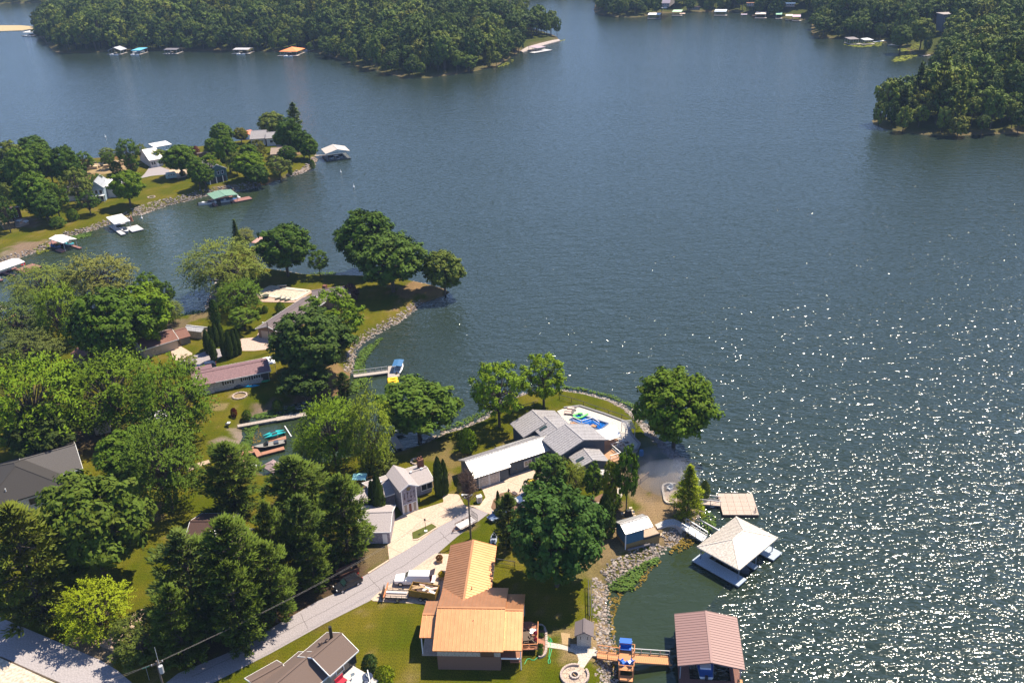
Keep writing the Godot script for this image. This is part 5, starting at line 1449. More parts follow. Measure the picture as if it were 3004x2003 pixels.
	bx("garage_door", V(0.44, 0.0, -D + 1.4), V(0.48, 2.2, -1.6), mt("tan_door"), o)
	var s2 := solve(w2.call(1090, 742), w2.call(1385, 705), w2.call(1225, 640), G + 2.8, 0.36)
	var wing2 := Node3D.new(); wing2.name = "east_wing"; o.add_child(wing2)
	t = s2.t; t.origin.y = G
	wing2.transform = o.transform.affine_inverse() * t
	gable(wing2, 0, s2.w, 0, -2 * s2.half, -s2.half, 0, 2.8, s2.rise, tanb, mauve, 0.5, 0.0, null)
	adopt(o, wing2)
	var cp: Vector3 = o.transform.affine_inverse() * at(w2.call(1185, 660), G + 3.4)
	bx("chimney", cp + V(-0.5, -3.0, -0.5), cp + V(0.5, 1.6, 0.5), mt("red_brick"), o)

	o = gable_house("hidden_cottage", "mauve-roofed cottage glimpsed between the feathery trees", w6.call(830, 1560), w6.call(1010, 1520), w6.call(925, 1400), 2.8, 0.4, white, mauve, 0.4)
	o = gable_house("hidden_white_house", "white house glimpsed behind the feathery tree by the sunny lawn", w6.call(1330, 1560), w6.call(1530, 1540), w6.call(1430, 1440), 3.2, 0.4, mat("bright_white", Color(0.72, 0.74, 0.76), 0.6, 0, 0), mat("pale_roof", Color(0.6, 0.6, 0.62), 0.6, 0, 0.3), 0.4)
	o = gable_house("red_roofed_hut", "red-roofed hut under the big dark-bellied tree", w6.call(1040, 800), w6.call(1180, 790), w6.call(1110, 735), 2.4, 0.4, tan2, redr, 0.3, 0.0, null, 0.0, 0.0, "hut")
	o = gable_house("lawn_shed", "dark brick hut at the left lawn below the channel trees", w6.call(640, 900), w6.call(760, 935), w6.call(690, 812), 2.6, 0.3, mat("dark_brick", Color(0.13, 0.08, 0.06), 0.9, 0, 0.5), redr, 0.2, 0.0, null, 0.0, 0.0, "hut")

	var metal := mt("white_metal_roof")
	var w9 := func(x, y): return Z(1700, 1400, 0.15303, x, y)
	o = gable_house("blue_shed", "blue boat shed with white metal roof above the cove riprap", w9.call(882, 1098), w9.call(1415, 942), w9.call(1055, 822), 3.3, 0.42, null, metal, 0.25, 0.45, null, 0.0, 0.0, "shed", 1.5)
	W = dims.w; D = dims.half * 2
	var blue := mat("blue_siding", Color(0.035, 0.135, 0.225), 0.7, 0, 0.4)
	m = Mb.new(); m.box(V(0.2, 1.0, -D + 0.2), V(W - 1.6, 3.4, -0.22)); part("wall", m, blue, o)
	m = Mb.new()
	for x in [0.2, W - 1.6]:
		m.tri(V(x, 3.4, -0.22), V(x, 3.4, -D + 0.2), V(x, 3.2 + dims.rise, -D * 0.5))
	part("gable_end", m, blue, o)
	bx("wooden_base", V(0.25, -0.9, -D + 0.25), V(W + 1.5, 1.0, -0.26), mat("raw_timber", Color(0.32, 0.2, 0.075), 0.9, 0, 0.6), o)
	bx("corner_board", V(0.14, -0.9, -0.3), V(0.26, 3.3, -0.16), trim, o)
	bx("side_deck", V(W - 1.6, 1.0, -D + 0.4), V(W + 1.5, 1.14, -0.24), mt("pale_boards"), o)
	bx("deck_edge", V(W - 1.6, 0.85, -0.25), V(W + 1.55, 1.3, -0.12), mt("dark_metal"), o)
	shed_t = o.transform; shed_w = W
	var w7 := func(x, y): return Z(1480, 1790, 0.13605, x, y)

	var a2 := at(w7.call(1508, 556), G + 2.3); var b2 := at(w7.call(1925, 574), G + 2.3)
	var f2 := frame(a2, b2); f2.origin.y = G
	o = thing("small_grey_shed", "small pale shed with grey-purple shingle roof by the riprap", "shed", f2)
	var wd := Vector2(b2.x - a2.x, b2.z - a2.z).length(); var dp := -(f2.affine_inverse() * at(w7.call(1515, 250), G + 2.3)).z
	cross_gable(o, wd, dp, 2.3, 0.75, mat("pale_shed_wall", Color(0.5, 0.45, 0.38), 0.8, 0, 0.5), mat("purple_shingles", Color(0.2, 0.165, 0.17), 0.95, 0, 0.8, ntex("shingle_streaks", 512, 0.03, 5, [])), 0.35)
	for x in [0.32, 0.68]:
		bx("door_strap", V(wd * x - 0.05, 1.4, -0.34), V(wd * x + 0.05, 1.9, -0.31), mt("dark_metal"), o)
	bx("door", V(wd * 0.32, 0.0, -0.345), V(wd * 0.68, 1.95, -0.325), mat("pale_shed_door", Color(0.54, 0.49, 0.42), 0.8, 0, 0.5), o)
	middle_houses()
var shingled_t := Transform3D(); var shingled_w := 0.0; var purple_t := Transform3D(); var purple_w := 0.0; var shed_t := Transform3D(); var shed_w := 0.0; var tower_t := Transform3D()

func adopt(o: Node3D, n: Node3D) -> void:
	for c in n.get_children():
		var tr: Transform3D = n.transform * c.transform
		n.remove_child(c)
		var nm: String = String(c.name).rstrip("0123456789").rstrip("_"); var i := 0; var full := nm
		while o.has_node(NodePath(full)):
			i += 1
			full = "%s_%03d" % [nm, i]
		c.name = full
		o.add_child(c); c.transform = tr
	n.get_parent().remove_child(n); n.free()
func cross_gable(o: Node3D, w: float, d: float, ye: float, rise: float, wallm: Material, roofm: Material, over := 0.4, seam := 0.0, trim: Material = null) -> void:
	var n := Node3D.new(); n.name = "gabled_volume"
	var k := 1
	while o.has_node(NodePath(n.name)):
		n.name = "gabled_volume_%03d" % k; k += 1
	o.add_child(n)
	n.transform = Transform3D(Basis(V(0, 0, -1), Vector3.UP, Vector3.RIGHT), V(w, 0, 0))
	gable(n, 0.0, d, 0.0, -w, -w * 0.5, 0.0, ye, rise, wallm, roofm, over, seam, trim)
	adopt(o, n)

func tower_house() -> void:
	var lav := mt("lavender_siding"); var trim := mt("white_trim")
	var roof := mat("pale_grey_shingles", Color(0.42, 0.37, 0.37), 0.9, 0, 0.7)
	var o := gable_house("tower_house", "lavender-grey house with a gabled entrance tower and oars on its wall", Vector2(1097, 1467), Vector2(1273.7, 1407.9), Vector2(1173, 1395), 2.7, 0.36, lav, roof, 0.45, 0.0, trim)
	tower_t = o.transform
	var W: float = dims.w; var D: float = dims.half * 2; var inv := o.transform.affine_inverse()
	var rs: float = dims.rise

	var bl: Vector3 = inv * at(Vector2(1182, 1509), G); var br: Vector3 = inv * at(Vector2(1227, 1495.5), G)
	var tw := br.x - bl.x; var tz := (bl.z + br.z) * 0.5
	var te := 5.4
	var t0 := Mb.new()
	t0.box(V(bl.x, -0.2, -1.5), V(br.x, te + 0.1, tz)); part("tower_wall", t0, lav, o)
	var g := Mb.new(); g.tri(V(bl.x, te + 0.1, tz), V(br.x, te + 0.1, tz), V((bl.x + br.x) * 0.5, te + 0.72, tz)); part("tower_gable", g, lav, o)
	var mx := (bl.x + br.x) * 0.5; var ov := 0.4
	for sx in [-1, 1]:
		var e := Mb.new()
		var xe: float = mx + sx * (tw * 0.5 + ov); var ye := te - 0.12
		var p := [V(xe, ye, tz + ov), V(mx, te + 0.86, tz + ov), V(mx, te + 0.86, -D * 0.5 - 0.4), V(xe, ye, -D * 0.5 + 0.4)]
		if sx > 0: p = [p[1], p[0], p[3], p[2]]
		var dn := Vector3.DOWN * 0.16
		e.hexa([p[0] + dn, p[1] + dn, p[2] + dn, p[3] + dn, p[0], p[1], p[2], p[3]])
		part("tower_roof", e, roof, o)
		var fa := Mb.new(); fa.bar(V(xe, ye - 0.08, tz + ov), V(mx, te + 0.78, tz + ov), 0.06, 0.2); part("fascia", fa, trim, o)
	for x in [bl.x + 0.06, br.x - 0.06]:
		bx("corner_board", V(x - 0.09, -0.1, tz - 0.05), V(x + 0.09, te, tz + 0.04), trim, o)
	var rw := Mb.new()
	for i in 20:
		var t1 := TAU * i / 20; var t2 := TAU * (i + 1) / 20
		var c := V(mx, 5.1, tz + 0.04)
		rw.tri(c, c + V(cos(t1) * 0.42, sin(t1) * 0.42, 0), c + V(cos(t2) * 0.42, sin(t2) * 0.42, 0))
	part("round_window", rw, mat("amber_glass", Color(0.14, 0.11, 0.05), 0.2, 0, 0), o)
	var ring := Mb.new()
	for i in 20:
		var t1 := TAU * i / 20; var t2 := TAU * (i + 1) / 20
		ring.bar(V(mx + cos(t1) * 0.46, 5.1 + sin(t1) * 0.46, tz + 0.05), V(mx + cos(t2) * 0.46, 5.1 + sin(t2) * 0.46, tz + 0.05), 0.08)
	part("window_ring", ring, lav, o)
	var oarm := mat("dark_oar", Color(0.045, 0.025, 0.04), 0.7, 0, 0)
	for i in 4:
		var x := mx - 0.9 + i * 0.62
		var oar := Mb.new()
		oar.bar(V(x, 3.0, tz + 0.05), V(x, 4.3, tz + 0.05), 0.06)
		var yb := 3.05 if i % 2 == 0 else 4.0
		oar.hexa([V(x - 0.06, yb, tz + 0.07), V(x + 0.06, yb, tz + 0.07), V(x + 0.06, yb, tz + 0.03), V(x - 0.06, yb, tz + 0.03), V(x - 0.13, yb + 0.4, tz + 0.07), V(x + 0.13, yb + 0.4, tz + 0.07), V(x + 0.13, yb + 0.4, tz + 0.03), V(x - 0.13, yb + 0.4, tz + 0.03)])
		part("oar", oar, oarm, o)
	bx("name_board", V(mx - 0.4, 2.45, tz + 0.01), V(mx + 0.4, 2.68, tz + 0.06), oarm, o)
	for i in 3:
		window(o, V(mx + (i - 1) * tw * 0.3, 1.05, tz + 0.02), tw * 0.26, 2.0, "f", trim, mat("door_red", Color(0.13, 0.035, 0.03), 0.4, 0, 0) if i == 1 else mt("curtain"), "front_door" if i == 1 else "sidelight")

	window(o, V(W * 0.88, 1.55, -0.42), 2.3, 1.4, "f", trim, null, "window", 2)
	bx("brown_panel", V(br.x + 0.15, 0.0, -0.44), V(br.x + 0.75, 2.4, -0.4), mat("cedar_panel", Color(0.2, 0.11, 0.085), 0.8, 0, 0.5), o)
	bx("chimney", V(W - 1.3, 2.6, -D * 0.5 - 1.6), V(W - 0.3, 2.7 + rs + 1.4, -D * 0.5 - 0.6), mt("red_brick"), o)
	for i in 2:
		var cpot := Mb.new(); cpot.tube(V(W - 1.05 + i * 0.5, 2.7 + rs + 1.4, -D * 0.5 - 1.1), V(W - 1.05 + i * 0.5, 2.7 + rs + 1.9, -D * 0.5 - 1.1), 0.16, 0.14, 8); part("chimney_pot", cpot, mt("red_brick"), o)
	for f in [0.22, 0.4, 0.72, 0.9]:
		bx("roof_vent", V(W * f - 0.2, 2.7 + rs - 0.1, -D * 0.5 - 0.05), V(W * f + 0.2, 2.7 + rs + 0.2, -D * 0.5 + 0.3), trim, o)
	gable(o, -3.6, 0.6, -0.9, -5.2, -3.4, 0.0, 2.2, 0.75, lav, roof, 0.35, 0.0)
	var yel := mat("yellow_timber", Color(0.62, 0.4, 0.09), 0.8, 0, 0.5)
	bx("rear_deck", V(-2.6, 0.8, -D - 2.2), V(W * 0.5, 1.0, -D + 0.4), mat("deck_boards", Color(0.4, 0.25, 0.13), 0.85, 0, 0.5), o)
	railing(o, [V(-3.4, 1.0, -D + 0.6), V(-2.4, 1.0, -D - 2.1), V(W * 0.5, 1.0, -D - 2.1)], 1.0, yel, 1.5, 3)
	var cn := thing("teal_canopy", "light teal shade canopy at the left corner of the tower house", "canopy", Transform3D(Basis(), at(Vector2(1058, 1428), G)))
	var cv := Mb.new()
	for s in 4:
		var q := [V(-1.3, 2.3, 1.1), V(1.3, 2.3, 1.1), V(1.3, 2.3, -1.1), V(-1.3, 2.3, -1.1)]
		cv.tri(q[s], q[(s + 1) % 4], V(0, 2.75, 0))
	part("cloth", cv, mat("teal_cloth", Color(0.3, 0.62, 0.66), 0.8, 0, 0), cn)
	for q in [V(-1.25, 0, 1.05), V(1.25, 0, 1.05), V(1.25, 0, -1.05), V(-1.25, 0, -1.05)]:
		bx("post", q + V(-0.03, 0, -0.03), q + V(0.03, 2.3, 0.03), trim, cn)

func pool_house() -> void:
	var slate := mat("slate_siding", Color(0.075, 0.105, 0.14), 0.75, 0, 0.4); var trim := mt("white_trim")
	var grey := mat("grey_metal_roof", Color(0.42, 0.395, 0.4), 0.45, 0.15, 0.3); var white := mt("white_metal_roof")
	var w := func(x, y): return Z(1460, 1150, 0.22321, x, y)
	var g := func(x, y): return Z(1340, 1300, 0.11479, x, y)

	var s := solve(g.call(440, 905), g.call(1385, 600), g.call(770, 285), G + 2.8, 0.42)
	var t: Transform3D = s.t; t.origin.y = G
	var o := thing("pool_house", "slate-blue lake house of stepped grey metal gables with a white-roofed garage wing", "house", t)
	var inv := t.affine_inverse()
	var far_end: Vector3 = inv * at(w.call(560, 725), G + 2.9)
	var L: float = far_end.x + 2.0
	var half: float = s.half; var rise: float = s.rise
	var back: Vector3 = inv * at(g.call(0, 362), G + 3.6)
	var zb := minf(back.z, -half - 1.6)
	gable(o, 0.0, s.w, 0.0, zb, -half, 0.0, 2.8, rise, slate, white, 0.35, 0.62)
	gable(o, s.w - 0.02, L, -0.75, zb, -half, 0.0, 2.8 + 0.75 * rise / half, rise * (1.0 - 0.75 / half), slate, white, 0.35, 0.62)
	var bk := Mb.new()
	var yb := 2.8
	bk.hexa([V(L, yb + 0.02, zb - 0.1), V(-0.05, yb + 0.02, zb - 0.1), V(-0.05, 2.8 + rise + 0.03, -half - 0.12), V(L, 2.8 + rise + 0.03, -half - 0.12), V(L, yb + 0.1, zb - 0.1), V(-0.05, yb + 0.1, zb - 0.1), V(-0.05, 2.8 + rise + 0.1, -half - 0.12), V(L, 2.8 + rise + 0.1, -half - 0.12)])
	var rear := part("rear_roof", bk, grey, o)
	for i in int(L / 0.62):
		var sm := Mb.new(); sm.bar(V(0.3 + i * 0.62, yb + 0.12, zb - 0.08), V(0.3 + i * 0.62, 2.8 + rise + 0.12, -half - 0.14), 0.06, 0.06)
		part("seam", sm, grey, rear)
	for i in 2:
		var x0: float = 1.15 + i * (s.w - 2.4) * 0.42
		var gd := bx("garage_door", V(x0, 0.0, -0.34), V(x0 + (s.w - 2.4) * 0.36, 2.25, -0.28), mat("garage_white", Color(0.6, 0.55, 0.5), 0.7, 0, 0.3), o)
		for k in 3:
			bx("panel_line", V(x0 + 0.05, 0.55 + k * 0.56, -0.282), V(x0 + (s.w - 2.4) * 0.36 - 0.05, 0.58 + k * 0.56, -0.272), mt("seam_grey"), gd)
		for x in [x0 - 0.12, x0 + (s.w - 2.4) * 0.36]:
			bx("door_trim", V(x, 0, -0.34), V(x + 0.12, 2.4, -0.24), trim, o)
	for f in [0.42, 0.66]:
		window(o, V(s.w + (L - s.w) * f, 1.6, -1.08), 1.7, 1.3, "f", trim, mt("curtain"), "window", 2)

	var secs := [[160, 415, 325, 583, 505, 280, 3.4, 0.0, 0.4], [425, 440, 590, 606, 700, 390, 4.1, 0.0, 0.0], [580, 620, 820, 840, 1037, 542, 4.4, 0.0, 0.0], [930, 850, 1055, 1010, 1187, 802, 3.6, 0.0, 0.0]]
	var k := 0
	for q in secs:
		var e := solve(w.call(q[0], q[1]), w.call(q[2], q[3]), w.call(q[4], q[5]), G + q[6], 0.33)
		var tt: Transform3D = e.t; tt.origin.y = G
		var n := Node3D.new(); n.name = "section"; add_child(n)
		n.transform = inv * tt
		remove_child(n); o.add_child(n)
		gable(n, -q[7], e.w + q[8], 0.0, -2.0 * e.half, -e.half, 0.0, q[6], e.rise, slate, grey, 0.45, 0.6)
		if k == 1 or k == 3:
			var sk := Mb.new()
			var c := V(e.w * 0.55, q[6] + e.rise * 0.42 + 0.12, -e.half * 0.42)
			var sb := Basis(Vector3.RIGHT, atan2(e.rise, e.half))
			sk.obox(Transform3D(sb, c), V(0.7, 0.16, 1.5))
			part("skylight", sk, mat("skylight_glass", Color(0.03, 0.05, 0.05), 0.12, 0, 0), n)
		adopt(o, n)
		k += 1

	var pa: Vector3 = inv * at(w.call(1328, 1090), G + 2.7); var pb: Vector3 = inv * at(w.call(1500, 1085), G + 2.7); var pc: Vector3 = inv * at(w.call(1275, 1018), G + 3.1); var pd: Vector3 = inv * at(w.call(1480, 1018), G + 3.1)
	var pr := Mb.new(); var dn := Vector3.DOWN * 0.14
	pr.hexa([pa + dn, pb + dn, pd + dn, pc + dn, pa, pb, pd, pc])
	part("porch_roof", pr, grey, o)
	for q in [pa, pb]:
		bx("porch_post", V(q.x - 0.07, 0, q.z - 0.25), V(q.x + 0.07, 2.6, q.z - 0.11), trim, o)

	var yt := G + 0.75
	var terr := zats(1460, 1150, 0.22321, [780, 250, 870, 212, 985, 198, 1080, 187, 1400, 290, 1700, 402, 1762, 560, 1790, 600, 1868, 680, 1830, 755, 1700, 790, 1450, 700, 1200, 560, 900, 400], yt)
	var pool := zats(1460, 1150, 0.22321, [1065, 288, 1455, 412, 1345, 500, 945, 366], yt)
	var pm := (pool[0] + pool[2]) * 0.5; var pdir := (pool[1] - pool[0]).normalized(); var pn := Vector2(-pdir.y, pdir.x)
	var base := thing("pool_terrace", "bright concrete pool terrace with a grey retaining kerb behind the pool house", "")
	base.set_meta("kind", "structure")
	var bright := mat("bright_concrete", Color(0.58, 0.53, 0.48), 0.8, 0, 0.4)
	for sgn in [-1, 1]:
		var hp := PackedVector2Array([pm + pdir * 60, pm - pdir * 60, pm - pdir * 60 + pn * 60 * sgn, pm + pdir * 60 + pn * 60 * sgn])
		for q in Geometry2D.intersect_polygons(terr, hp):
			for r in Geometry2D.clip_polygons(q, pool):
				var mm := Mb.new(); mm.prism(r, G - 0.3, yt); part("slab", mm, bright, base)
	var kerb := Mb.new()
	for i in range(1, 11):
		kerb.bar(V(terr[i].x, yt + 0.02, terr[i].y), V(terr[i + 1].x, yt + 0.02, terr[i + 1].y), 0.4, 0.5)
	part("kerb", kerb, mt("grey_block"), base)
	var po := thing("swimming_pool", "bright blue swimming pool with a dark edge on the terrace", "pool")
	var water := Mb.new(); water.prism(pool, yt - 0.3, yt - 0.14)
	part("pool_water", water, mat("pool_blue", Color(0.005, 0.12, 0.48), 0.06, 0, 0.3, ntex("pool_ripples", 256, 0.03, 3, [[0.3, 0.7], [gray(0.6), gray(1.0)]])), po)
	var cop := Mb.new()
	for i in 4:
		cop.bar(V(pool[i].x, yt + 0.02, pool[i].y), V(pool[(i + 1) % 4].x, yt + 0.02, pool[(i + 1) % 4].y), 0.35, 0.1)
	part("coping", cop, mat("blue_coping", Color(0.05, 0.09, 0.2), 0.6, 0, 0), po)
	var fl := thing("pool_float", "bright green inflatable float at the far end of the pool", "pool float", Transform3D(Basis(), at(w.call(1075, 325), yt)))
	var fm := Mb.new()
	var prev := Vector3()
	for i in 9:
		var tt := i / 8.0 * 5.2
		var p := V(cos(tt) * (0.5 + tt * 0.22), 0.08, sin(tt) * (0.4 + tt * 0.16))
		if i > 0: fm.tube(prev, p, 0.24, 0.24, 7)
		prev = p
	fm.tube(V(0.2, 0.1, 0.6), V(1.8, 0.1, -0.9), 0.25, 0.25, 7)
	part("tube", fm, mat("lime_vinyl", Color(0.12, 0.6, 0.12), 0.35, 0, 0), fl)

	for q in [[975, 228, 0.15], [940, 262, 0.15], [935, 292, 0.15]]:
		var lo := thing("sun_lounger", ["grey sun lounger farthest from the pool", "pale pink sun lounger in the middle of three", "pale pink sun lounger nearest the pool"][int(q[1] > 240) + int(q[1] > 280)], "sun lounger", Transform3D(Basis(Vector3.UP, -0.25), at(w.call(q[0], q[1]), yt)), "sun loungers on the pool terrace")
		bx("bed", V(-0.9, 0.25, -0.33), V(0.55, 0.4, 0.33), mat("lounger_pink", Color(0.5, 0.38, 0.34), 0.8, 0, 0), lo)
		var hd := Mb.new(); hd.obox(Transform3D(Basis(V(0, 0, 1), 0.6), V(0.85, 0.55, 0)), V(0.75, 0.12, 0.66)); part("headrest", hd, mat("lounger_grey", Color(0.2, 0.18, 0.18), 0.8, 0, 0), lo)
		for lx in [-0.8, 0.45]:
			bx("leg", V(lx, 0, -0.3), V(lx + 0.06, 0.25, 0.3), mt("dark_metal"), lo)

	var deckm := mat("timber_deck", Color(0.5, 0.27, 0.15), 0.8, 0, 0.6)
	var yd := G + 1.5
	var dk := thing("timber_deck", "orange timber deck with white handrails on the lake side of the pool house", "deck")
	var dpoly := zats(1460, 1150, 0.22321, [1240, 570, 1500, 620, 1560, 605, 1600, 640, 1480, 735, 1630, 850, 1590, 890, 1410, 965, 1400, 880, 1300, 800], yd)
	var dm := Mb.new(); dm.prism(dpoly, yd - 0.18, yd); part("boards", dm, deckm, dk)
	var spots := [[1570, 612], [1660, 685], [1490, 738], [1618, 848], [1480, 892]]
	for i in spots.size() - 1:
		railing(dk, [at(w.call(spots[i][0], spots[i][1]), yd), at(w.call(spots[i + 1][0], spots[i + 1][1]), yd)], 0.95, trim, 1.4, 2)
	railing(dk, [at(w.call(985, 372), yd - 0.5), at(w.call(1100, 425), yd - 0.5)], 0.9, trim, 1.4, 2)
	railing(dk, [at(w.call(1110, 425), yd - 0.5), at(w.call(1255, 382), yd - 0.5), at(w.call(1335, 440), yd - 0.5)], 0.9, trim, 1.4, 2)
	for q in [[950, 385, 1040, 418], [1215, 415, 1300, 445]]:
		var st := Mb.new(); st.prism(zats(1460, 1150, 0.22321, [q[0], q[1] + 25, q[0] + 45, q[1], q[2] + 10, q[3] - 8, q[2] - 20, q[3] + 15], yd - 0.5), yd - 0.7, yd - 0.5); part("step_landing", st, deckm, dk)

	var sail := thing("shade_sail", "big dazzling white shade sail between the house and the terrace", "shade sail")
	var c4 := [at(w.call(1166, 545), G + 5.0), at(w.call(1545, 430), G + 3.2), at(w.call(1625, 575), G + 3.2), at(w.call(1480, 630), G + 4.2)]
	var sm2 := Mb.new()
	var N := 8
	for i in N:
		for j in N:
			var pts := []
			for d in [[0, 0], [1, 0], [1, 1], [0, 1]]:
				var u := float(i + d[0]) / N; var v := float(j + d[1]) / N
				pts.append(c4[0].lerp(c4[3], u).lerp(c4[1].lerp(c4[2], u), v) + Vector3.DOWN * sin(u * PI) * sin(v * PI) * 0.5)
			sm2.quad(pts[0], pts[1], pts[2], pts[3])
	part("cloth", sm2, mat("sail_white", Color(0.88, 0.86, 0.84), 0.8, 0, 0), sail)
	for i in [1, 2]:
		var ps := Mb.new(); ps.tube(V(c4[i].x, yt, c4[i].z), c4[i], 0.06, 0.05, 6); part("post", ps, mt("dark_metal"), sail)

	var ft := thing("fire_table", "square white fire table on the lower terrace", "fire table", Transform3D(Basis(Vector3.UP, 0.35), at(w.call(1700, 690), yt)))
	for q in [[-0.8, -0.8, 0.8, -0.45], [-0.8, 0.45, 0.8, 0.8], [-0.8, -0.45, -0.45, 0.45], [0.45, -0.45, 0.8, 0.45]]:
		bx("rim", V(q[0], 0.3, q[1]), V(q[2], 0.5, q[3]), bright, ft)
	bx("bowl", V(-0.45, 0.0, -0.45), V(0.45, 0.33, 0.45), mat("dark_bowl", Color(0.1, 0.09, 0.09), 0.8, 0, 0), ft)
	bx("base", V(-0.7, 0, -0.7), V(0.7, 0.3, 0.7), mt("grey_block"), ft)
	var pg := thing("pergola", "small slatted pergola at the right end of the pool terrace", "pergola", Transform3D(Basis(Vector3.UP, 0.12), at(w.call(1712, 560), yt)))
	for i in 7:
		bx("slat", V(-1.0, 2.3, -1.6 + i * 0.5), V(1.1, 2.42, -1.48 + i * 0.5), mt("grey_slat"), pg)
	for q in [V(-0.9, 0, -1.5), V(1.0, 0, -1.5), V(-0.9, 0, 1.5), V(1.0, 0, 1.5)]:
		bx("post", q + V(-0.05, 0, -0.05), q + V(0.05, 2.3, 0.05), mt("grey_slat"), pg)

func middle_houses() -> void:
	var trim := mt("white_trim"); var white := mt("white_siding")
	var a := func(x, y): return Z(480, 300, 0.2466, x, y)
	var b := func(x, y): return Z(0, 400, 0.2466, x, y)
	var grey := mat("blue_grey_shingles", Color(0.3, 0.28, 0.29), 0.9, 0, 0.2); var brown := mat("taupe_shingles", Color(0.24, 0.175, 0.15), 0.95, 0, 0.2); var tan := mat("tan_shingles2", Color(0.33, 0.255, 0.2), 0.95, 0, 0.2)
	var o := gable_house("grey_peninsula_house", "white house with grey hip roofs behind the trees at the peninsula tip", a.call(1018, 440), a.call(1210, 428), a.call(1130, 388), 3.2, 0.35, white, grey, 0.4)
	for f in [0.3, 0.7]: window(o, V(dims.w * f, 1.8, -0.38), 1.6, 1.3)
	gable(o, dims.w + 0.1, dims.w + 11.0, 2.2, -8.0, -2.9, 0.0, 3.6, 1.7, white, grey, 0.4)
	for f in [2.6, 6.0, 8.6]: window(o, V(dims.w + f, 2.0, 1.83), 1.5, 1.4)
	o = gable_house("brown_peninsula_ranch", "low ranch house with long taupe roof in the middle of the peninsula", a.call(392, 610), a.call(645, 582), a.call(500, 518), 2.6, 0.33, mat("brown_wall", Color(0.15, 0.11, 0.09), 0.9, 0, 0.2), brown, 0.5)
	o = gable_house("tan_peninsula_house", "tan house with tall window wall facing the tip lawn", a.call(1262, 622), a.call(1480, 608), a.call(1372, 556), 4.4, 0.3, tan_wall(), tan, 0.5)
	var W: float = dims.w; var D: float = dims.half * 2
	for r in 2:
		for i in 3:
			window(o, V(W - 0.47, 1.2 + r * 2.2, -D * (0.28 + i * 0.22)), 1.3, 1.7, "r", trim)
	gable(o, W - 6.0, W + 1.5, -D + 1.0, -D - 6.0, -D - 2.4, 0.0, 3.4, 1.8, tan_wall(), tan, 0.4)

	var p := at(a.call(540, 985), G); var q := at(a.call(778, 930), G)
	var t := frame(p, q)
	o = thing("green_column_house", "blue-green gabled house with white porch columns above the green boathouse", "house", t)
	W = p.distance_to(q)
	var teal := mat("teal_siding", Color(0.1, 0.19, 0.19), 0.8, 0, 0.2)
	cross_gable(o, W, 11.0, 5.0, 2.4, teal, grey, 0.35, 0.0, trim)
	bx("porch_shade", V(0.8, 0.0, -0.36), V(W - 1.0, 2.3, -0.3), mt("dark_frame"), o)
	for f in [0.06, 0.38, 0.7]: bx("column", V(W * f, 0, -0.25), V(W * f + 0.25, 2.5, 0.0), trim, o)
	for f in [0.55, 0.75]: window(o, V(W * f, 3.9, -0.33), 1.1, 1.3)

	o = gable_house("white_roofed_house", "white house with dazzling white roof in front of the far white boathouse", b.call(1768, 288), b.call(1938, 258), b.call(1840, 212), 3.3, 0.36, white, mt("dazzling_roof"), 0.4)
	for f in [0.2, 0.36, 0.7, 0.86]: window(o, V(dims.w * f, 1.8, -0.38), 1.0, 1.5)
	bx("front_door", V(dims.w * 0.5, 0, -0.4), V(dims.w * 0.5 + 0.9, 2.0, -0.35), trim, o)

	p = at(b.call(1075, 785), G); q = at(b.call(1262, 770), G)
	t = frame(p, q)
	o = thing("blue_gabled_house", "pale blue gabled house with white balcony posts and white roof", "house", t)
	W = p.distance_to(q)
	var pale := mat("pale_blue_siding", Color(0.36, 0.46, 0.56), 0.7, 0, 0.2)
	cross_gable(o, W, 10.0, 5.2, 2.6, pale, mat("grey_blue_roof", Color(0.34, 0.36, 0.4), 0.8, 0, 0.2), 0.3, 0.0, trim)
	for r in 2:
		for i in 3: window(o, V(W * (0.2 + i * 0.28), 1.2 + r * 2.4, -0.28), 1.2, 1.6)
	bx("balcony", V(0.2, 2.5, -0.3), V(W - 0.2, 2.65, 1.5), trim, o)
	for f in [0.05, 0.5, 0.93]: bx("post", V(W * f, 0, 1.3), V(W * f + 0.15, 2.5, 1.45), trim, o)
	gable(o, W - 0.5, W + 7.0, -4.0, -11.0, -7.5, 0.0, 4.6, 1.8, white, mt("dazzling_roof"), 0.4)
	gable(o, -9.0, 0.5, -3.5, -10.0, -6.8, 0.0, 3.2, 1.6, white, grey, 0.4)

	o = gable_house("brick_house", "red brick house with brown roof at the left edge of the peninsula", b.call(-140, 905), b.call(242, 826), b.call(60, 720), 4.6, 0.4, mat("red_brick_wall", Color(0.17, 0.05, 0.035), 0.9, 0, 0.5), mat("brown_red_shingles", Color(0.22, 0.12, 0.1), 0.95, 0, 0.2), 0.5, 0.0, trim)
	window(o, V(dims.w - 2.2, 1.6, -0.48), 1.4, 1.8)
	o = gable_house("boat_hut", "small olive-roofed hut below the brick house", b.call(20, 1050), b.call(165, 1020), b.call(95, 975), 2.2, 0.4, mat("olive_wall", Color(0.16, 0.12, 0.07), 0.9, 0, 0.2), mat("olive_roof", Color(0.2, 0.15, 0.09), 0.95, 0, 0.2), 0.3, 0.0, null, 0.0, 0.0, "hut")
	var dk := thing("patio_deck", "pinkish deck with white furniture beside the olive-roofed hut", "deck")
	var dm := Mb.new(); dm.prism(zats(0, 400, 0.2466, [165, 985, 240, 970, 320, 985, 340, 1025, 230, 1060, 175, 1070], G + 0.5), G - 0.2, G + 0.5); part("boards", dm, mt("pale_boards"), dk)
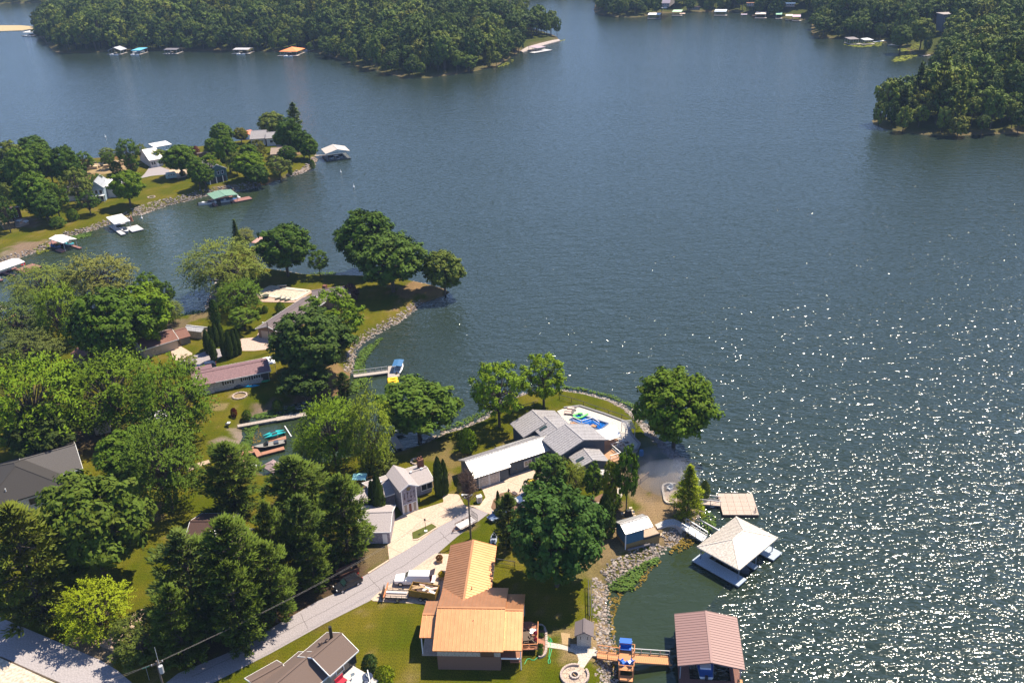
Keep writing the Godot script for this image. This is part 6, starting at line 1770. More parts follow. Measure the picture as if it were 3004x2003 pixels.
	for f in [[225, 1022], [305, 1030]]:
		var tb := thing("patio_table", "white table on the pinkish deck, %s of two" % ["left", "right"][int(f[0] > 250)], "table", Transform3D(Basis(), at(b.call(f[0], f[1]), G + 0.5)))
		bx("top", V(-0.9, 0.65, -0.5), V(0.9, 0.72, 0.5), trim, tb)
		bx("leg", V(-0.1, 0, -0.1), V(0.1, 0.65, 0.1), trim, tb)

	var c0 := at(b.call(1985, 525), G); var c1 := at(b.call(2105, 505), G)
	var cp := thing("camper", "pale teal camper parked under the wide tree", "camper", frame(c0, c1))
	W = c0.distance_to(c1)
	var bd := Mb.new(); bd.hexa([V(0, 0.7, 0), V(W, 0.7, 0), V(W, 0.7, -2.3), V(0, 0.7, -2.3), V(0.3, 2.7, -0.1), V(W - 0.2, 2.7, -0.1), V(W - 0.2, 2.7, -2.2), V(0.3, 2.7, -2.2)])
	part("body", bd, mat("camper_teal", Color(0.3, 0.42, 0.42), 0.5, 0, 0), cp)
	for i in 3: window(cp, V(W * (0.25 + 0.25 * i), 2.0, -0.03), 0.9, 0.6)
	for x in [W * 0.4, W * 0.6]:
		var wh := Mb.new(); wh.tube(V(x, 0.35, -0.3), V(x, 0.35, 0.0), 0.35, 0.35, 10); part("wheel", wh, mt("tyre"), cp)
func tan_wall() -> Material:
	return mat("tan_timber_wall", Color(0.33, 0.22, 0.13), 0.85, 0, 0.2)

func boathouse(label: String, a: Vector2, b: Vector2, c: Vector2, roof: String, eave: float, rise: float, roofm: Material, deckm: Material, decks: Array, seam := 0.0, postm: Material = null, hull: Array = [], called := "boathouse") -> Node3D:
	var A := at(a, eave); var B := at(b, eave)
	var t := frame(A, B); t.origin.y = 0.0
	var o := thing(called, label, "boathouse" if called == "boathouse" else called.replace("_", " "), t)
	var w := A.distance_to(B); var d := maxf(1.5, -(t.affine_inverse() * at(c, eave)).z)
	dims = {"w": w, "half": d * 0.5, "d": d}
	if postm == null: postm = mat("dock_post", Color(0.3, 0.32, 0.36), 0.5, 0.2, 0)
	if roof == "hip": hip(o, w, d, eave, rise, roofm, seam)
	elif roof == "z": cross_gable(o, w, d, eave, rise, null, roofm, 0.0, seam)
	elif roof == "x": gable(o, 0.0, w, 0.0, -d, -d * 0.5, 0.0, eave, rise, null, roofm, 0.0, seam)
	elif roof == "shed":
		var m := Mb.new(); var dn := Vector3.DOWN * 0.2
		var q := [V(0, eave, 0), V(w, eave, 0), V(w, eave + rise, -d), V(0, eave + rise, -d)]
		m.hexa([q[0] + dn, q[1] + dn, q[2] + dn, q[3] + dn, q[0], q[1], q[2], q[3]]); part("roof", m, roofm, o)
	for q in decks:
		var m := Mb.new(); m.box(V(q[0] * w, 0.28, -q[1] * d), V(q[2] * w, 0.5, -q[3] * d)); part("deck", m, deckm, o)
		m = Mb.new(); m.box(V(q[0] * w + 0.15, -0.3, -q[1] * d - 0.15), V(q[2] * w - 0.15, 0.28, -q[3] * d + 0.15)); part("float", m, mt("float_black"), o)
	if roof != "":
		var n := 3 if d > 7.0 else 2
		for x in [0.05, 0.95]:
			for i in n:
				var z := lerpf(0.06, 0.94, float(i) / (n - 1))
				bx("post", V(x * w - 0.07, 0.2, -z * d - 0.07), V(x * w + 0.07, eave - 0.05, -z * d + 0.07), postm, o)
	return o
func boat(label: String, t: Transform3D, l: float, w: float, hullm: Material, deckm: Material, canopy: Material = null, called := "boat", group := "") -> Node3D:
	var o := thing(called, label, "boat", t, group)
	var m := Mb.new(); var prev := []
	var st := [[-0.5, 0.8, 0.0], [-0.2, 1.0, 0.0], [0.15, 0.95, 0.0], [0.36, 0.6, 0.08], [0.5, 0.06, 0.2]]
	var rows := []
	for s in st:
		var x: float = s[0] * l; var hw: float = s[1] * w * 0.5
		rows.append([V(x, 0.75 + s[2], -hw), V(x, 0.75 + s[2], hw), V(x, -0.1 + s[2] * 0.8, hw * 0.6), V(x, -0.1 + s[2] * 0.8, -hw * 0.6)])
	for i in rows.size() - 1:
		var p: Array = rows[i]; var q: Array = rows[i + 1]
		m.quad(p[2], q[2], q[1], p[1]); m.quad(q[3], p[3], p[0], q[0]); m.quad(p[3], q[3], q[2], p[2])
	m.quad(rows[0][3], rows[0][2], rows[0][1], rows[0][0])
	part("hull", m, hullm, o)
	m = Mb.new()
	for i in rows.size() - 1:
		var p: Array = rows[i]; var q: Array = rows[i + 1]
		m.quad(p[1] * V(1, 0.95, 0.9), q[1] * V(1, 0.95, 0.9), q[0] * V(1, 0.95, 0.9), p[0] * V(1, 0.95, 0.9))
	part("deck", m, deckm, o)
	bx("seat", V(-0.3 * l, 0.72, -w * 0.3), V(-0.16 * l, 1.05, w * 0.3), hullm, o)
	m = Mb.new(); m.hexa([V(0.05 * l, 0.72, w * 0.34), V(0.2 * l, 0.72, w * 0.3), V(0.2 * l, 0.72, -w * 0.3), V(0.05 * l, 0.72, -w * 0.34), V(0.02 * l, 1.3, w * 0.28), V(0.06 * l, 1.3, w * 0.26), V(0.06 * l, 1.3, -w * 0.26), V(0.02 * l, 1.3, -w * 0.28)])
	part("windscreen", m, pane(), o)
	bx("motor", V(-0.55 * l, 0.1, -0.2), V(-0.49 * l, 1.05, 0.2), mt("dark_metal"), o)
	if canopy:
		m = Mb.new()
		for i in 4:
			var z0 := lerpf(-0.5, 0.5, i / 4.0) * w; var z1 := lerpf(-0.5, 0.5, (i + 1) / 4.0) * w
			var y0 := 2.3 - absf(i - 2) * 0.07; var y1 := 2.3 - absf(i - 1) * 0.07
			m.quad(V(-0.4 * l, y1, z1), V(0.22 * l, y1, z1), V(0.22 * l, y0, z0), V(-0.4 * l, y0, z0))
		part("canopy", m, canopy, o)
		for x in [-0.38, 0.2]:
			for z in [-0.45, 0.45]: bx("pole", V(x * l - 0.02, 0.7, z * w - 0.02), V(x * l + 0.02, 2.2, z * w + 0.02), mt("alu"), o)
	return o
func kayak(label: String, t: Transform3D, l: float, mt: Material, group := "", called := "kayak") -> Node3D:
	var o := thing(called, label, called, t, group)
	var m := Mb.new()
	var pr := []
	for i in 9:
		var f := i / 8.0; var r := sin(clampf(f, 0.04, 0.96) * PI) * 0.36
		pr.append([f * l - l * 0.5, r])
	for i in 8:
		m.tube(V(pr[i][0], 0.2, 0), V(pr[i + 1][0], 0.2, 0), pr[i][1], pr[i + 1][1], 8, false)
	part("hull", m, mt, o)
	bx("cockpit", V(-0.55, 0.47, -0.18), V(0.45, 0.58, 0.18), mt("dark_frame"), o)
	return o
func bridge(called: String, label: String, a: Vector3, b: Vector3, w: float, deckm: Material, railm: Material, rh := 0.0, both := true, truss := false, boards := 0.0) -> Node3D:
	var t := frame(a, b); t.origin = a
	var o := thing(called, label, "gangway", t)
	var L := Vector2(b.x - a.x, b.z - a.z).length(); var dy := b.y - a.y
	if boards > 0.0:
		var n := int(L / boards)
		var bm := Mb.new(); bm.box(V(0, -0.06, -w * 0.5), V(boards - 0.03, 0.0, w * 0.5)); var me := bm.mesh()
		for i in n:
			var p := part("board", me, deckm, o); p.position = V(i * boards, dy * i / n, 0)
	else:
		var m := Mb.new(); m.bar(V(0, -0.06, 0), V(L, dy - 0.06, 0), w, 0.12); part("deck", m, deckm, o)
	for z in [-w * 0.42, w * 0.42]:
		var m := Mb.new(); m.bar(V(0, -0.2, z), V(L, dy - 0.2, z), 0.1, 0.22); part("beam", m, deckm, o)
	if rh > 0.0:
		for z in ([-w * 0.5, w * 0.5] if both else [-w * 0.5]):
			railing(o, [V(0, 0, z), V(L, dy, z)], rh, railm, 1.3, 2)
			if truss:
				var n := int(L / 1.3)
				for i in n:
					var m := Mb.new(); m.bar(V(L * i / n, dy * i / n, z), V(L * (i + 1) / n, dy * (i + 1) / n + rh, z), 0.05); part("brace", m, railm, o)
	return o
func boathouses() -> void:
	var trim := mt("white_trim")
	var cream := mat("cream_metal_roof", Color(0.66, 0.59, 0.52), 0.5, 0.1, 0.3); var wht := mat("dock_white_roof", Color(0.74, 0.7, 0.68), 0.5, 0.1, 0)
	var blued := mat("pale_blue_deck", Color(0.4, 0.47, 0.56), 0.7, 0, 0.6); var redd := mat("maroon_deck", Color(0.3, 0.14, 0.12), 0.8, 0, 0.5); var greyd := mt("grey_dock")
	var alu := mt("alu")

	var o := boathouse("cream hip-roofed boathouse on blue-grey floats in the cove", Vector2(2045.2, 1603.4), Vector2(2169.2, 1671.4), Vector2(2160.6, 1515), "hip", 3.2, 1.5, cream, blued, [[-0.05, -0.05, 1.06, 0.16], [0.0, 0.16, 0.15, 1.0], [0.15, 0.42, 1.0, 0.52], [0.15, 0.78, 1.12, 1.02]], 0.42, mt("slate_post"))
	boat("covered motor boat under the cream hip roof", o.transform * Transform3D(Basis(), V(dims.w * 0.62, 0.1, -dims.d * 0.3)), 6.0, 2.2, mt("boat_dark"), mt("boat_cover"))

	var mv := mat("mauve_metal_roof", Color(0.25, 0.15, 0.138), 0.5, 0.1, 0)
	o = boathouse("large boathouse with mauve-brown metal roof at the end of the wooden gangway", Vector2(1988.9, 1953.4), Vector2(2186.8, 1965.5), Vector2(1974.4, 1800.7), "z", 3.4, 0.95, mv, mat("brown_dock", Color(0.2, 0.09, 0.07), 0.8, 0, 0.6), [[0.03, -0.14, 0.97, 0.06], [0.03, 0.06, 0.2, 1.0], [0.82, 0.06, 0.97, 1.0], [0.2, 0.86, 0.82, 1.0]], 0.5)
	for x in [0.05, 0.5, 0.93]:
		bx("white_cleat", V(dims.w * x, 0.5, dims.d * 0.13), V(dims.w * x + 0.15, 0.75, dims.d * 0.13 + 0.15), trim, o)
	bx("end_locker", V(dims.w * 0.9, 0.5, 0.1), V(dims.w * 0.97, 1.7, 1.1), mt("orange_timber"), o)
	boat("blue and white boat inside the mauve-roofed boathouse", o.transform * Transform3D(Basis(Vector3.UP, PI / 2), V(dims.w * 0.45, 0.1, -dims.d * 0.42)), 7.0, 2.5, mt("boat_white"), mt("boat_blue"))

	var ow := mt("orange_timber"); var wr := mt("redwood_rail")
	var z5 := func(x, y): return Z(1740, 1850, 0.12755, x, y)
	bridge("wooden_ramp", "wooden ramp with railings from the concrete path to the furnished deck", at(z5.call(100, 535), G + 0.15), at(z5.call(598, 600), 1.9), 1.5, ow, wr, 0.95, true, false, 0.3)
	var pa := at(z5.call(602, 705), 1.9); var pb := at(z5.call(945, 735), 1.9)
	var t := frame(pa, pb); t.origin = pa
	var dk := thing("lookout_deck", "square redwood lookout deck with rails standing over the water", "deck", t)
	var W := pa.distance_to(pb); var dz0 := 1.6; var dz1: float = (t.affine_inverse() * at(z5.call(600, 400), 1.9)).z
	var nb := 16
	var bm := Mb.new(); bm.box(V(0, -0.06, -0.001), V(W, 0, (dz1 - dz0) / nb + 0.02)); var bme := bm.mesh()
	for i in nb: part("board", bme, ow, dk).position = V(0, 0, dz0 + (dz1 - dz0) * i / nb)
	railing(dk, [V(0, 0, -0.4), V(0, 0, dz0), V(W, 0, dz0), V(W, 0, 0.4)], 0.95, wr, 1.2, 2)
	railing(dk, [V(0, 0, -1.8), V(0, 0, dz1), V(W, 0, dz1), V(W, 0, -1.2)], 0.95, wr, 1.2, 2)
	for q in [V(0.1, 0, dz0 - 0.1), V(W - 0.1, 0, dz0 - 0.1), V(0.1, 0, dz1 + 0.1), V(W - 0.1, 0, dz1 + 0.1)]:
		bx("pile", q + V(-0.12, -3.0, -0.12), q + V(0.12, 0.0, 0.12), wr, dk)
	bx("lower_platform", V(0.2, -1.2, dz0 - 0.1), V(W - 0.1, -1.05, dz0 + 0.9), ow, dk)
	bridge("boathouse_gangway", "redwood gangway with a single grey handrail to the mauve-roofed boathouse", at(z5.call(915, 625), 1.85), at(z5.call(1790, 682), 0.75), 1.7, ow, mat("handrail_grey", Color(0.35, 0.36, 0.38), 0.4, 0.4, 0), 0.95, false, false, 0.3)
	var bl := mat("bright_blue", Color(0.008, 0.12, 0.5), 0.6, 0, 0)
	var gl := thing("blue_glider_bench", "bright blue canopied bench at the back of the lookout deck", "bench", Transform3D(t.basis, at(z5.call(745, 470), 1.9)))
	bx("seat", V(-0.85, 0.4, -0.5), V(0.85, 0.52, 0.25), bl, gl); bx("backrest", V(-0.85, 0.5, -0.6), V(0.85, 1.2, -0.45), bl, gl)
	var cm := Mb.new(); cm.obox(Transform3D(Basis(Vector3.RIGHT, 0.35), V(0, 1.45, -0.55)), V(1.7, 0.08, 0.8)); part("canopy", cm, bl, gl)
	for x in [-0.95, 0.87]:
		bx("arm", V(x, 0, -0.6), V(x + 0.08, 1.5, -0.5), mt("pale_blue_frame"), gl)
		bx("arm", V(x, 0.0, -0.5), V(x + 0.08, 0.7, 0.3), mt("pale_blue_frame"), gl)
	for i in 2:
		var ch := thing("blue_deck_chair", ["blue deck chair at the left front of the lookout deck", "blue deck chair with white cushion at the right front of the lookout deck"][i], "chair", Transform3D(t.basis * Basis(Vector3.UP, [2.4, -2.5][i]), at(z5.call([685, 860][i], 770), 1.9)), "deck chairs on the lookout deck")
		bx("seat", V(-0.33, 0.32, -0.35), V(0.33, 0.4, 0.35), bl if i == 0 else trim, ch)
		cm = Mb.new(); cm.obox(Transform3D(Basis(Vector3.RIGHT, -0.35), V(0, 0.75, -0.45)), V(0.66, 0.95, 0.06)); part("backrest", cm, bl, ch)
		for x in [-0.42, 0.34]: bx("arm", V(x, 0.0, -0.4), V(x + 0.08, 0.58, 0.45), bl, ch)

	var sa := at(Vector2(2121.3, 1509.6), 0.55); var sb := at(Vector2(2227.5, 1510.1), 0.55)
	t = frame(sa, sb); t.origin.y = 0
	var sw := thing("swim_dock", "bare square swim dock of pale panels with a black ladder", "dock", t)
	W = sa.distance_to(sb); var dd := -(t.affine_inverse() * at(Vector2(2106.1, 1447), 0.55)).z
	var pl := [mt("dock_panel"), mat("dock_panel2", Color(0.5, 0.395, 0.33), 0.85, 0, 0.6)]
	for i in 5:
		for j in 5:
			bx("panel", V(W * i / 5 + 0.02, 0.45, -dd * j / 5 - 0.02), V(W * (i + 1) / 5 - 0.015, 0.55, -dd * (j + 1) / 5 + 0.015), pl[(i * 3 + j * 2) % 2], sw)
	bx("float", V(0.05, -0.3, -dd + 0.05), V(W - 0.05, 0.45, -0.05), mat("brown_edge", Color(0.1, 0.06, 0.045), 0.8, 0, 0), sw)
	var lad := Mb.new()
	for x in [0.0, 0.5]: lad.bar(V(W - 0.25, -0.4, -0.6 - x * 1.2), V(W - 0.55, 1.4, -0.6 - x * 1.2), 0.07)
	for k in 6: lad.bar(V(W - 0.28 - k * 0.04, 0.1 + k * 0.22, -0.6), V(W - 0.28 - k * 0.04, 0.1 + k * 0.22, -1.2), 0.05)
	part("ladder", lad, mt("dark_frame"), sw)
	var z7 := func(x, y): return Z(1700, 1350, 0.28698, x, y)
	bridge("swim_dock_gangway", "short truss gangway between the bald cypress and the swim dock", at(z7.call(1230, 420), 0.9), at(z7.call(1440, 440), 0.6), 1.5, mt("dock_panel"), alu, 1.0, true, true)
	bridge("white_gangway", "white truss gangway sloping to the cream hip-roofed boathouse", at(z7.call(1065, 665), 1.6), at(z7.call(1285, 805), 0.7), 1.6, trim, alu, 1.0, true, true)
	var tc := Mb.new(); tc.tube(at(z7.call(1215, 600), 1.2), at(z7.call(1420, 715), 0.8), 0.16, 0.16, 8)
	tag(part("anchor_pole", tc, alu, self), "long pale pole tying the cream boathouse to the bank", "pole")
	var path := Mb.new(); path.prism(zats(1700, 1350, 0.28698, [770, 660, 880, 610, 960, 600, 1020, 622, 1080, 665, 1040, 695, 980, 660, 900, 670, 800, 700], G), 0.6, G + 0.06)
	struct("shore_path", path, mat("cool_concrete", Color(0.5, 0.47, 0.46), 0.85, 0, 0.4), "curved concrete path from the blue shed to the white gangway")

	var a := func(x, y): return Z(480, 300, 0.2466, x, y)
	var b := func(x, y): return Z(0, 400, 0.2466, x, y)
	o = boathouse("cream gable-roofed boathouse standing alone off the peninsula tip", a.call(1925, 615), a.call(2215, 578), a.call(2165, 518), "z", 3.4, 1.4, cream, mat("dark_dock", Color(0.09, 0.1, 0.11), 0.8, 0, 0.3), [[0, -0.04, 1.0, 0.2], [0, 0.2, 0.2, 1.0], [0.8, 0.2, 1.0, 1.0], [0.2, 0.8, 0.8, 1.0]])
	bx("gable_board", V(0.3, 3.35, -0.1), V(dims.w - 0.3, 3.6, -0.02), mt("slate_post"), o)
	boat("boat moored under the cream gable roof at the tip", o.transform * Transform3D(Basis(Vector3.UP, -PI / 2), V(dims.w * 0.5, 0, -dims.d * 0.3)), 6.5, 2.3, mt("boat_white"), mt("boat_cover"))
	bridge("tip_gangway", "pale gangway from the peninsula tip to the cream gable boathouse", at(a.call(1795, 632), 0.9), at(a.call(1925, 630), 0.6), 1.6, greyd, alu)
	o = boathouse("green-roofed boathouse under the shaded rocky bank", a.call(590, 1152), a.call(880, 1097), a.call(482, 1092), "z", 3.0, 0.5, mat("sage_metal_roof", Color(0.21, 0.36, 0.27), 0.5, 0.1, 0.2), redd, [[0, 0.85, 1.0, 1.0], [0, 0.0, 0.12, 0.85], [0.72, -0.02, 1.55, 0.42]])
	boat("white boat poking out of the left of the green-roofed boathouse", Transform3D(Basis(Vector3.UP, 0.25), at(a.call(520, 1212), 0.0)), 6.5, 2.2, mt("boat_white"), mt("boat_dark"))
	boat("blue-decked boat at the right of the green-roofed boathouse", Transform3D(Basis(Vector3.UP, 0.3), at(a.call(775, 1178), 0.0)), 6.0, 2.2, mt("boat_white"), mt("boat_blue"))
	var bn := thing("dock_bench", "small white bench upright on the maroon deck", "bench", Transform3D(Basis(), at(a.call(895, 1140), 0.5)))
	bx("seat", V(-0.4, 0.4, -0.5), V(0.4, 0.5, 0.5), trim, bn); bx("backrest", V(-0.4, 0.5, -0.5), V(-0.3, 1.3, 0.5), trim, bn); bx("leg", V(-0.35, 0, -0.45), V(0.35, 0.4, 0.45), trim, bn)
	o = boathouse("boathouse with single white sloping roof and white decks, orange sail beside it", b.call(1355, 1045), b.call(1545, 1002), b.call(1297, 968), "shed", 3.0, 0.5, wht, mt("white_dock"), [[0.0, -0.6, 0.3, 0.9], [0.3, 0.75, 1.0, 1.0], [0.72, -0.55, 1.45, 0.2]])
	boat("pontoon boat in the slip beneath the single white sloping roof", o.transform * Transform3D(Basis(Vector3.UP, -PI / 2), V(dims.w * 0.5, 0, dims.d * 0.1)), 6.5, 2.2, mt("boat_grey"), mt("boat_white"))
	var fl := thing("orange_sail", "small orange sail standing on the white deck", "sail", Transform3D(Basis(), at(b.call(1560, 1012), 0.5)))
	var fm := Mb.new(); fm.hexa([V(-0.6, 0, 0.1), V(0.6, 0, 0.1), V(0.6, 0, -0.1), V(-0.6, 0, -0.1), V(-0.1, 1.9, 0.05), V(0.3, 1.9, 0.05), V(0.3, 1.9, -0.05), V(-0.1, 1.9, -0.05)]); part("cloth", fm, mat("orange_cloth", Color(0.6, 0.2, 0.1), 0.8, 0, 0), fl)
	o = boathouse("white-roofed boathouse with two maroon decks and a long maroon gangway", b.call(572, 1216), b.call(745, 1270), b.call(735, 1165), "x", 3.2, 0.5, wht, redd, [[0.0, 0.8, 1.2, 1.0], [0.55, -0.25, 0.95, 0.12], [0.0, 0.2, 0.12, 0.8]])
	boat("teal-covered boat in the two-deck boathouse", Transform3D(Basis(Vector3.UP, -0.6), at(b.call(820, 1290), 0.2)), 5.5, 2.2, mt("boat_white"), mat("teal_cover", Color(0.01, 0.3, 0.36), 0.6, 0, 0))
	boat("blue-covered boat in the two-deck boathouse", Transform3D(Basis(Vector3.UP, -0.6), at(b.call(670, 1325), 0.2)), 5.0, 2.0, mt("boat_dark"), mat("blue_cover", Color(0.01, 0.13, 0.42), 0.6, 0, 0))
	bridge("maroon_gangway", "long maroon gangway from the left bank to the two-deck boathouse", at(b.call(440, 1195), 1.2), at(b.call(640, 1272), 0.6), 2.2, redd, redd)
	o = boathouse("wide white-roofed boathouse at the left edge of the channel", b.call(-40, 1604), b.call(290, 1490), b.call(190, 1435), "x", 3.4, 0.5, wht, redd, [[0, 0.85, 1.0, 1.0], [0.0, -0.05, 0.1, 0.85], [0.45, 0.0, 0.55, 0.85], [0.86, -0.1, 1.5, 0.7]], 0.0, trim)
	var rc := thing("red_chair", "red and white chair on the maroon deck of the left-edge boathouse", "chair", Transform3D(Basis(), at(b.call(270, 1540), 0.5)))
	bx("seat", V(-0.5, 0.3, -0.5), V(0.5, 0.45, 0.5), mt("red_plastic"), rc); bx("backrest", V(-0.5, 0.45, -0.5), V(0.5, 1.1, -0.4), mt("red_plastic"), rc)
	o = boathouse("tall white-roofed boathouse with blue posts on the far side of the peninsula", b.call(1830, 130), b.call(2040, 92), b.call(2000, 52), "shed", 4.2, 0.3, wht, blued, [[0, -0.3, 1.0, 0.1], [0, 0.1, 0.12, 1.0], [0.88, 0.1, 1.0, 1.0]], 0.0, mat("blue_post", Color(0.1, 0.17, 0.3), 0.5, 0, 0))
	boat("dark boat under the tall white roof on the far side", o.transform * Transform3D(Basis(), V(dims.w * 0.45, 0.2, -dims.d * 0.3)), 7.0, 2.4, mt("boat_dark"), mat("red_cover", Color(0.12, 0.05, 0.06), 0.6, 0, 0))
	boathouse("orange-roofed boathouse on the far side of the peninsula", a.call(1052, 395), a.call(1166, 371), a.call(985, 342), "shed", 3.2, 0.3, mat("orange_roof", Color(0.68, 0.2, 0.1), 0.6, 0, 0), greyd, [[0, 0, 1, 0.2], [0, 0.2, 0.15, 1]])
	var c6 := func(x, y): return Z(0, 750, 0.3189, x, y)
	o = boathouse("pale-roofed dock with orange canopies at the left edge", c6.call(-110, 560), c6.call(88, 468), c6.call(60, 440), "shed", 3.0, 0.3, cream, mat("yellow_dock", Color(0.5, 0.3, 0.1), 0.8, 0, 0.4), [[0, -0.3, 1.2, 0.1], [0.6, -1.6, 1.1, -1.2]])
	boathouse("tiny dock shelter with pinkish roof behind the wide willow", Vector2(736, 711), Vector2(752, 713), Vector2(752, 696), "shed", 2.6, 0.6, mat("pink_roof", Color(0.45, 0.25, 0.22), 0.7, 0, 0), redd, [[-0.3, -0.3, 1.3, 1.0]])

	var w2 := func(x, y): return Z(500, 600, 0.38265, x, y)
	bridge("inlet_pier", "narrow grey pier over the weed crescent", at(w2.call(1402, 1312), 0.75), at(w2.call(1665, 1278), 0.6), 1.5, greyd, alu, 0.9, false)
	var fp := thing("inlet_platform", "small grey floating platform at the end of the inlet pier", "dock", frame(at(w2.call(1665, 1325), 0.55), at(w2.call(1728, 1320), 0.55)))
	var dep := -(fp.transform.affine_inverse() * at(w2.call(1652, 1240), 0.55)).z
	bx("deck", V(0, -0.2, -dep), V(2.7, 0.0, 0), greyd, fp); bx("float", V(0.1, -0.7, -dep + 0.1), V(2.6, -0.2, -0.1), mt("float_black"), fp)
	boat("pontoon boat with blue canopy at the inlet platform", Transform3D(Basis(Vector3.UP, 1.5), at(w2.call(1752, 1268), 0.0)), 5.6, 2.3, mt("boat_grey"), mt("boat_white"), mat("blue_canopy", Color(0.03, 0.12, 0.27), 0.6, 0, 0))
	var yr := thing("yellow_raft", "bright yellow inflatable raft tied below the inlet platform", "raft", Transform3D(Basis(Vector3.UP, 0.2), at(w2.call(1705, 1362), 0.0)))
	var ym := Mb.new()
	for s in [[-0.9, -1.2, 0.9, -1.2], [0.9, -1.2, 0.9, 1.2], [0.9, 1.2, -0.9, 1.2], [-0.9, 1.2, -0.9, -1.2], [-0.9, 0.0, 0.9, 0.0]]: ym.tube(V(s[0], 0.3, s[1]), V(s[2], 0.3, s[3]), 0.38, 0.38, 8)
	part("tube", ym, mat("raft_yellow", Color(0.75, 0.5, 0.01), 0.5, 0, 0), yr)

	var w4 := func(x, y): return Z(640, 1180, 0.15303, x, y)
	bridge("long_grey_pier", "long grey pier in two lengths along the north side of the slip pond", at(w4.call(365, 452), 0.7), at(w4.call(1110, 318), 0.6), 1.1, mt("grey_pier"), alu, 0.0, true, false, 0.3)
	bridge("grey_pier_end", "wider outer length of the long grey pier", at(w4.call(1110, 318), 0.6), at(w4.call(1690, 218), 0.6), 1.6, mt("grey_pier"), alu, 0.0, true, false, 0.3)
	var cop := mat("reddish_deck", Color(0.4, 0.19, 0.12), 0.8, 0, 0.6)
	var sd := thing("slip_dock", "U-shaped reddish-brown slip dock in the pond", "dock")
	for q in [[635, 852, 992, 735, 1292, 640, 1300, 700, 1010, 790, 740, 880], [992, 735, 990, 700, 1130, 640, 1165, 575, 1235, 560, 1275, 605, 1295, 660, 1290, 645], [635, 852, 740, 880, 845, 1008, 738, 1046], [845, 1008, 815, 958, 1250, 842, 1270, 898]]:
		var sp := zats(640, 1180, 0.15303, q, 0.55)
		var m := Mb.new(); m.prism(sp, 0.3, 0.55); part("deck", m, cop, sd)
		m = Mb.new(); m.prism(sp, -0.3, 0.29); part("float", m, mt("float_black"), sd)
	bridge("slip_gangway", "narrow reddish gangway from the west bank to the slip dock", at(w4.call(340, 1000), 1.0), at(w4.call(680, 925), 0.6), 1.2, cop, cop)
	boat("open fishing boat lying in the slip", Transform3D(Basis(Vector3.UP, 0.3 + PI), at(w4.call(985, 858), 0.05)), 6.2, 1.9, mt("boat_dark"), mat("boat_carpet", Color(0.22, 0.21, 0.2), 0.9, 0, 0))
	for i in 2:
		kayak(["teal paddle boat nearer the open pond", "teal paddle boat nearer the slip dock"][i], Transform3D(Basis(Vector3.UP, 0.32).scaled(V(1, 1.2, 1.5)), at(w4.call([1060, 1090][i], [605, 645][i]), 0.15)), 4.2, mat("teal_plastic", Color(0.0, 0.34, 0.37), 0.4, 0, 0), "teal paddle boats at the slip dock", "paddle_boat")
	var lg := Mb.new(); lg.tube(at(w4.call(1272, 458), 0.1), at(w4.call(1400, 660), 0.1), 0.13, 0.13, 8)
	tag(part("floating_boom", lg, trim, self), "thin white floating boom across the slip pond", "boom")
	o = boathouse("mauve hip-roofed gazebo at the south bank of the slip pond", w4.call(822, 1222), w4.call(1042, 1345), w4.call(960, 1050), "hip", 2.6, 0.55, mat("mauve_gazebo_roof", Color(0.33, 0.24, 0.25), 0.85, 0, 0.4), greyd, [[0, 0, 1, 1]], 0.0, trim, [], "gazebo")
	for i in 3:
		var ch := thing("white_lawn_chair", ["white lawn chair left of the mauve gazebo", "white lawn chair right of the mauve gazebo", "white lawn chair at the water right of the mauve gazebo"][i], "chair", Transform3D(Basis(Vector3.UP, i * 1.3), on(w4.call([690, 1120, 1220][i], [1225, 1265, 1225][i]))))
		bx("seat", V(-0.45, 0.4, -0.45), V(0.45, 0.48, 0.45), trim, ch); bx("backrest", V(-0.45, 0.45, -0.5), V(0.45, 1.2, -0.42), trim, ch)
		for q in [-0.42, 0.36]: bx("leg", V(q, 0, -0.4), V(q + 0.06, 0.42, 0.4), trim, ch)
	var w5 := func(x, y): return Z(950, 1250, 0.31894, x, y)
	bridge("shaded_pier", "weathered pier behind the tower house trees", at(w5.call(628, 95), 0.6), at(w5.call(700, 208), 0.7), 1.6, mt("grey_pier"), alu, 0.0, true, false, 0.3)
	for i in 3:
		kayak(["white kayak stacked at the head of the shaded pier", "yellow kayak at the head of the shaded pier", "grey kayak at the head of the shaded pier"][i], Transform3D(Basis(Vector3.UP, 0.25), at(w5.call(600 + i * 45, 62 + i * 10), 0.2)), 3.2, [trim, mat("kayak_yellow", Color(0.6, 0.42, 0.04), 0.4, 0, 0), mt("boat_grey")][i], "kayaks at the shaded pier")

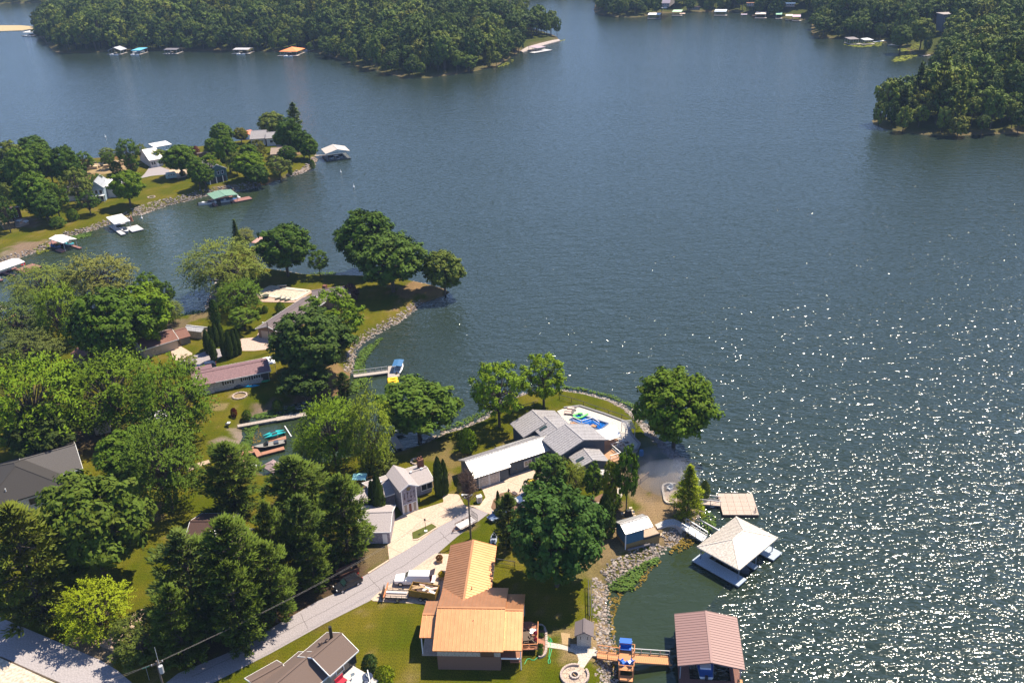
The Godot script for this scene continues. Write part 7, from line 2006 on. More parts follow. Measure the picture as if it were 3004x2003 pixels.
func far_docks() -> void:
	var trim := mt("white_trim"); var greyd := mt("grey_dock")
	var f := func(x, y): return Z(0, 0, 0.4252, x, y)
	var bw := mt("boat_white"); var bd := mt("boat_dark")

	var l := [["white-roofed boathouse beside the sand spit", 152, 226, 222, 208, "shed", Color(0.75, 0.72, 0.66), 0.4], ["grey gable-roofed boathouse, first along the left wooded shore", 738, 828, 347, 335, "z", Color(0.35, 0.36, 0.4), 2.2], ["blue-roofed boathouse under the left wood", 900, 962, 347, 332, "shed", Color(0.12, 0.42, 0.62), 0.5], ["dark grey-roofed boathouse under the left wood", 1125, 1214, 343, 330, "x", Color(0.15, 0.14, 0.16), 0.6], ["pale grey-roofed boathouse under the left wood", 1602, 1710, 342, 328, "x", Color(0.42, 0.4, 0.42), 0.6], ["orange hip-roofed boathouse under the left wood", 1922, 2044, 355, 333, "hip", Color(0.72, 0.24, 0.08), 2.2]]
	for q in l:
		var o := boathouse(q[0], f.call(q[1], q[3]), f.call(q[2], q[3]), f.call(q[1] + 5, q[4]), q[5], 3.2, q[7], mat("far_roof_" + str(q[1]), q[6], 0.7, 0, 0), greyd, [[-0.05, -0.15, 1.1, 0.15], [0, 0.15, 0.2, 1.0], [0.8, 0.15, 1.0, 1.0]])
		var hl := bw if int(q[1]) % 2 == 0 else bd
		boat("boat at the " + q[0].replace("boathouse", "dock"), o.transform * Transform3D(Basis(), V(dims.w * 0.6, 0.0, dims.d * 0.1 + 1.5)), 7.0, 2.4, hl, bw)
	boat("white boat moored right of the blue-roofed boathouse", Transform3D(Basis(Vector3.UP, 0.4), at(f.call(955, 362), 0)), 9.0, 3.0, bw, bw)
	boat("white boat moored right of the orange hip roof", Transform3D(Basis(Vector3.UP, 0.3), at(f.call(2130, 352), 0)), 8.0, 2.6, bw, bd)
	var g := func(x, y): return Z(900, 0, 0.4252, x, y)
	boathouse("open flat dock with a mauve-covered boat lift at the left hill's right tip", g.call(1590, 332), g.call(1650, 322), g.call(1590, 312), "shed", 2.6, 0.3, mat("mauve_cover", Color(0.36, 0.28, 0.32), 0.7, 0, 0), mt("white_dock"), [[-0.8, -0.4, 1.3, 0.1], [0.5, 0.1, 1.3, 0.4]])
	var beach := Mb.new(); beach.prism(ats([1525, 150, 1545, 138, 1590, 122, 1640, 115, 1644, 119, 1600, 131, 1560, 144, 1534, 153], 0.4), -1, 0.5)
	struct("concrete_bank", beach, mat("pale_bank", Color(0.45, 0.38, 0.36), 0.9, 0, 0.1), "pale bank at the left hill's right tip")
	var hp := []
	for q in [[780, 130], [840, 150], [910, 205], [880, 205], [835, 175], [778, 145]]:
		var v: Vector3 = on(g.call(q[0], q[1])); hp.append(v)
	var rd := Mb.new()
	for i in 2:
		rd.quad(hp[i] + Vector3.UP * 0.6, hp[5 - i] + Vector3.UP * 0.6, hp[4 - i] + Vector3.UP * 0.6, hp[i + 1] + Vector3.UP * 0.6)
	struct("hill_road", rd, mat("asphalt_pale", Color(0.42, 0.38, 0.38), 0.9, 0, 0), "pale road showing in a gap of the left wood")
	var t := func(x, y): return Z(1730, 0, 0.30612, x, y)
	var m := [["white-roofed boathouse, leftmost on the far shore", 556, 675, 140, 127, "shed", Color(0.75, 0.72, 0.72)], ["pale green-roofed boathouse on the far shore", 790, 880, 112, 98, "shed", Color(0.4, 0.58, 0.42)], ["blue-white-roofed boathouse on the far shore", 1195, 1310, 110, 94, "shed", Color(0.5, 0.58, 0.66)], ["beige-roofed boathouse on the far shore", 1588, 1692, 134, 117, "shed", Color(0.66, 0.54, 0.48)], ["small green-roofed boathouse on the far shore", 1786, 1846, 138, 120, "shed", Color(0.26, 0.5, 0.34)], ["cream-roofed dock on the far shore", 1880, 1950, 152, 141, "shed", Color(0.66, 0.56, 0.44)], ["mauve-roofed boathouse, rightmost on the far shore", 1945, 2026, 160, 145, "shed", Color(0.5, 0.36, 0.46)]]
	for q in m:
		boathouse(q[0], t.call(q[1], q[3]), t.call(q[2], q[3]), t.call(q[1], q[4]), q[5], 3.4, 0.5, mat("far_roof_" + str(q[1]), q[6], 0.7, 0, 0), greyd, [[0, -0.2, 1.1, 0.2]])
	for q in [["pale floating raft at the pale green roof", 860, 912, 132, 128], ["orange raft left of the beige roof", 1556, 1600, 153, 149], ["flat mauve dock between the blue-white and beige roofs", 1450, 1510, 140, 130]]:
		var p: Vector3 = at(t.call(q[1], q[3]), 0.4); var p2: Vector3 = at(t.call(q[2], q[3]), 0.4)
		var o := thing("raft", q[0], "raft", frame(p, p2))
		bx("deck", V(0, -0.2, -6.0), V(p.distance_to(p2), 0.1, 0), mat("raft_" + str(q[1]), [Color(0.6, 0.45, 0.36), Color(0.6, 0.3, 0.15), Color(0.4, 0.33, 0.42)][int(q[1] > 860) + int(q[1] > 860 and q[1] < 1500)], 0.8, 0, 0), o)
	for q in [["brown barn-roofed house on the far shore", 930, 1062, 85, 30, Color(0.13, 0.085, 0.075), 3.0], ["orange-roofed house on the far shore", 1502, 1580, 48, 30, Color(0.6, 0.28, 0.15), 3.0], ["blue-grey-roofed house on the far shore", 1880, 1975, 52, 30, Color(0.25, 0.4, 0.6), 3.0], ["mauve-walled house on the far shore", 690, 770, 52, 8, Color(0.2, 0.17, 0.22), 3.0]]:
		var e: float = on(t.call(q[1], q[3])).y
		var o := gable_house("far_house", q[0], t.call(q[1], q[3] - 22), t.call(q[2], q[3] - 22), t.call((q[1] + q[2]) / 2.0, q[4]), q[6], 0.5, mat("far_wall_" + str(q[1]), Color(0.2, 0.16, 0.14), 0.9, 0, 0), mat("far_house_roof_" + str(q[1]), q[5], 0.8, 0, 0), 0.4, 0.0, null, 0.0, 0.0, "house", e)
		for k in 3: window(o, V(dims.w * (0.25 + 0.25 * k), 1.8, -0.38), 1.4, 1.4)
	var c := func(x, y): return Z(2200, 0, 0.34184, x, y)
	boathouse("dark-roofed dock behind the lily raft in the right cove", c.call(862, 338), c.call(945, 334), c.call(868, 320), "shed", 3.6, 0.3, mat("dark_roof", Color(0.18, 0.16, 0.17), 0.8, 0, 0), greyd, [[0, -0.2, 1.3, 0.2], [0, 0.2, 0.2, 1.0]])
	boathouse("white hip-roofed dock behind the lily raft in the right cove", c.call(990, 343), c.call(1066, 340), c.call(1000, 328), "hip", 3.0, 0.8, trim, greyd, [[-0.4, -0.3, 1.1, 0.3]])
	boat("grey boat moored under the cove trees", Transform3D(Basis(Vector3.UP, 0.05), at(c.call(1245, 392), 0)), 9.5, 2.8, mt("boat_grey"), bd)
	bridge("cove_jetty", "small dark jetty by the sunny bank of the right cove", at(c.call(1490, 478), 0.5), at(c.call(1550, 470), 0.8), 2.0, greyd, greyd)
	bridge("cove_walkway", "pale walkway from the white hip-roofed dock to the cove bank", at(c.call(1066, 358), 0.5), at(c.call(1215, 338), 0.8), 2.4, trim, trim)
	var hb: Vector3 = on(c.call(1650, 245)); var hc: Vector3 = on(c.call(1790, 235))
	var o2 := thing("slope_house", "grey lake house with tall windows on the sunny slope of the right cove", "house", frame(hb, hc))
	var w := hb.distance_to(hc)
	bx("wall", V(0, -2, -10), V(w, 9.0, 0), mat("blue_grey_wall", Color(0.1, 0.11, 0.14), 0.8, 0, 0), o2)
	bx("roof", V(-0.6, 9.0, -10.6), V(w + 0.6, 9.4, 0.6), mat("grey_flat_roof", Color(0.3, 0.26, 0.25), 0.8, 0, 0), o2)
	for i in 4:
		for r in 2: window(o2, V(w * (0.16 + i * 0.22), 2.4 + r * 3.8, 0.03), 2.2, 2.6)
	var rp := Vector2(2200 + 1655 * 0.34184, 820 * 0.34184)
	var rb: Vector3 = on(Vector2(rp.x - 14, rp.y + 24)); var rc: Vector3 = on(Vector2(rp.x + 16, rp.y + 20))
	o2 = thing("point_house", "house with brown roof showing among the trees of the right point", "house", frame(rb, rc))
	gable(o2, 0, rb.distance_to(rc) + 4, 0, -9, -4.5, 0, 6.5, 2.2, mat("far_wall_point", Color(0.2, 0.16, 0.14), 0.9, 0, 0), mat("far_roof_point", Color(0.23, 0.18, 0.14), 0.8, 0, 0), 0.4)
	tree("bare", [2014, 202, 2034, 246], mt("mid_leaf"), "leafless grey tree rising above the tip of the right point", 2.0, "bare_tree", "", "tree", mat("grey_snag", Color(0.13, 0.12, 0.12), 0.9))
	tree("maple", [2050, 60, 2094, 112], mt("wood_leaf"), "left of the two round trees on the sunny lawn of the right cove", 5.0, "lawn_tree", "lawn trees of the right cove")
	tree("maple", [2094, 44, 2146, 104], mt("wood_leaf_pale"), "right and taller of the two round trees on the sunny lawn of the right cove", 7.0, "lawn_tree", "lawn trees of the right cove")
	for q in [[241, 315, "off the left of the peninsula's far side"], [782, 396, "nearest the lone cream boathouse"], [812, 430, "farthest out from the peninsula tip"], [325, 502, "by the stone revetment"]]:
		var by := thing("mooring_buoy", "tiny white buoy " + q[2], "buoy", Transform3D(Basis(), at(Vector2(q[0], q[1]) * 1.2772, 0)))
		var bm := Mb.new(); bm.lathe(Vector3.ZERO, [[0.0, -0.2], [0.35, 0.0], [0.35, 0.4], [0.12, 0.6], [0.1, 1.3], [0.0, 1.35]], 8); part("float", bm, trim, by)

func wheel(o: Node3D, p: Vector3, r: float, w := 0.24) -> void:
	var m := Mb.new(); m.tube(p + V(0, 0, -w * 0.5), p + V(0, 0, w * 0.5), r, r, 14)
	var k := part("wheel", m, mt("tyre"), o)
	m = Mb.new(); m.tube(p + V(0, 0, -w * 0.5 - 0.01), p + V(0, 0, w * 0.5 + 0.01), r * 0.6, r * 0.6, 10)
	part("rim", m, mat("rim", Color(0.5, 0.5, 0.52), 0.35, 0.6, 0), k)
func car(label: String, t: Transform3D, l: float, h: float, bodym: Material, style: String, called := "car") -> Node3D:
	var o := thing(called, label, "pickup truck" if style == "pickup" else "car", t)
	var w := 1.95 if style == "pickup" else 1.8
	var hw := w * 0.5
	var sill := 0.38; var belt := h * 0.58
	var n := -l * 0.5
	var m := Mb.new()
	var sl := [[n, 0.72, 0.62], [n + 0.12, 0.9, 0.82], [n + l * 0.2, 1.0, 0.95], [n + l * 0.27, 1.0, 1.0], [n + l * 0.8, 1.0, 1.0], [n + l * 0.97, 0.97, 0.97], [n + l, 0.9, 0.8]]
	var rows := []
	for s in sl:
		var y: float = lerpf(sill, belt, s[2]); var z: float = hw * s[1]
		rows.append([V(s[0], sill, z * 0.96), V(s[0], lerpf(sill, y, 0.55), z), V(s[0], y - 0.06, z * 0.97), V(s[0], y, z * 0.86), V(s[0], y, -z * 0.86), V(s[0], y - 0.06, -z * 0.97), V(s[0], lerpf(sill, y, 0.55), -z), V(s[0], sill, -z * 0.96)])
	for i in rows.size() - 1:
		for j in 8:
			var k := (j + 1) % 8
			m.quad(rows[i][j], rows[i + 1][j], rows[i + 1][k], rows[i][k])
	for j in range(1, 7):
		m.tri(rows[0][0], rows[0][j], rows[0][j + 1]); m.tri(rows[-1][0], rows[-1][j + 1], rows[-1][j])
	part("body", m, bodym, o)
	var c0 := n + l * (0.27 if style == "pickup" else 0.26); var c1 := n + l * (0.985 if style != "sedan" else 0.86)
	var r0 := c0 + 0.75; var r1 := c1 - (0.12 if style == "pickup" else 0.55)
	var b := [V(c0, belt, hw * 0.9), V(c1, belt, hw * 0.9), V(c1, belt, -hw * 0.9), V(c0, belt, -hw * 0.9)]
	var tp := [V(r0, h, hw * 0.74), V(r1, h, hw * 0.74), V(r1, h, -hw * 0.74), V(r0, h, -hw * 0.74)]
	m = Mb.new(); m.hexa(b + tp); part("cabin", m, bodym, o)
	m = Mb.new(); m.hexa([tp[0] * V(1, 1, 0.9), tp[1] * V(1, 1, 0.9), tp[2] * V(1, 1, 0.9), tp[3] * V(1, 1, 0.9), tp[0] * V(1, 1, 0.8) + V(0.1, 0.05, 0), tp[1] * V(1, 1, 0.8) + V(-0.1, 0.05, 0), tp[2] * V(1, 1, 0.8) + V(-0.1, 0.05, 0), tp[3] * V(1, 1, 0.8) + V(0.1, 0.05, 0)]); part("roof", m, bodym, o)
	m = Mb.new()
	var inw := func(p: Vector3, q: Vector3, r: Vector3, s: Vector3, a: float, e: float, off: Vector3):
		var f := func(u: float, v: float): return p.lerp(q, u).lerp(s.lerp(r, u), v) + off
		m.quad(f.call(a, 0.12), f.call(e, 0.12), f.call(e, 0.88), f.call(a, 0.88))
	inw.call(b[3], b[0], tp[0], tp[3], 0.06, 0.94, V(-0.015, 0.01, 0))
	part("windscreen", m, mat("green_glass", Color(0.02, 0.045, 0.04), 0.06, 0, 0), o)
	m = Mb.new(); inw.call(b[1], b[2], tp[2], tp[1], 0.08, 0.92, V(0.015, 0.01, 0)); part("rear_window", m, pane(), o)
	var cuts := [[0.08, 0.27], [0.3, 0.47], [0.53, 0.72], [0.77, 0.95]] if style == "pickup" else [[0.1, 0.4], [0.44, 0.68], [0.72, 0.9]]
	for c in cuts:
		m = Mb.new(); inw.call(b[0], b[1], tp[1], tp[0], c[0], c[1], V(0, 0.005, 0.015)); part("side_window", m, pane(), o)
		m = Mb.new(); inw.call(b[2], b[3], tp[3], tp[2], 1 - c[1], 1 - c[0], V(0, 0.005, -0.015)); part("side_window", m, pane(), o)
	for s in [-1, 1]:
		var z: float = s * (hw - 0.08)
		var rr := 0.4 if style == "pickup" else 0.33
		wheel(o, V(n + l * 0.18, rr, z), rr); wheel(o, V(n + l * 0.79, rr, z), rr)
		bx("headlight", V(n - 0.01, 0.68, s * hw * 0.66 - 0.14), V(n + 0.1, 0.82, s * hw * 0.66 + 0.14), mat("lamp_clear", Color(0.7, 0.7, 0.7), 0.2, 0, 0), o)
		bx("tail_light", V(n + l - 0.08, 0.78, s * hw * 0.74 - 0.1), V(n + l + 0.015, 1.05, s * hw * 0.74 + 0.1), mat("lamp_red", Color(0.45, 0.01, 0.01), 0.3, 0, 0), o)
		bx("mirror", V(c0 + 0.3, belt, s * hw - 0.04 * s), V(c0 + 0.5, belt + 0.2, s * (hw + 0.2)), bodym, o)
	bx("bumper", V(n - 0.06, 0.42, -hw * 0.8), V(n + 0.08, 0.62, hw * 0.8), mt("dark_metal"), o)
	return o
func trailer(label: String, t: Transform3D, l: float, w: float, floorm: Material, framem: Material, side: float, axles: int, called := "trailer") -> Node3D:
	var o := thing(called, label, "trailer", t)
	bx("floor", V(-l / 2, 0.55, -w / 2), V(l / 2, 0.65, w / 2), floorm, o)
	for z in [-w / 2, w / 2]:
		var m := Mb.new()
		if side > 0.5:
			m.box(V(-l / 2, 0.5, z - 0.04), V(l / 2, 0.65 + side, z + 0.04))
			for i in 5: m.box(V(-l / 2 + l * i / 4 - 0.05, 0.5, z - 0.08), V(-l / 2 + l * i / 4 + 0.05, 0.65 + side, z + 0.08))
		else:
			m.bar(V(-l / 2, 0.6, z), V(l / 2, 0.6, z), 0.09, 0.16); m.bar(V(-l / 2, 0.65 + side, z), V(l / 2, 0.65 + side, z), 0.06)
			for i in 5: m.bar(V(-l / 2 + l * i / 4, 0.6, z), V(-l / 2 + l * i / 4, 0.65 + side, z), 0.05)
		part("side_rail", m, framem, o)
	if side > 0.5:
		for x in [-l / 2, l / 2]: bx("end_board", V(x - 0.04, 0.5, -w / 2), V(x + 0.04, 0.6 + side, w / 2), framem, o)
	var tg := Mb.new()
	for z in [-w * 0.35, w * 0.35]: tg.bar(V(-l / 2, 0.5, z), V(-l / 2 - 1.3, 0.45, 0), 0.09)
	tg.bar(V(-l / 2 - 1.1, 0.0, 0), V(-l / 2 - 1.1, 0.7, 0), 0.07)
	part("tongue", tg, framem, o)
	for i in axles:
		for z in [-w / 2 - 0.16, w / 2 + 0.16]:
			wheel(o, V((i - (axles - 1) * 0.5) * 0.85 + 0.2, 0.33, z), 0.33)
	return o
func vehicles() -> void:
	var wb := mat("white_paint", Color(0.78, 0.76, 0.76), 0.25, 0, 0); var blk := mat("black_paint", Color(0.012, 0.013, 0.016), 0.15, 0, 0); var dkf := mt("dark_frame")
	var z := func(x, y): return Z(1120, 1660, 0.085034, x, y)
	var fa := at(z.call(680, 690), G + 0.05); var fb := at(z.call(1390, 700), G + 0.05)
	var ft := frame(fa, fb)
	var o := car("white pickup truck with camper top and open rear hatch on the parking pad", Transform3D(ft.basis, (fa + fb) * 0.5 + ft.basis * V(0.1, 0, -0.85)), 5.9, 1.95, wb, "pickup", "pickup_truck")
	var hm := Mb.new(); hm.obox(Transform3D(Basis(V(0, 0, 1), 0.5), V(3.2, 2.15, 0)), V(0.95, 0.05, 1.45)); part("rear_hatch", hm, mat("smoked_glass", Color(0.06, 0.045, 0.05), 0.2, 0, 0), o)
	bx("tailgate", V(2.95, 0.75, -0.85), V(3.6, 0.83, 0.85), wb, o)
	bx("red_cargo", V(2.6, 0.9, -0.6), V(3.1, 1.35, 0.6), mat("cargo_red", Color(0.25, 0.03, 0.03), 0.6, 0, 0), o)
	bx("roof_rack", V(0.6, 1.98, 0.35), V(1.5, 2.05, 0.42), mt("alu"), o)

	var t0 := at(z.call(1055, 1150), G + 0.05); var t1 := at(z.call(1745, 1260), G + 0.05)
	ft = frame(t0, t1)
	var dt := trailer("golden-brown dump trailer heaped with debris beside the white pickup", Transform3D(ft.basis, (t0 + t1) * 0.5 + ft.basis * V(0, 0, -1.05)), 4.3, 2.0, mt("brown_floor"), mat("gold_steel", Color(0.26, 0.15, 0.025), 0.5, 0.1, 0), 1.1, 2, "dump_trailer")
	rng.seed = 3131
	var junk := thing("debris_pile", "timber, board and white sheet scraps heaped in the dump trailer", "debris", dt.transform)
	var jm := [mt("scrap_wood"), mat("scrap_white", Color(0.72, 0.7, 0.68), 0.8, 0, 0), mat("scrap_pink", Color(0.55, 0.38, 0.34), 0.8, 0, 0), mat("scrap_dark", Color(0.1, 0.06, 0.045), 0.9, 0, 0)]
	for i in 34:
		var b := Mb.new()
		var p := V(rng.randf_range(-1.5, 1.5), rng.randf_range(1.1, 1.8), rng.randf_range(-0.75, 0.75))
		b.obox(Transform3D(Basis(Vector3.UP, rng.randf_range(-0.5, 0.5)) * Basis(V(0, 0, 1), rng.randf_range(-0.25, 0.25)), p), V(rng.randf_range(0.5, 2.0), 0.1, rng.randf_range(0.1, 0.5)))
		part("scrap", b, jm[(0 if p.x < 0.2 else 1) if rng.randf() < 0.6 else rng.randi() % 4], junk)

	t0 = at(z.call(235, 1215), G + 0.05); t1 = at(z.call(815, 1235), G + 0.05)
	ft = frame(t0, t1)
	var ut := trailer("small open utility trailer with a grey plank floor, left of the dump trailer", Transform3D(ft.basis, (t0 + t1) * 0.5 + ft.basis * V(-0.1, 0, -0.95)), 3.5, 1.8, mat("plank_floor", Color(0.5, 0.4, 0.34), 0.9, 0, 0.6), dkf, 0.4, 1, "utility_trailer")
	bx("orange_bar", V(-2.0, 0.7, -2.2), V(-1.85, 1.0, 1.2), mat("orange_steel", Color(0.6, 0.2, 0.08), 0.5, 0, 0), ut)
	bx("white_beam", V(-1.8, 0.75, -0.25), V(1.5, 0.9, 0.0), mt("white_trim"), ut)
	bx("tailboard", V(-2.3, 0.2, -1.1), V(-2.22, 1.5, 1.1), dkf, ut)

	var w5 := func(x, y): return Z(950, 1250, 0.31894, x, y)
	fa = at(w5.call(175, 1535), G + 0.03); fb = at(w5.call(320, 1465), G + 0.03)
	ft = frame(fa, fb)
	car("black car parked on the lane under the pines", Transform3D(ft.basis, (fa + fb) * 0.5 + ft.basis * V(0, 0, -0.9)), 4.6, 1.55, blk, "hatch")
	fa = at(w5.call(190, 1420), G); fb = at(w5.call(300, 1370), G)
	ft = frame(fa, fb)
	trailer("dark wooden trailer in the shade beside the black car", Transform3D(ft.basis, (fa + fb) * 0.5 + ft.basis * V(0, 0, -0.9)), 3.2, 1.7, mt("brown_floor"), mt("rust_frame"), 0.6, 1, "dark_trailer")

	fa = at(w5.call(1255, 985), G); fb = at(w5.call(1420, 900), G)
	ft = frame(fa, fb)
	var pt := trailer("rusty flat trailer with white deck and raised gate beside the utility pole", Transform3D(ft.basis, (fa + fb) * 0.5 + ft.basis * V(0, 0, -0.9)), 3.4, 1.9, mat("white_floor", Color(0.62, 0.58, 0.58), 0.7, 0, 0.4), mt("rust_frame"), 0.25, 1, "flat_trailer")
	var gm := Mb.new()
	for i in 6: gm.bar(V(1.75, 0.6, -0.9 + i * 0.36), V(1.85, 2.0, -0.9 + i * 0.36), 0.05)
	gm.bar(V(1.85, 2.0, -0.9), V(1.85, 2.0, 0.9), 0.06); gm.bar(V(1.8, 1.3, -0.9), V(1.8, 1.3, 0.9), 0.05)
	part("ramp_gate", gm, dkf, pt)

	var silver := mat("silver_paint", Color(0.42, 0.45, 0.5), 0.25, 0.3, 0); var navy := mat("navy_paint", Color(0.02, 0.03, 0.06), 0.2, 0, 0)
	boat("small silver boat on the grass under the soft pine by the orange-roofed house", Transform3D(Basis(Vector3.UP, 1.5), at(w5.call(1566, 1062), G)), 3.0, 1.2, silver, silver)
	car("blue-grey car behind the thin evergreen spires", Transform3D(Basis(Vector3.UP, 0.7), at(w5.call(1612, 836), G)), 4.4, 1.5, mat("blue_grey_paint", Color(0.15, 0.2, 0.3), 0.25, 0.2, 0), "sedan")
	car("white car behind the huge maple at the mulch bed", Transform3D(Basis(Vector3.UP, 0.4), at(w5.call(1870, 680), G + 0.05)), 4.5, 1.5, wb, "sedan")
	var w2 := func(x, y): return Z(500, 600, 0.38265, x, y)
	car("dark car on the grey court, left of the pair behind the purple roof", Transform3D(Basis(Vector3.UP, 0.2), at(w2.call(178, 1282), G + 0.04)), 4.5, 1.5, navy, "hatch")
	car("dark car on the grey court, right of the pair behind the purple roof", Transform3D(Basis(Vector3.UP, 0.3), at(w2.call(275, 1258), G + 0.04)), 4.6, 1.55, navy, "hatch")
	car("white car parked on the far shore above the docks", Transform3D(Basis(), on(Z(1730, 0, 0.30612, 716, 82))), 5.0, 1.6, wb, "hatch")
	var ct := trailer("grey dump cart with yellow load on the pool house driveway", Transform3D(Basis(Vector3.UP, 0.5), at(w5.call(1915, 560), G + 0.05)), 2.6, 1.5, mt("brown_floor"), mat("cart_grey", Color(0.36, 0.34, 0.3), 0.6, 0, 0), 0.7, 1, "dump_cart")
	bx("yellow_load", V(-0.6, 0.9, -0.5), V(0.5, 1.35, 0.5), mat("load_yellow", Color(0.62, 0.4, 0.05), 0.8, 0, 0), ct)

	var gr := thing("barrel_grill", "black barrel grill on legs in the shade of the white garage roof", "grill", Transform3D(Basis(Vector3.UP, 0.4), at(w5.call(1738, 432), G + 0.05)))
	var bm := Mb.new(); bm.tube(V(-0.8, 1.0, 0), V(0.8, 1.0, 0), 0.45, 0.45, 10); part("barrel", bm, blk, gr)
	for x in [-0.6, 0.5]: bx("leg", V(x, 0, -0.3), V(x + 0.08, 0.8, 0.3), dkf, gr)
	var mo := thing("motorcycle", "dark motorcycle parked at the corner of the slate-blue wall", "motorcycle", Transform3D(Basis(Vector3.UP, 1.2), at(w5.call(1975, 345), G + 0.05)))
	for x in [-0.75, 0.75]: wheel(mo, V(x, 0.34, 0), 0.34, 0.14)
	bm = Mb.new(); bm.hexa([V(-0.6, 0.4, 0.16), V(0.6, 0.4, 0.16), V(0.6, 0.4, -0.16), V(-0.6, 0.4, -0.16), V(-0.4, 0.95, 0.14), V(0.7, 0.85, 0.14), V(0.7, 0.85, -0.14), V(-0.4, 0.95, -0.14)]); part("frame", bm, blk, mo)
	bm = Mb.new(); bm.bar(V(-0.6, 1.1, -0.4), V(-0.6, 1.1, 0.4), 0.05); part("handlebar", bm, mt("alu"), mo)

func person(label: String, t: Transform3D, bones: Array, colors: Callable) -> void:
	var cell := 0.028
	var lo := V(9, 9, 9); var hi := -lo
	for b in bones:
		lo = lo.min(b[0].min(b[1]) - Vector3.ONE * 0.22); hi = hi.max(b[0].max(b[1]) + Vector3.ONE * 0.22)
	var nx := int((hi.x - lo.x) / cell) + 1; var ny := int((hi.y - lo.y) / cell) + 1; var nz := int((hi.z - lo.z) / cell) + 1
	var f := PackedFloat32Array(); f.resize(nx * ny * nz)
	for k in nz:
		for j in ny:
			for i in nx:
				var p := lo + V(i, j, k) * cell
				var d := 1.0
				for b in bones:
					var a: Vector3 = b[0]; var ab: Vector3 = b[1] - a
					var s := clampf((p - a).dot(ab) / maxf(ab.length_squared(), 1e-6), 0, 1)
					var e: float = p.distance_to(a + ab * s) - lerpf(b[2], b[3], s)
					var h := clampf(0.5 + 0.5 * (d - e) / 0.035, 0, 1)
					d = lerpf(d, e, h) - 0.035 * h * (1 - h)
				f[(k * ny + j) * nx + i] = d
	var m := Mb.new(); var id := {}
	var idx := func(i, j, k): return (k * ny + j) * nx + i
	for k in nz - 1:
		for j in ny - 1:
			for i in nx - 1:
				var c := Vector3(); var n := 0
				for e in [[0, 0, 0, 1, 0, 0], [0, 0, 0, 0, 1, 0], [0, 0, 0, 0, 0, 1], [1, 0, 0, 1, 1, 0], [1, 0, 0, 1, 0, 1], [0, 1, 0, 1, 1, 0], [0, 1, 0, 0, 1, 1], [0, 0, 1, 1, 0, 1], [0, 0, 1, 0, 1, 1], [1, 1, 0, 1, 1, 1], [1, 0, 1, 1, 1, 1], [0, 1, 1, 1, 1, 1]]:
					var a: float = f[idx.call(i + e[0], j + e[1], k + e[2])]; var b: float = f[idx.call(i + e[3], j + e[4], k + e[5])]
					if (a < 0) != (b < 0):
						c += V(e[0], e[1], e[2]).lerp(V(e[3], e[4], e[5]), a / (a - b)); n += 1
				if n > 0:
					id[idx.call(i, j, k)] = lo + (V(i, j, k) + c / n) * cell
	for k in range(1, nz - 1):
		for j in range(1, ny - 1):
			for i in range(1, nx - 1):
				var a: float = f[idx.call(i, j, k)]
				for ax3 in 3:
					var b: float = f[idx.call(i + int(ax3 == 0), j + int(ax3 == 1), k + int(ax3 == 2))]
					if (a < 0) == (b < 0): continue
					var q: Array = [[idx.call(i, j - 1, k - 1), idx.call(i, j, k - 1), idx.call(i, j, k), idx.call(i, j - 1, k)], [idx.call(i - 1, j, k - 1), idx.call(i - 1, j, k), idx.call(i, j, k), idx.call(i, j, k - 1)], [idx.call(i - 1, j - 1, k), idx.call(i, j - 1, k), idx.call(i, j, k), idx.call(i - 1, j, k)]][ax3]
					if a >= 0: q.reverse()
					var mid: Vector3 = id[q[0]]
					m.quad(id[q[0]], id[q[1]], id[q[2]], id[q[3]], colors.call(mid))
	var o := thing("person", label, "person", t)
	var sk := mat("person_skin_and_clothes", Color(1, 1, 1), 0.85, 0, 0); sk.vertex_color_use_as_albedo = true
	part("body", m.mesh(true), sk, o)

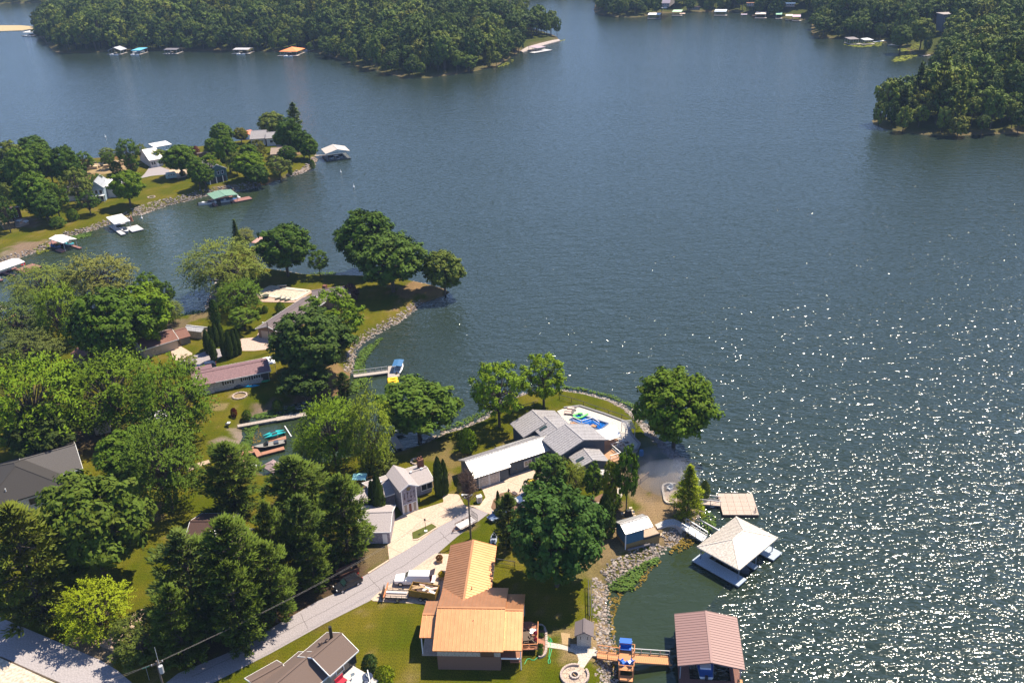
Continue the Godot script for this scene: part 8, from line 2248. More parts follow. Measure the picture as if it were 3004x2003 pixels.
func fence(label: String, pts: Array, h: float, m: Material, every: float, rails := 2) -> void:
	var o := thing("fence", label, "fence")
	railing(o, pts, h, m, every, rails, "rail")
func yards() -> void:
	var trim := mt("white_trim"); var dkf := mt("dark_frame")
	var w := func(x, y): return Z(1460, 1150, 0.22321, x, y)
	var w5 := func(x, y): return Z(950, 1250, 0.31894, x, y)
	var w7 := func(x, y): return Z(1480, 1790, 0.13605, x, y)
	var w9 := func(x, y): return Z(1700, 1400, 0.15303, x, y)
	var w2 := func(x, y): return Z(500, 600, 0.38265, x, y)
	var w4 := func(x, y): return Z(640, 1180, 0.15303, x, y)
	var P := func(f, l): 
		var r := []
		for i in range(0, l.size(), 2): r.append(at(f.call(l[i], l[i + 1]), G))
		return r
	fence("thin black fence curving round the lawn outside the pool terrace", P.call(w, [812, 92, 970, 135, 1130, 185, 1290, 245, 1460, 300, 1630, 355, 1800, 430, 1845, 480]), 1.1, dkf, 2.0)
	fence("thin black fence behind the left of the pool house", P.call(w, [200, 270, 480, 190]), 1.1, dkf, 2.0)
	fence("short dark fence between the orange-roofed house and the huge maple", [at(Z(1100, 1550, 0.28888, 1232, 360), G), at(Z(1100, 1550, 0.28888, 1420, 392), G)], 1.1, dkf, 1.8)
	var w8 := func(x, y): return Z(1400, 1400, 0.40391, x, y)
	fence("left of the two parallel black fences on the lawn strip by the riprap", P.call(w8, [808, 790, 814, 1050]), 1.2, dkf, 1.8)
	fence("right of the two parallel black fences on the lawn strip by the riprap", P.call(w8, [826, 790, 832, 1050]), 1.2, dkf, 1.8)
	fence("brown board fence on the bare slope left of the smoke", P.call(w, [1770, 1285, 1880, 1200, 1985, 1115]), 1.1, mt("fence_brown"), 1.5, 3)
	fence("low rail fence along the sandy yard behind the camper", [at(Z(0, 400, 0.2466, 2120, 515), G), at(Z(0, 400, 0.2466, 2275, 482), G)], 1.0, mt("fence_brown"), 2.0)

	var wood := mat("pole_wood", Color(0.13, 0.1, 0.08), 0.9, 0, 0)
	var tops := []
	for q in [[1381.2, 1580, 9.2, "tall utility pole beside the rusty flat trailer"], [497, 2082, 9.0, "utility pole with grey transformer at the bottom left"], [796.6, 1032, 8.0, "wooden lamp pole at the pink driveway"]]:
		var p := at(Vector2(q[0], q[1]), G)
		var o := thing("utility_pole", q[3], "utility pole", Transform3D(Basis(), p))
		var m := Mb.new(); m.tube(V(0, -0.5, 0), V(0, q[2], 0), 0.17, 0.12, 8); part("shaft", m, wood, o)
		if q[0] < 790 or q[0] > 1000:
			m = Mb.new(); m.bar(V(-0.7, q[2] - 0.5, 0.4), V(0.7, q[2] - 0.5, -0.4), 0.12); part("crossarm", m, wood, o)
			for s in [-0.6, 0.6]:
				m = Mb.new(); m.tube(V(s, q[2] - 0.45, -s * 0.57), V(s, q[2] - 0.25, -s * 0.57), 0.05, 0.04, 6); part("insulator", m, trim, o)
			tops.append(p + V(0, q[2] - 0.3, 0))
		if q[0] < 600:
			m = Mb.new(); m.tube(V(0.4, q[2] - 2.0, 0.1), V(0.4, q[2] - 0.8, 0.1), 0.3, 0.3, 10); part("transformer", m, mat("transformer_grey", Color(0.45, 0.45, 0.47), 0.5, 0.2, 0), o)
			m = Mb.new(); m.tube(V(0.25, q[2] - 0.8, 0), V(0.25, q[2] + 2.4, 0), 0.03, 0.02, 5); part("mast", m, trim, o)
		else:
			m = Mb.new(); m.tube(V(0, q[2] - 0.1, 0), V(-0.9, q[2] + 0.15, 0.2), 0.05, 0.04, 6); part("lamp_arm", m, mt("alu"), o)
			m = Mb.new(); m.lathe(V(-0.95, q[2] - 0.05, 0.2), [[0.0, 0.0], [0.2, 0.02], [0.16, 0.2], [0.0, 0.25]], 8); part("lamp_head", m, trim, o)
	var wire := mat("wire", Color(0.22, 0.2, 0.19), 0.6, 0.2, 0)
	for s in [-1, 1]:
		var m := Mb.new(); var off := V(0.55 * s, 0, -0.32 * s)
		var prev: Vector3 = tops[1] + off
		for i in 24:
			var f := (i + 1) / 24.0
			var p: Vector3 = tops[1].lerp(tops[0], f) + off + Vector3.DOWN * (sin(f * PI) * 1.4)
			m.tube(prev, p, 0.015, 0.015, 4, false); prev = p
		var o := part("power_line", m, wire, self)
		tag(o, "power line along the lane between the two utility poles, on the %s side" % ["pine", "lane"][int(s > 0)], "power line")
	for s in 2:
		var m := Mb.new(); m.tube(tops[1], tops[1] + V(-30, -1.0, 14.0 + s * 3), 0.015, 0.015, 4, false)
		tag(part("power_line", m, wire, self), ["power line running off the bottom left corner, upper of two", "power line running off the bottom left corner, lower of two"][s], "power line")
	var lp := thing("lamp_post", "slender black lamp post on the grass island of the tower house", "lamp post", Transform3D(Basis(), at(w5.call(937, 966), G + 0.1)))
	var lm := Mb.new(); lm.tube(Vector3.ZERO, V(0, 2.2, 0), 0.05, 0.04, 6); part("shaft", lm, dkf, lp)
	lm = Mb.new(); lm.lathe(V(0, 2.2, 0), [[0.05, 0.0], [0.18, 0.1], [0.14, 0.4], [0.0, 0.55]], 6); part("lantern", lm, dkf, lp)
	bx("white_foot", V(-0.25, 0, -0.25), V(0.25, 0.12, 0.25), trim, lp)
	var ub := thing("utility_cabinet", "white utility cabinet on the lawn of the driveway island", "cabinet", Transform3D(Basis(Vector3.UP, 0.3), at(w5.call(1430, 695), G)))
	bx("cabinet", V(-0.45, 0, -0.4), V(0.45, 1.2, 0.4), trim, ub); bx("lid", V(-0.5, 1.2, -0.45), V(0.5, 1.3, 0.45), trim, ub); bx("door", V(-0.35, 0.15, 0.4), V(0.35, 1.05, 0.42), mt("seam_grey"), ub)
	var mb := thing("mailbox", "mailbox on a dark post with a yellow newspaper tube by the wide street", "mailbox", Transform3D(Basis(Vector3.UP, 0.4), at(Vector2(213, 1881), G)))
	bx("post", V(-0.08, 0, -0.08), V(0.08, 1.2, 0.08), wood, mb); bx("box", V(-0.3, 1.2, -0.15), V(0.3, 1.5, 0.15), mat("mail_dark", Color(0.06, 0.04, 0.05), 0.4, 0, 0), mb); bx("newspaper_tube", V(-0.4, 1.52, -0.12), V(0.3, 1.72, 0.12), mat("tube_yellow", Color(0.6, 0.4, 0.02), 0.5, 0, 0), mb)
	var ss := thing("street_sign", "green street name blade on a thin post in the shade of the corner pines", "street sign", Transform3D(Basis(Vector3.UP, 0.5), at(Vector2(437, 1995), G)))
	lm = Mb.new(); lm.tube(Vector3.ZERO, V(0, 2.6, 0), 0.03, 0.03, 6); part("post", lm, mt("alu"), ss); bx("blade", V(-0.5, 2.35, -0.015), V(0.5, 2.6, 0.015), mat("sign_green", Color(0.0, 0.22, 0.11), 0.4, 0, 0), ss)

	var ow := mat("redwood_boards", Color(0.4, 0.17, 0.1), 0.8, 0, 0.5); var wr := mt("redwood_rail"); var yd := G + 0.9
	var dk := thing("garden_deck", "redwood garden deck crowded with furniture, right of the orange-roofed house", "deck")
	var dm := Mb.new(); dm.prism(zats(1480, 1790, 0.13605, [240, 330, 300, 250, 560, 240, 720, 300, 715, 840, 380, 850, 360, 1120, 120, 1120, 110, 900, 250, 860], yd), yd - 0.15, yd); part("boards", dm, ow, dk)
	railing(dk, [at(w7.call(728, 350), yd), at(w7.call(715, 835), yd), at(w7.call(385, 850), yd), at(w7.call(365, 1120), yd)], 0.95, wr, 1.3, 3)
	for i in 4:
		var st := Mb.new(); var x := 725 + i * 40
		st.prism(zats(1480, 1790, 0.13605, [x, 600 + i * 18, x + 42, 616 + i * 18, x + 42, 710 + i * 18, x, 695 + i * 18], yd - 0.2 * i), yd - 0.25 - 0.2 * i, yd - 0.05 - 0.2 * i); part("step", st, ow, dk)
	var ta := thing("garden_table", "brown garden table in the middle of the redwood deck", "table", Transform3D(Basis(Vector3.UP, 0.1), at(w7.call(470, 640), yd)))
	bx("top", V(-0.55, 0.7, -0.9), V(0.55, 0.76, 0.9), mt("wicker"), ta); bx("leg", V(-0.1, 0, -0.5), V(0.1, 0.7, 0.5), dkf, ta)
	for i in 5:
		var ch := thing("wicker_chair", ["dark wicker chair at the front left of the garden table", "dark wicker chair at the front of the garden table", "dark wicker chair right of the garden table", "dark wicker chair nearest the deck rail", "dark wicker chair behind the garden table"][i], "chair", Transform3D(Basis(Vector3.UP, [0.4, 0.1, -1.2, -0.9, 3.0][i]), at(w7.call([360, 470, 580, 650, 420][i], [740, 760, 660, 740, 540][i]), yd)), "wicker chairs on the redwood deck")
		bx("seat", V(-0.33, 0.1, -0.33), V(0.33, 0.42, 0.33), mt("wicker"), ch); bx("backrest", V(-0.33, 0.42, 0.25), V(0.33, 0.95, 0.36), mt("wicker"), ch)
		for x in [-0.38, 0.3]: bx("arm", V(x, 0.3, -0.3), V(x + 0.08, 0.62, 0.33), mt("wicker"), ch)
	var um := thing("folded_umbrella", "white folded umbrella leaning at the orange roof's edge", "umbrella", Transform3D(Basis(V(0, 0, 1), 0.5), at(w7.call(345, 690), yd)))
	lm = Mb.new(); lm.tube(Vector3.ZERO, V(0, 2.4, 0), 0.04, 0.04, 6); part("pole", lm, trim, um); lm = Mb.new(); lm.tube(V(0, 0.8, 0), V(0, 2.5, 0), 0.3, 0.1, 7); part("cloth", lm, trim, um)
	for i in 3:
		var pt := thing("flower_pot", ["white flower pot at the back of the redwood deck, left of three", "white flower pot at the back of the redwood deck, middle of three", "white flower pot at the back of the redwood deck, right of three"][i], "flower pot", Transform3D(Basis(), at(w7.call([585, 590, 660][i], [520, 465, 475][i]), yd)), "white pots on the redwood deck")
		lm = Mb.new(); lm.lathe(Vector3.ZERO, [[0.15, 0.0], [0.28, 0.4], [0.3, 0.42], [0.2, 0.4], [0.0, 0.38]], 9); part("pot", lm, trim, pt)
	for i in 2:
		var mg := part("flowers", tree_kinds["shrub"][0][0], leaf("magenta", Color(0.3, 0.008, 0.12)), self); mg.transform = Transform3D(Basis().scaled(V(0.35, 0.3, 0.35)), at(w7.call([672, 678][i], [520, 660][i]), yd + 0.3))
		tag(mg, ["magenta flowers at the deck rail beside the white pots", "magenta flowers at the deck rail above the steps"][i], "flowers", "magenta flowers")
	var pl := thing("planter_bed", "kidney-shaped planter with pale stone edge at the deck steps", "planter")
	var loop := P.call(w7, [735, 340, 800, 345, 860, 400, 895, 490, 905, 600, 905, 780, 895, 900, 860, 980, 800, 1020, 735, 1020])
	var pm := Mb.new(); var pp := PackedVector2Array()
	for q in loop: pp.append(Vector2(q.x, q.z))
	pm.prism(pp, G, G + 0.2); part("soil", pm, mt("mulch"), pl)
	for i in loop.size() - 1:
		for k in 2:
			var a: Vector3 = loop[i].lerp(loop[i + 1], k * 0.5); var b: Vector3 = loop[i].lerp(loop[i + 1], k * 0.5 + 0.46)
			pm = Mb.new(); pm.bar(a + Vector3.UP * 0.17, b + Vector3.UP * 0.17, 0.35, 0.34); part("edge_stone", pm, mt("pale_block"), pl)
	for q in [[790, 400], [800, 560], [775, 780], [780, 880], [770, 950]]:
		var sh := part("plant", tree_kinds["shrub"][1][0], mt("dark_leaf"), pl); sh.transform = Transform3D(Basis().scaled(V(0.5, 0.25, 0.5)), at(w7.call(q[0], q[1]), G + 0.2))
	var hose := mat("hose_green", Color(0.02, 0.42, 0.17), 0.5, 0, 0)
	for l in [[[940, 570, 930, 640, 960, 690, 1030, 690, 1000, 620, 980, 600, 990, 750, 970, 900, 955, 1010, 985, 1080, 990, 1140, 950, 1155, 940, 1100, 975, 1020, 1005, 900, 1020, 840], "green hose looped over the concrete path on the lawn"], [[715, 1020, 640, 1085, 590, 1080, 540, 1050, 490, 1060, 460, 1110, 430, 1170], "green hose snaking from the planter to the orange house"]]:
		var hm := Mb.new(); var pts := P.call(w7, l[0])
		for i in pts.size() - 1: hm.tube(pts[i] + Vector3.UP * 0.08, pts[i + 1] + Vector3.UP * 0.08, 0.045, 0.045, 5, false)
		tag(part("garden_hose", hm, hose, self), l[1], "garden hose")
	var fc := at(w7.call(1515, 1420), G); var R := fc.distance_to(at(w7.call(1800, 1420), G))
	var pc := thing("fire_circle", "round flagstone patio with a low stone ring and fire pit at the bottom edge", "patio", Transform3D(Basis(), fc))
	rng.seed = 55
	var fs := [mat("flag1", Color(0.5, 0.38, 0.29), 0.9, 0, 0.6), mat("flag2", Color(0.42, 0.33, 0.27), 0.9, 0, 0.6), mat("flag3", Color(0.55, 0.44, 0.35), 0.9, 0, 0.6)]
	var rr := [0.45, 0.62, 0.82, 1.0]
	for k in 3:
		var n := 7 + k * 3
		for i in n:
			var t0 := TAU * i / n + k; var t1 := TAU * (i + 0.94) / n + k
			var fm := Mb.new(); var a: float = rr[k] * R + 0.03; var b: float = rr[k + 1] * R
			if k == 0: a = 0.75
			fm.prism(PackedVector2Array([Vector2(cos(t0), sin(t0)) * a, Vector2(cos(t0), sin(t0)) * b, Vector2(cos((t0 + t1) / 2), sin((t0 + t1) / 2)) * b, Vector2(cos(t1), sin(t1)) * b, Vector2(cos(t1), sin(t1)) * a]), 0.0, 0.06 + rng.randf() * 0.02); part("flagstone", fm, fs[rng.randi() % 3], pc)
	for i in 30:
		var t := TAU * i / 30
		if t > 5.1 and t < 5.75: continue
		var em := Mb.new(); em.obox(Transform3D(Basis(Vector3.UP, -t), V(cos(t) * R * 1.03, 0.2, sin(t) * R * 1.03)), V(0.3, 0.42, R * 0.2)); part("wall_stone", em, mt("pale_block"), pc)
	for i in 12:
		var t := TAU * i / 12
		var em := Mb.new(); em.obox(Transform3D(Basis(Vector3.UP, -t), V(cos(t) * 0.58, 0.18, sin(t) * 0.58)), V(0.24, 0.36, 0.29)); part("pit_stone", em, mat("pit_block", Color(0.55, 0.47, 0.42), 0.9, 0, 0.6), pc)
	lm = Mb.new(); lm.tube(V(0, 0, 0), V(0, 0.12, 0), 0.46, 0.46, 12); part("ash_bed", lm, mat("ash", Color(0.04, 0.03, 0.03), 0.95, 0, 0), pc)
	var log := Mb.new(); log.tube(V(-0.2, 0.2, -0.25), V(0.15, 0.22, 0.25), 0.09, 0.08, 7); part("log", log, mt("scrap_wood"), pc)

	var sst := mat("step_stone", Color(0.62, 0.47, 0.33), 0.9, 0, 0.6)
	var steps := thing("stone_steps", "pale stone slabs stepping down beside the blue shed", "")
	steps.set_meta("kind", "structure")
	for q in [[980, 585, 60, 40], [1000, 640, 70, 45], [1022, 690, 75, 45], [1055, 738, 60, 35], [1320, 1215, 70, 35], [1385, 1258, 75, 45], [1400, 1312, 90, 45], [1440, 1355, 75, 45], [1560, 1090, 40, 70], [1590, 1245, 45, 45], [1260, 1245, 60, 40], [830, 690, 70, 45], [700, 960, 80, 60], [1660, 1165, 40, 50]]:
		var sm := Mb.new(); var h := height(at(w9.call(q[0], q[1]), 1.2).x, at(w9.call(q[0], q[1]), 1.2).z) + 0.12
		sm.prism(zats(1700, 1400, 0.15303, [q[0] - q[2] / 2, q[1] - q[3] / 3, q[0] + q[2] / 2, q[1] - q[3] / 2, q[0] + q[2] / 1.8, q[1] + q[3] / 3, q[0] - q[2] / 2.4, q[1] + q[3] / 2], h), h - 0.5, h + 0.04); part("stone", sm, sst, steps)
	var lg := Mb.new(); lg.tube(at(w9.call(925, 1392), 1.7), at(w9.call(1350, 1282), 1.4), 0.2, 0.2, 8)
	tag(part("drift_log", lg, mat("log_grey", Color(0.18, 0.16, 0.17), 0.9, 0, 0.4), self), "long grey log lying in front of the blue shed", "log")
	var gw := Mb.new(); gw.prism(zats(1700, 1400, 0.15303, [215, 470, 300, 505, 420, 495, 560, 460, 720, 400, 730, 230, 790, 215, 830, 330, 800, 400, 600, 500, 420, 545, 280, 525, 220, 500], G), G - 0.1, G + 0.25)
	struct("garden_path", gw, mt("white_concrete"), "cream curved path above the blue shed")
	var gb := Mb.new(); gb.prism(zats(1700, 1400, 0.15303, [230, 430, 420, 330, 700, 260, 715, 395, 560, 450, 420, 485, 300, 490], G), G - 0.1, G + 0.12)
	struct("mulch_bed", gb, mt("mulch"), "brown mulch inside the cream curved path")
	var bg := thing("covered_grill", "black covered grill beside the stone slabs", "grill", Transform3D(Basis(), at(w9.call(940, 730), G)))
	lm = Mb.new(); lm.hexa([V(-0.7, 0, 0.4), V(0.7, 0, 0.4), V(0.7, 0, -0.4), V(-0.7, 0, -0.4), V(-0.4, 1.1, 0.3), V(0.5, 1.2, 0.3), V(0.5, 1.2, -0.3), V(-0.4, 1.1, -0.3)]); part("cover", lm, mt("float_black"), bg); bx("side_shelf", V(0.7, 0.7, -0.3), V(1.1, 0.76, 0.3), dkf, bg)
	var z7 := func(x, y): return Z(1700, 1350, 0.28698, x, y)
	var kb := thing("patio_kerb", "white curved kerb of a sandy patio left of the bald cypress", ""); kb.set_meta("kind", "structure")
	var kp := P.call(z7, [985, 250, 900, 245, 858, 262, 850, 300, 862, 360, 872, 420, 900, 445, 960, 450])
	for i in kp.size() - 1:
		lm = Mb.new(); lm.bar(kp[i] + Vector3.UP * 0.15, kp[i + 1] + Vector3.UP * 0.15, 0.4, 0.4); part("kerb_stone", lm, mt("white_concrete"), kb)
	var pf := Mb.new(); pf.prism(zats(1700, 1350, 0.28698, [870, 330, 990, 300, 1000, 440, 885, 430], G), G - 0.1, G + 0.04); struct("patio", pf, concrete[1], "concrete patio left of the bald cypress")
	var ad := thing("white_patio_chair", "white patio chair on the patio left of the bald cypress", "chair", Transform3D(Basis(Vector3.UP, -0.9), at(z7.call(925, 300), G)))
	bx("seat", V(-0.4, 0.3, -0.4), V(0.4, 0.38, 0.4), trim, ad); bx("backrest", V(-0.4, 0.3, -0.45), V(0.4, 1.1, -0.36), trim, ad)
	for x in [-0.5, 0.42]: bx("arm", V(x, 0, -0.4), V(x + 0.08, 0.6, 0.4), trim, ad)
	var br := thing("blue_barrel", "blue barrel at the edge of the smoke", "barrel", Transform3D(Basis(), at(w.call(1890, 830), G)))
	lm = Mb.new(); lm.lathe(Vector3.ZERO, [[0.0, 0.0], [0.38, 0.0], [0.42, 0.25], [0.42, 0.95], [0.38, 1.15], [0.0, 1.17]], 12); part("drum", lm, mt("barrel_blue"), br)
	lm = Mb.new(); lm.lathe(V(0, 0.55, 0), [[0.42, 0.0], [0.46, 0.04], [0.42, 0.08]], 12); part("hoop", lm, mt("barrel_blue"), br)
	for q in [[1935, 1350, 4.5, 2.2, 0.05], [1960, 1400, 5.5, 2.4, 0.06], [1985, 1425, 4.5, 1.6, 0.05], [1915, 1318, 3.5, 2.6, 0.03], [1990, 1380, 4.0, 2.0, 0.035]]:
		var fv := FogVolume.new()
		fv.name = numbered("smoke")
		fv.shape = RenderingServer.FOG_VOLUME_SHAPE_ELLIPSOID
		fv.size = V(q[2] * 2.2, q[3] * 2, q[2] * 1.8)
		var fmt := FogMaterial.new(); fmt.density = q[4] * 1.1; fmt.albedo = Color(0.68, 0.72, 0.8)
		fv.material = fmt
		add_child(fv)
		fv.position = at(Vector2(q[0], q[1]), G + q[3] * 0.7)
		tag(fv, "thin grey bonfire smoke drifting off the point", "smoke", "", "stuff")

	kayak("bright blue kayak lying along the purple-roofed house", Transform3D(Basis(Vector3.UP, 0.15), at(w2.call(620, 1397), G)), 3.6, mat("kayak_blue", Color(0.0, 0.26, 0.5), 0.4, 0, 0))
	kayak("dark kayak lying along the purple-roofed house, left of the blue one", Transform3D(Basis(Vector3.UP, 0.15), at(w2.call(522, 1403), G)), 2.4, mt("boat_dark"))
	kayak("green kayak at the screened corner of the purple-roofed house", Transform3D(Basis(Vector3.UP, 0.25), at(w2.call(722, 1358), G)), 2.6, mat("kayak_green", Color(0.01, 0.3, 0.12), 0.4, 0, 0))
	for q in [[w2.call(530, 1468), 1.5, "sandy ring of a bonfire spot on the purple-roofed house lawn"], [w4.call(320, 905), 1.5, "stone fire ring on the west bank of the slip pond"], [w5.call(850, 328), 1.0, "small stone fire ring behind the tower house"], [Z(0, 400, 0.2466, 1797, 725), 1.3, "brick fire ring on the peninsula lawn"]]:
		var fr := thing("fire_ring", q[2], "fire ring", Transform3D(Basis(), at(q[0], G)))
		for i in 11:
			var t := TAU * i / 11
			lm = Mb.new(); lm.obox(Transform3D(Basis(Vector3.UP, -t), V(cos(t) * q[1], 0.12, sin(t) * q[1])), V(0.35, 0.3, q[1] * 0.5)); part("stone", lm, mt("pale_block"), fr)
	var bk := thing("dark_fire_bowl", "dark bowl with pale lid on the sunny lawn west of the pier", "fire bowl", Transform3D(Basis(), at(w4.call(185, 445), G)))
	lm = Mb.new(); lm.lathe(Vector3.ZERO, [[0.2, 0.0], [0.55, 0.4], [0.6, 0.5], [0.3, 0.62], [0.0, 0.66]], 10); part("bowl", lm, mt("float_black"), bk); bx("lid", V(-0.1, 0.6, -0.4), V(0.5, 0.7, 0.3), trim, bk)
	var sl := Mb.new(); sl.prism(ats([548, 1374, 575, 1360, 612, 1350, 616, 1358, 580, 1372, 550, 1384], G), G - 0.2, G + 0.12); struct("stone_slab_path", sl, mat("tan_slab", Color(0.48, 0.36, 0.26), 0.9, 0, 0.4), "pale slab edge across the left lawn")

	var deck := zats(500, 600, 0.38265, [655, 688, 762, 618, 1105, 660, 960, 750, 690, 745], G + 0.15); var dmm := Mb.new(); dmm.prism(deck, G - 0.1, G + 0.15)
	struct("pool_deck", dmm, mat("pink_deck", Color(0.52, 0.36, 0.28), 0.9, 0, 0.4), "pinkish deck round the empty pool")
	var ep := thing("empty_pool", "empty covered pool with white rim behind the mauve ranch house", "pool")
	var rim := zats(500, 600, 0.38265, [665, 685, 765, 626, 1062, 660, 950, 728], G + 0.3); var ctr := (rim[0] + rim[2]) * 0.5
	for i in 4:
		lm = Mb.new(); lm.bar(V(rim[i].x, G + 0.24, rim[i].y), V(rim[(i + 1) % 4].x, G + 0.24, rim[(i + 1) % 4].y), 1.3, 0.16); part("rim", lm, mt("pool_rim"), ep)
	var inn := PackedVector2Array()
	for p in rim: inn.append(ctr + (p - ctr) * 0.9)
	lm = Mb.new(); lm.prism(inn, G + 0.1, G + 0.19); part("cover", lm, mat("pool_cover", Color(0.58, 0.47, 0.37), 0.9, 0, 0.2), ep)
	for q in [[730, 712, 0], [825, 724, 1], [862, 730, 2], [898, 735, 3]]:
		var lo := thing("pool_lounger", ["dark round table on the empty pool's deck", "first deck lounger right of the dark round table", "second deck lounger right of the dark round table", "third deck lounger right of the dark round table"][q[2]], "table" if q[2] == 0 else "lounger", Transform3D(Basis(Vector3.UP, 0.6), at(w2.call(q[0], q[1]), G + 0.15)))
		if q[2] == 0:
			lm = Mb.new(); lm.tube(V(0, 0.6, 0), V(0, 0.7, 0), 1.0, 1.0, 12); part("top", lm, mt("dark_green"), lo); bx("leg", V(-0.1, 0, -0.1), V(0.1, 0.6, 0.1), dkf, lo)
		else:
			bx("bed", V(-0.9, 0.25, -0.35), V(0.5, 0.35, 0.35), mt("dark_green"), lo); lm = Mb.new(); lm.obox(Transform3D(Basis(V(0, 0, 1), 0.6), V(0.75, 0.5, 0)), V(0.7, 0.1, 0.7)); part("headrest", lm, mat("pale_mesh", Color(0.4, 0.4, 0.36), 0.8, 0, 0), lo); bx("leg", V(-0.8, 0, -0.3), V(-0.7, 0.25, 0.3), dkf, lo)
	var dv := thing("diving_board", "pale diving board on a dark stand at the back of the empty pool", "diving board", Transform3D(Basis(Vector3.UP, 0.05), at(w2.call(855, 640), G + 0.15)))
	bx("board", V(-1.3, 0.75, -0.3), V(1.3, 0.85, 0.3), mt("pool_rim"), dv); bx("stand", V(-0.6, 0, -0.25), V(0.6, 0.75, 0.25), dkf, dv)

	for i in 2:
		var pt := thing("potted_bush", ["potted bush at the back of the parking pad", "wooden planter with yellow flowers by the orange house wall"][i], "potted plant", Transform3D(Basis(), at(Z(1100, 1550, 0.28888, [655, 678][i], [335, 505][i]), G + 0.05)))
		bx("tub", V(-0.5, 0, -0.4), V(0.5, 0.5, 0.4), mt("scrap_wood"), pt)
		var sh := part("plant", tree_kinds["shrub"][i][0], [leaf("rust_leaf", Color(0.13, 0.07, 0.025)), mt("gold_leaf")][i], pt); sh.transform = Transform3D(Basis().scaled(V(0.7, 0.45, 0.7)), V(0, 0.4, 0))
	var sT := shingled_t
	var gt := thing("glass_table", "round glass-topped table on the white deck", "table", sT * Transform3D(Basis(), V(shingled_w * 0.42, 1.95, 2.6)))
	lm = Mb.new(); lm.tube(V(0, 0.7, 0), V(0, 0.74, 0), 0.8, 0.8, 14); part("top", lm, mat("pale_glass", Color(0.42, 0.48, 0.46), 0.15, 0, 0), gt); bx("leg", V(-0.06, 0, -0.06), V(0.06, 0.7, 0.06), trim, gt)
	for i in 4:
		var t := i * PI / 2 + 0.4
		var ch := thing("white_deck_chair", "white wire chair %s the round glass table" % ["right of", "in front of", "left of", "behind"][i], "chair", sT * Transform3D(Basis(Vector3.UP, -t + PI / 2), V(shingled_w * 0.42 + cos(t) * 1.25, 1.95, 2.6 + sin(t) * 1.25)), "white chairs on the white deck")
		bx("seat", V(-0.28, 0.4, -0.28), V(0.28, 0.46, 0.28), mt("pale_wire"), ch); bx("backrest", V(-0.28, 0.46, 0.22), V(0.28, 1.0, 0.28), mt("pale_wire"), ch)
		for x in [-0.28, 0.24]: bx("leg", V(x, 0, -0.26), V(x + 0.04, 0.4, 0.26), trim, ch)
	var rd := thing("red_cushioned_swing", "red cushioned seat at the near end of the white deck", "seat", sT * Transform3D(Basis(), V(1.1, 1.95, 0.7)))
	bx("seat", V(-0.6, 0.35, -0.4), V(0.9, 0.5, 0.4), mt("deep_red"), rd); bx("backrest", V(-0.6, 0.5, -0.5), V(0.9, 1.2, -0.38), mt("deep_red"), rd); bx("leg", V(-0.5, 0, -0.3), V(0.8, 0.35, 0.3), dkf, rd)
	var dt := thing("dark_patio_set", "dark blue patio table at the far end of the white deck", "table", sT * Transform3D(Basis(), V(shingled_w * 0.68, 1.95, 3.2)))
	lm = Mb.new(); lm.tube(V(0, 0.68, 0), V(0, 0.74, 0), 0.75, 0.75, 12); part("top", lm, mat("dark_blue", Color(0.03, 0.04, 0.08), 0.4, 0, 0), dt); bx("leg", V(-0.4, 0, -0.06), V(0.4, 0.68, 0.06), dkf, dt)

	var g := func(x, y): return Z(1340, 1300, 0.11479, x, y)
	var dark := func(p: Vector3) -> Color: return Color(0.3, 0.17, 0.11) if p.y > 1.5 and p.y < 1.66 or absf(p.x) > 0.33 and p.y < 1.32 and p.z > 0.2 else Color(0.025, 0.018, 0.016) if p.y > 1.62 else Color(0.05, 0.03, 0.045) if p.y > 0.95 else Color(0.018, 0.02, 0.035) if p.y > 0.09 else Color(0.03, 0.02, 0.015)
	person("person in dark clothes standing on the mulch bed with hands raised to the chest", Transform3D(Basis(Vector3.UP, 0.9), at(g.call(1328, 1362), G + 0.14)), [[V(0, 1.0, 0), V(0, 1.38, 0.01), 0.15, 0.17], [V(-0.15, 1.4, 0), V(0.15, 1.4, 0), 0.08, 0.08], [V(0, 1.42, 0), V(0, 1.54, 0.02), 0.06, 0.055], [V(0, 1.6, 0.02), V(0, 1.66, 0.02), 0.095, 0.105], [V(0, 1.6, 0.12), V(0, 1.585, 0.13), 0.02, 0.022], [V(-0.09, 0.95, 0), V(-0.11, 0.5, 0.02), 0.105, 0.07], [V(-0.11, 0.5, 0.02), V(-0.12, 0.09, -0.02), 0.065, 0.045], [V(-0.12, 0.05, -0.04), V(-0.13, 0.04, 0.14), 0.05, 0.04], [V(0.09, 0.95, 0), V(0.11, 0.5, 0.05), 0.105, 0.07], [V(0.11, 0.5, 0.05), V(0.12, 0.09, 0.02), 0.065, 0.045], [V(0.12, 0.05, 0.0), V(0.14, 0.04, 0.18), 0.05, 0.04], [V(-0.2, 1.4, 0), V(-0.32, 1.15, 0.06), 0.06, 0.048], [V(-0.32, 1.15, 0.06), V(-0.22, 1.25, 0.3), 0.045, 0.035], [V(-0.22, 1.25, 0.3), V(-0.19, 1.28, 0.38), 0.04, 0.03], [V(0.2, 1.4, 0), V(0.33, 1.15, 0.06), 0.06, 0.048], [V(0.33, 1.15, 0.06), V(0.36, 1.2, 0.32), 0.045, 0.035], [V(0.36, 1.2, 0.32), V(0.36, 1.22, 0.4), 0.04, 0.03]], dark)
	var wb := thing("wheelbarrow", "dark wheelbarrow on the mulch bed beside the standing person", "wheelbarrow", Transform3D(Basis(Vector3.UP, -0.9), at(g.call(1480, 1355), G + 0.14)))
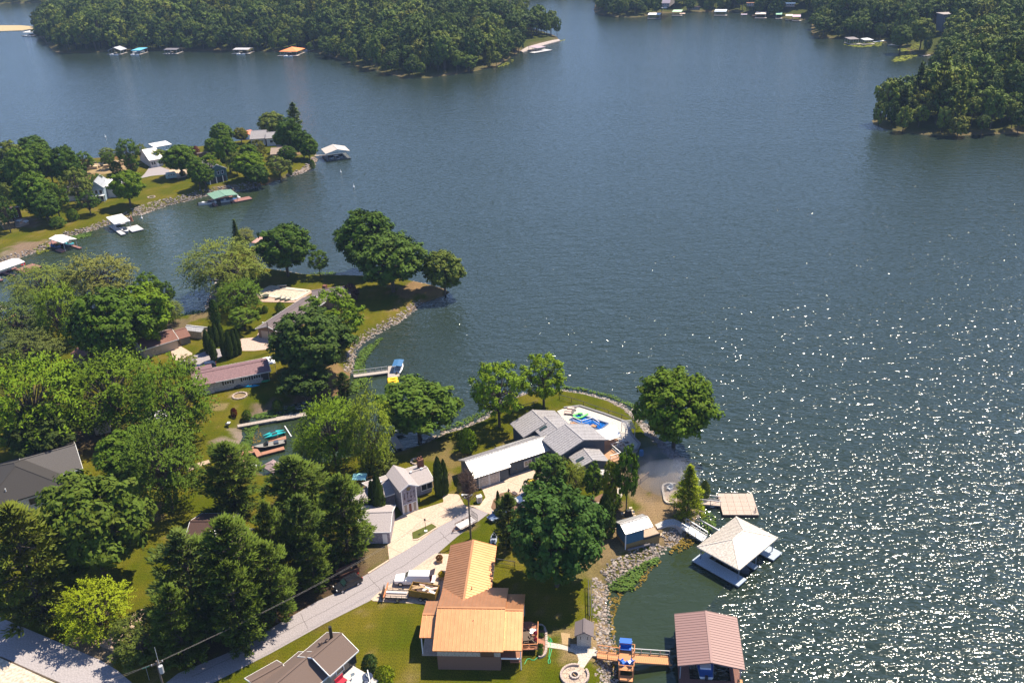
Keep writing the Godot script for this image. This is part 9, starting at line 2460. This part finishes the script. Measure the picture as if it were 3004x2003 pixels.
	lm = Mb.new(); lm.hexa([V(-0.35, 0.35, 0.22), V(0.3, 0.35, 0.2), V(0.3, 0.35, -0.2), V(-0.35, 0.35, -0.22), V(-0.5, 0.75, 0.38), V(0.55, 0.75, 0.34), V(0.55, 0.75, -0.34), V(-0.5, 0.75, -0.38)]); part("tray", lm, mat("barrow_dark", Color(0.06, 0.04, 0.04), 0.6, 0, 0), wb)
	wheel(wb, V(0.65, 0.2, 0), 0.2, 0.1)
	for s in [-0.25, 0.25]:
		lm = Mb.new(); lm.bar(V(0.65, 0.2, 0), V(-1.0, 0.6, s), 0.05); part("handle", lm, wood, wb)
		bx("leg", V(-0.35, 0, s - 0.03), V(-0.29, 0.4, s + 0.03), dkf, wb)

func V(x: float, y: float, z: float) -> Vector3: return Vector3(x, y, z)

func mt(k: String) -> StandardMaterial3D:
	if mats.has(k): return mats[k]
	match k:
		"bark": return mat("bark", Color(0.11, 0.085, 0.065), 0.95)
		"dark_leaf": return leaf("dark_leaf", Color(0.034, 0.075, 0.014))
		"mid_leaf": return leaf("mid_leaf", Color(0.052, 0.105, 0.014))
		"bright_leaf": return leaf("bright_leaf", Color(0.07, 0.132, 0.01))
		"sage_leaf": return leaf("sage_leaf", Color(0.085, 0.125, 0.035))
		"needle_leaf": return leaf("needle_leaf", Color(0.05, 0.088, 0.017), 0.25)
		"gold_leaf": return leaf("gold_leaf", Color(0.35, 0.3, 0.01))
		"tan_leaf": return leaf("tan_leaf", Color(0.085, 0.1, 0.02))
		"wood_leaf": return leaf("wood_leaf", Color(0.066, 0.112, 0.03))
		"wood_leaf_pale": return leaf("wood_leaf_pale", Color(0.098, 0.142, 0.038))
		"mulch": return mat("mulch", Color(0.2, 0.115, 0.07), 0.98, 0, 0.9)
		"white_concrete": return mat("white_concrete", Color(0.58, 0.5, 0.42), 0.85, 0, 0.4)
		"white_trim": return mat("white_trim", Color(0.75, 0.75, 0.74), 0.6, 0, 0)
		"white_siding": return mat("white_siding", Color(0.62, 0.58, 0.56), 0.7, 0, 0.3)
		"brown_frame": return mat("brown_frame", Color(0.13, 0.06, 0.03), 0.6, 0, 0)
		"dark_metal": return mat("dark_metal", Color(0.06, 0.05, 0.05), 0.5, 0.3, 0)
		"dark_frame": return mat("dark_frame", Color(0.03, 0.03, 0.035), 0.5, 0, 0)
		"lavender_siding": return mat("lavender_siding", Color(0.33, 0.31, 0.36), 0.75, 0, 0.3)
		"tan_door": return mat("tan_door", Color(0.44, 0.35, 0.26), 0.8, 0, 0)
		"white_metal_roof": return mat("white_metal_roof", Color(0.56, 0.54, 0.53), 0.35, 0.2, 0.3)
		"red_brick": return mat("red_brick", Color(0.2, 0.08, 0.05), 0.9, 0, 1.0)
		"pale_boards": return mat("pale_boards", Color(0.5, 0.36, 0.27), 0.85, 0, 0.6)
		"curtain": return mat("curtain", Color(0.25, 0.22, 0.19), 0.3, 0, 0)
		"seam_grey": return mat("seam_grey", Color(0.35, 0.32, 0.3), 0.8, 0, 0)
		"grey_block": return mat("grey_block", Color(0.28, 0.27, 0.28), 0.9, 0, 0.6)
		"grey_slat": return mat("grey_slat", Color(0.4, 0.4, 0.44), 0.7, 0, 0)
		"dazzling_roof": return mat("dazzling_roof", Color(0.82, 0.78, 0.75), 0.6, 0, 0)
		"tyre": return mat("tyre", Color(0.02, 0.02, 0.02), 0.9, 0, 0)
		"float_black": return mat("float_black", Color(0.03, 0.03, 0.032), 0.8, 0, 0)
		"alu": return mat("alu", Color(0.5, 0.5, 0.52), 0.4, 0.5, 0)
		"grey_dock": return mat("grey_dock", Color(0.42, 0.37, 0.34), 0.8, 0, 0.6)
		"slate_post": return mat("slate_post", Color(0.16, 0.19, 0.24), 0.5, 0.2, 0)
		"boat_dark": return mat("boat_dark", Color(0.06, 0.07, 0.09), 0.3, 0, 0)
		"boat_cover": return mat("boat_cover", Color(0.1, 0.12, 0.15), 0.8, 0, 0)
		"orange_timber": return mat("orange_timber", Color(0.5, 0.23, 0.1), 0.8, 0, 0)
		"boat_white": return mat("boat_white", Color(0.7, 0.7, 0.72), 0.3, 0, 0)
		"boat_blue": return mat("boat_blue", Color(0.03, 0.12, 0.4), 0.4, 0, 0)
		"redwood_rail": return mat("redwood_rail", Color(0.46, 0.19, 0.08), 0.8, 0, 0)
		"pale_blue_frame": return mat("pale_blue_frame", Color(0.3, 0.5, 0.75), 0.6, 0, 0)
		"dock_panel": return mat("dock_panel", Color(0.52, 0.41, 0.345), 0.85, 0, 0.6)
		"white_dock": return mat("white_dock", Color(0.55, 0.54, 0.56), 0.7, 0, 0.4)
		"boat_grey": return mat("boat_grey", Color(0.25, 0.28, 0.32), 0.3, 0, 0)
		"red_plastic": return mat("red_plastic", Color(0.45, 0.03, 0.02), 0.5, 0, 0)
		"grey_pier": return mat("grey_pier", Color(0.46, 0.39, 0.35), 0.85, 0, 0.6)
		"brown_floor": return mat("brown_floor", Color(0.16, 0.08, 0.04), 0.8, 0, 0)
		"scrap_wood": return mat("scrap_wood", Color(0.5, 0.33, 0.18), 0.9, 0, 0.5)
		"rust_frame": return mat("rust_frame", Color(0.12, 0.05, 0.03), 0.8, 0, 0)
		"fence_brown": return mat("fence_brown", Color(0.2, 0.13, 0.09), 0.9, 0, 0)
		"wicker": return mat("wicker", Color(0.13, 0.09, 0.065), 0.8, 0, 0.8)
		"pale_block": return mat("pale_block", Color(0.48, 0.38, 0.33), 0.9, 0, 0.6)
		"barrel_blue": return mat("barrel_blue", Color(0.01, 0.14, 0.36), 0.5, 0, 0)
		"pool_rim": return mat("pool_rim", Color(0.66, 0.57, 0.46), 0.85, 0, 0.4)
		"dark_green": return mat("dark_green", Color(0.04, 0.05, 0.04), 0.6, 0, 0)
		"pale_wire": return mat("pale_wire", Color(0.52, 0.55, 0.52), 0.6, 0, 0)
		"deep_red": return mat("deep_red", Color(0.4, 0.01, 0.035), 0.7, 0, 0)
	return null
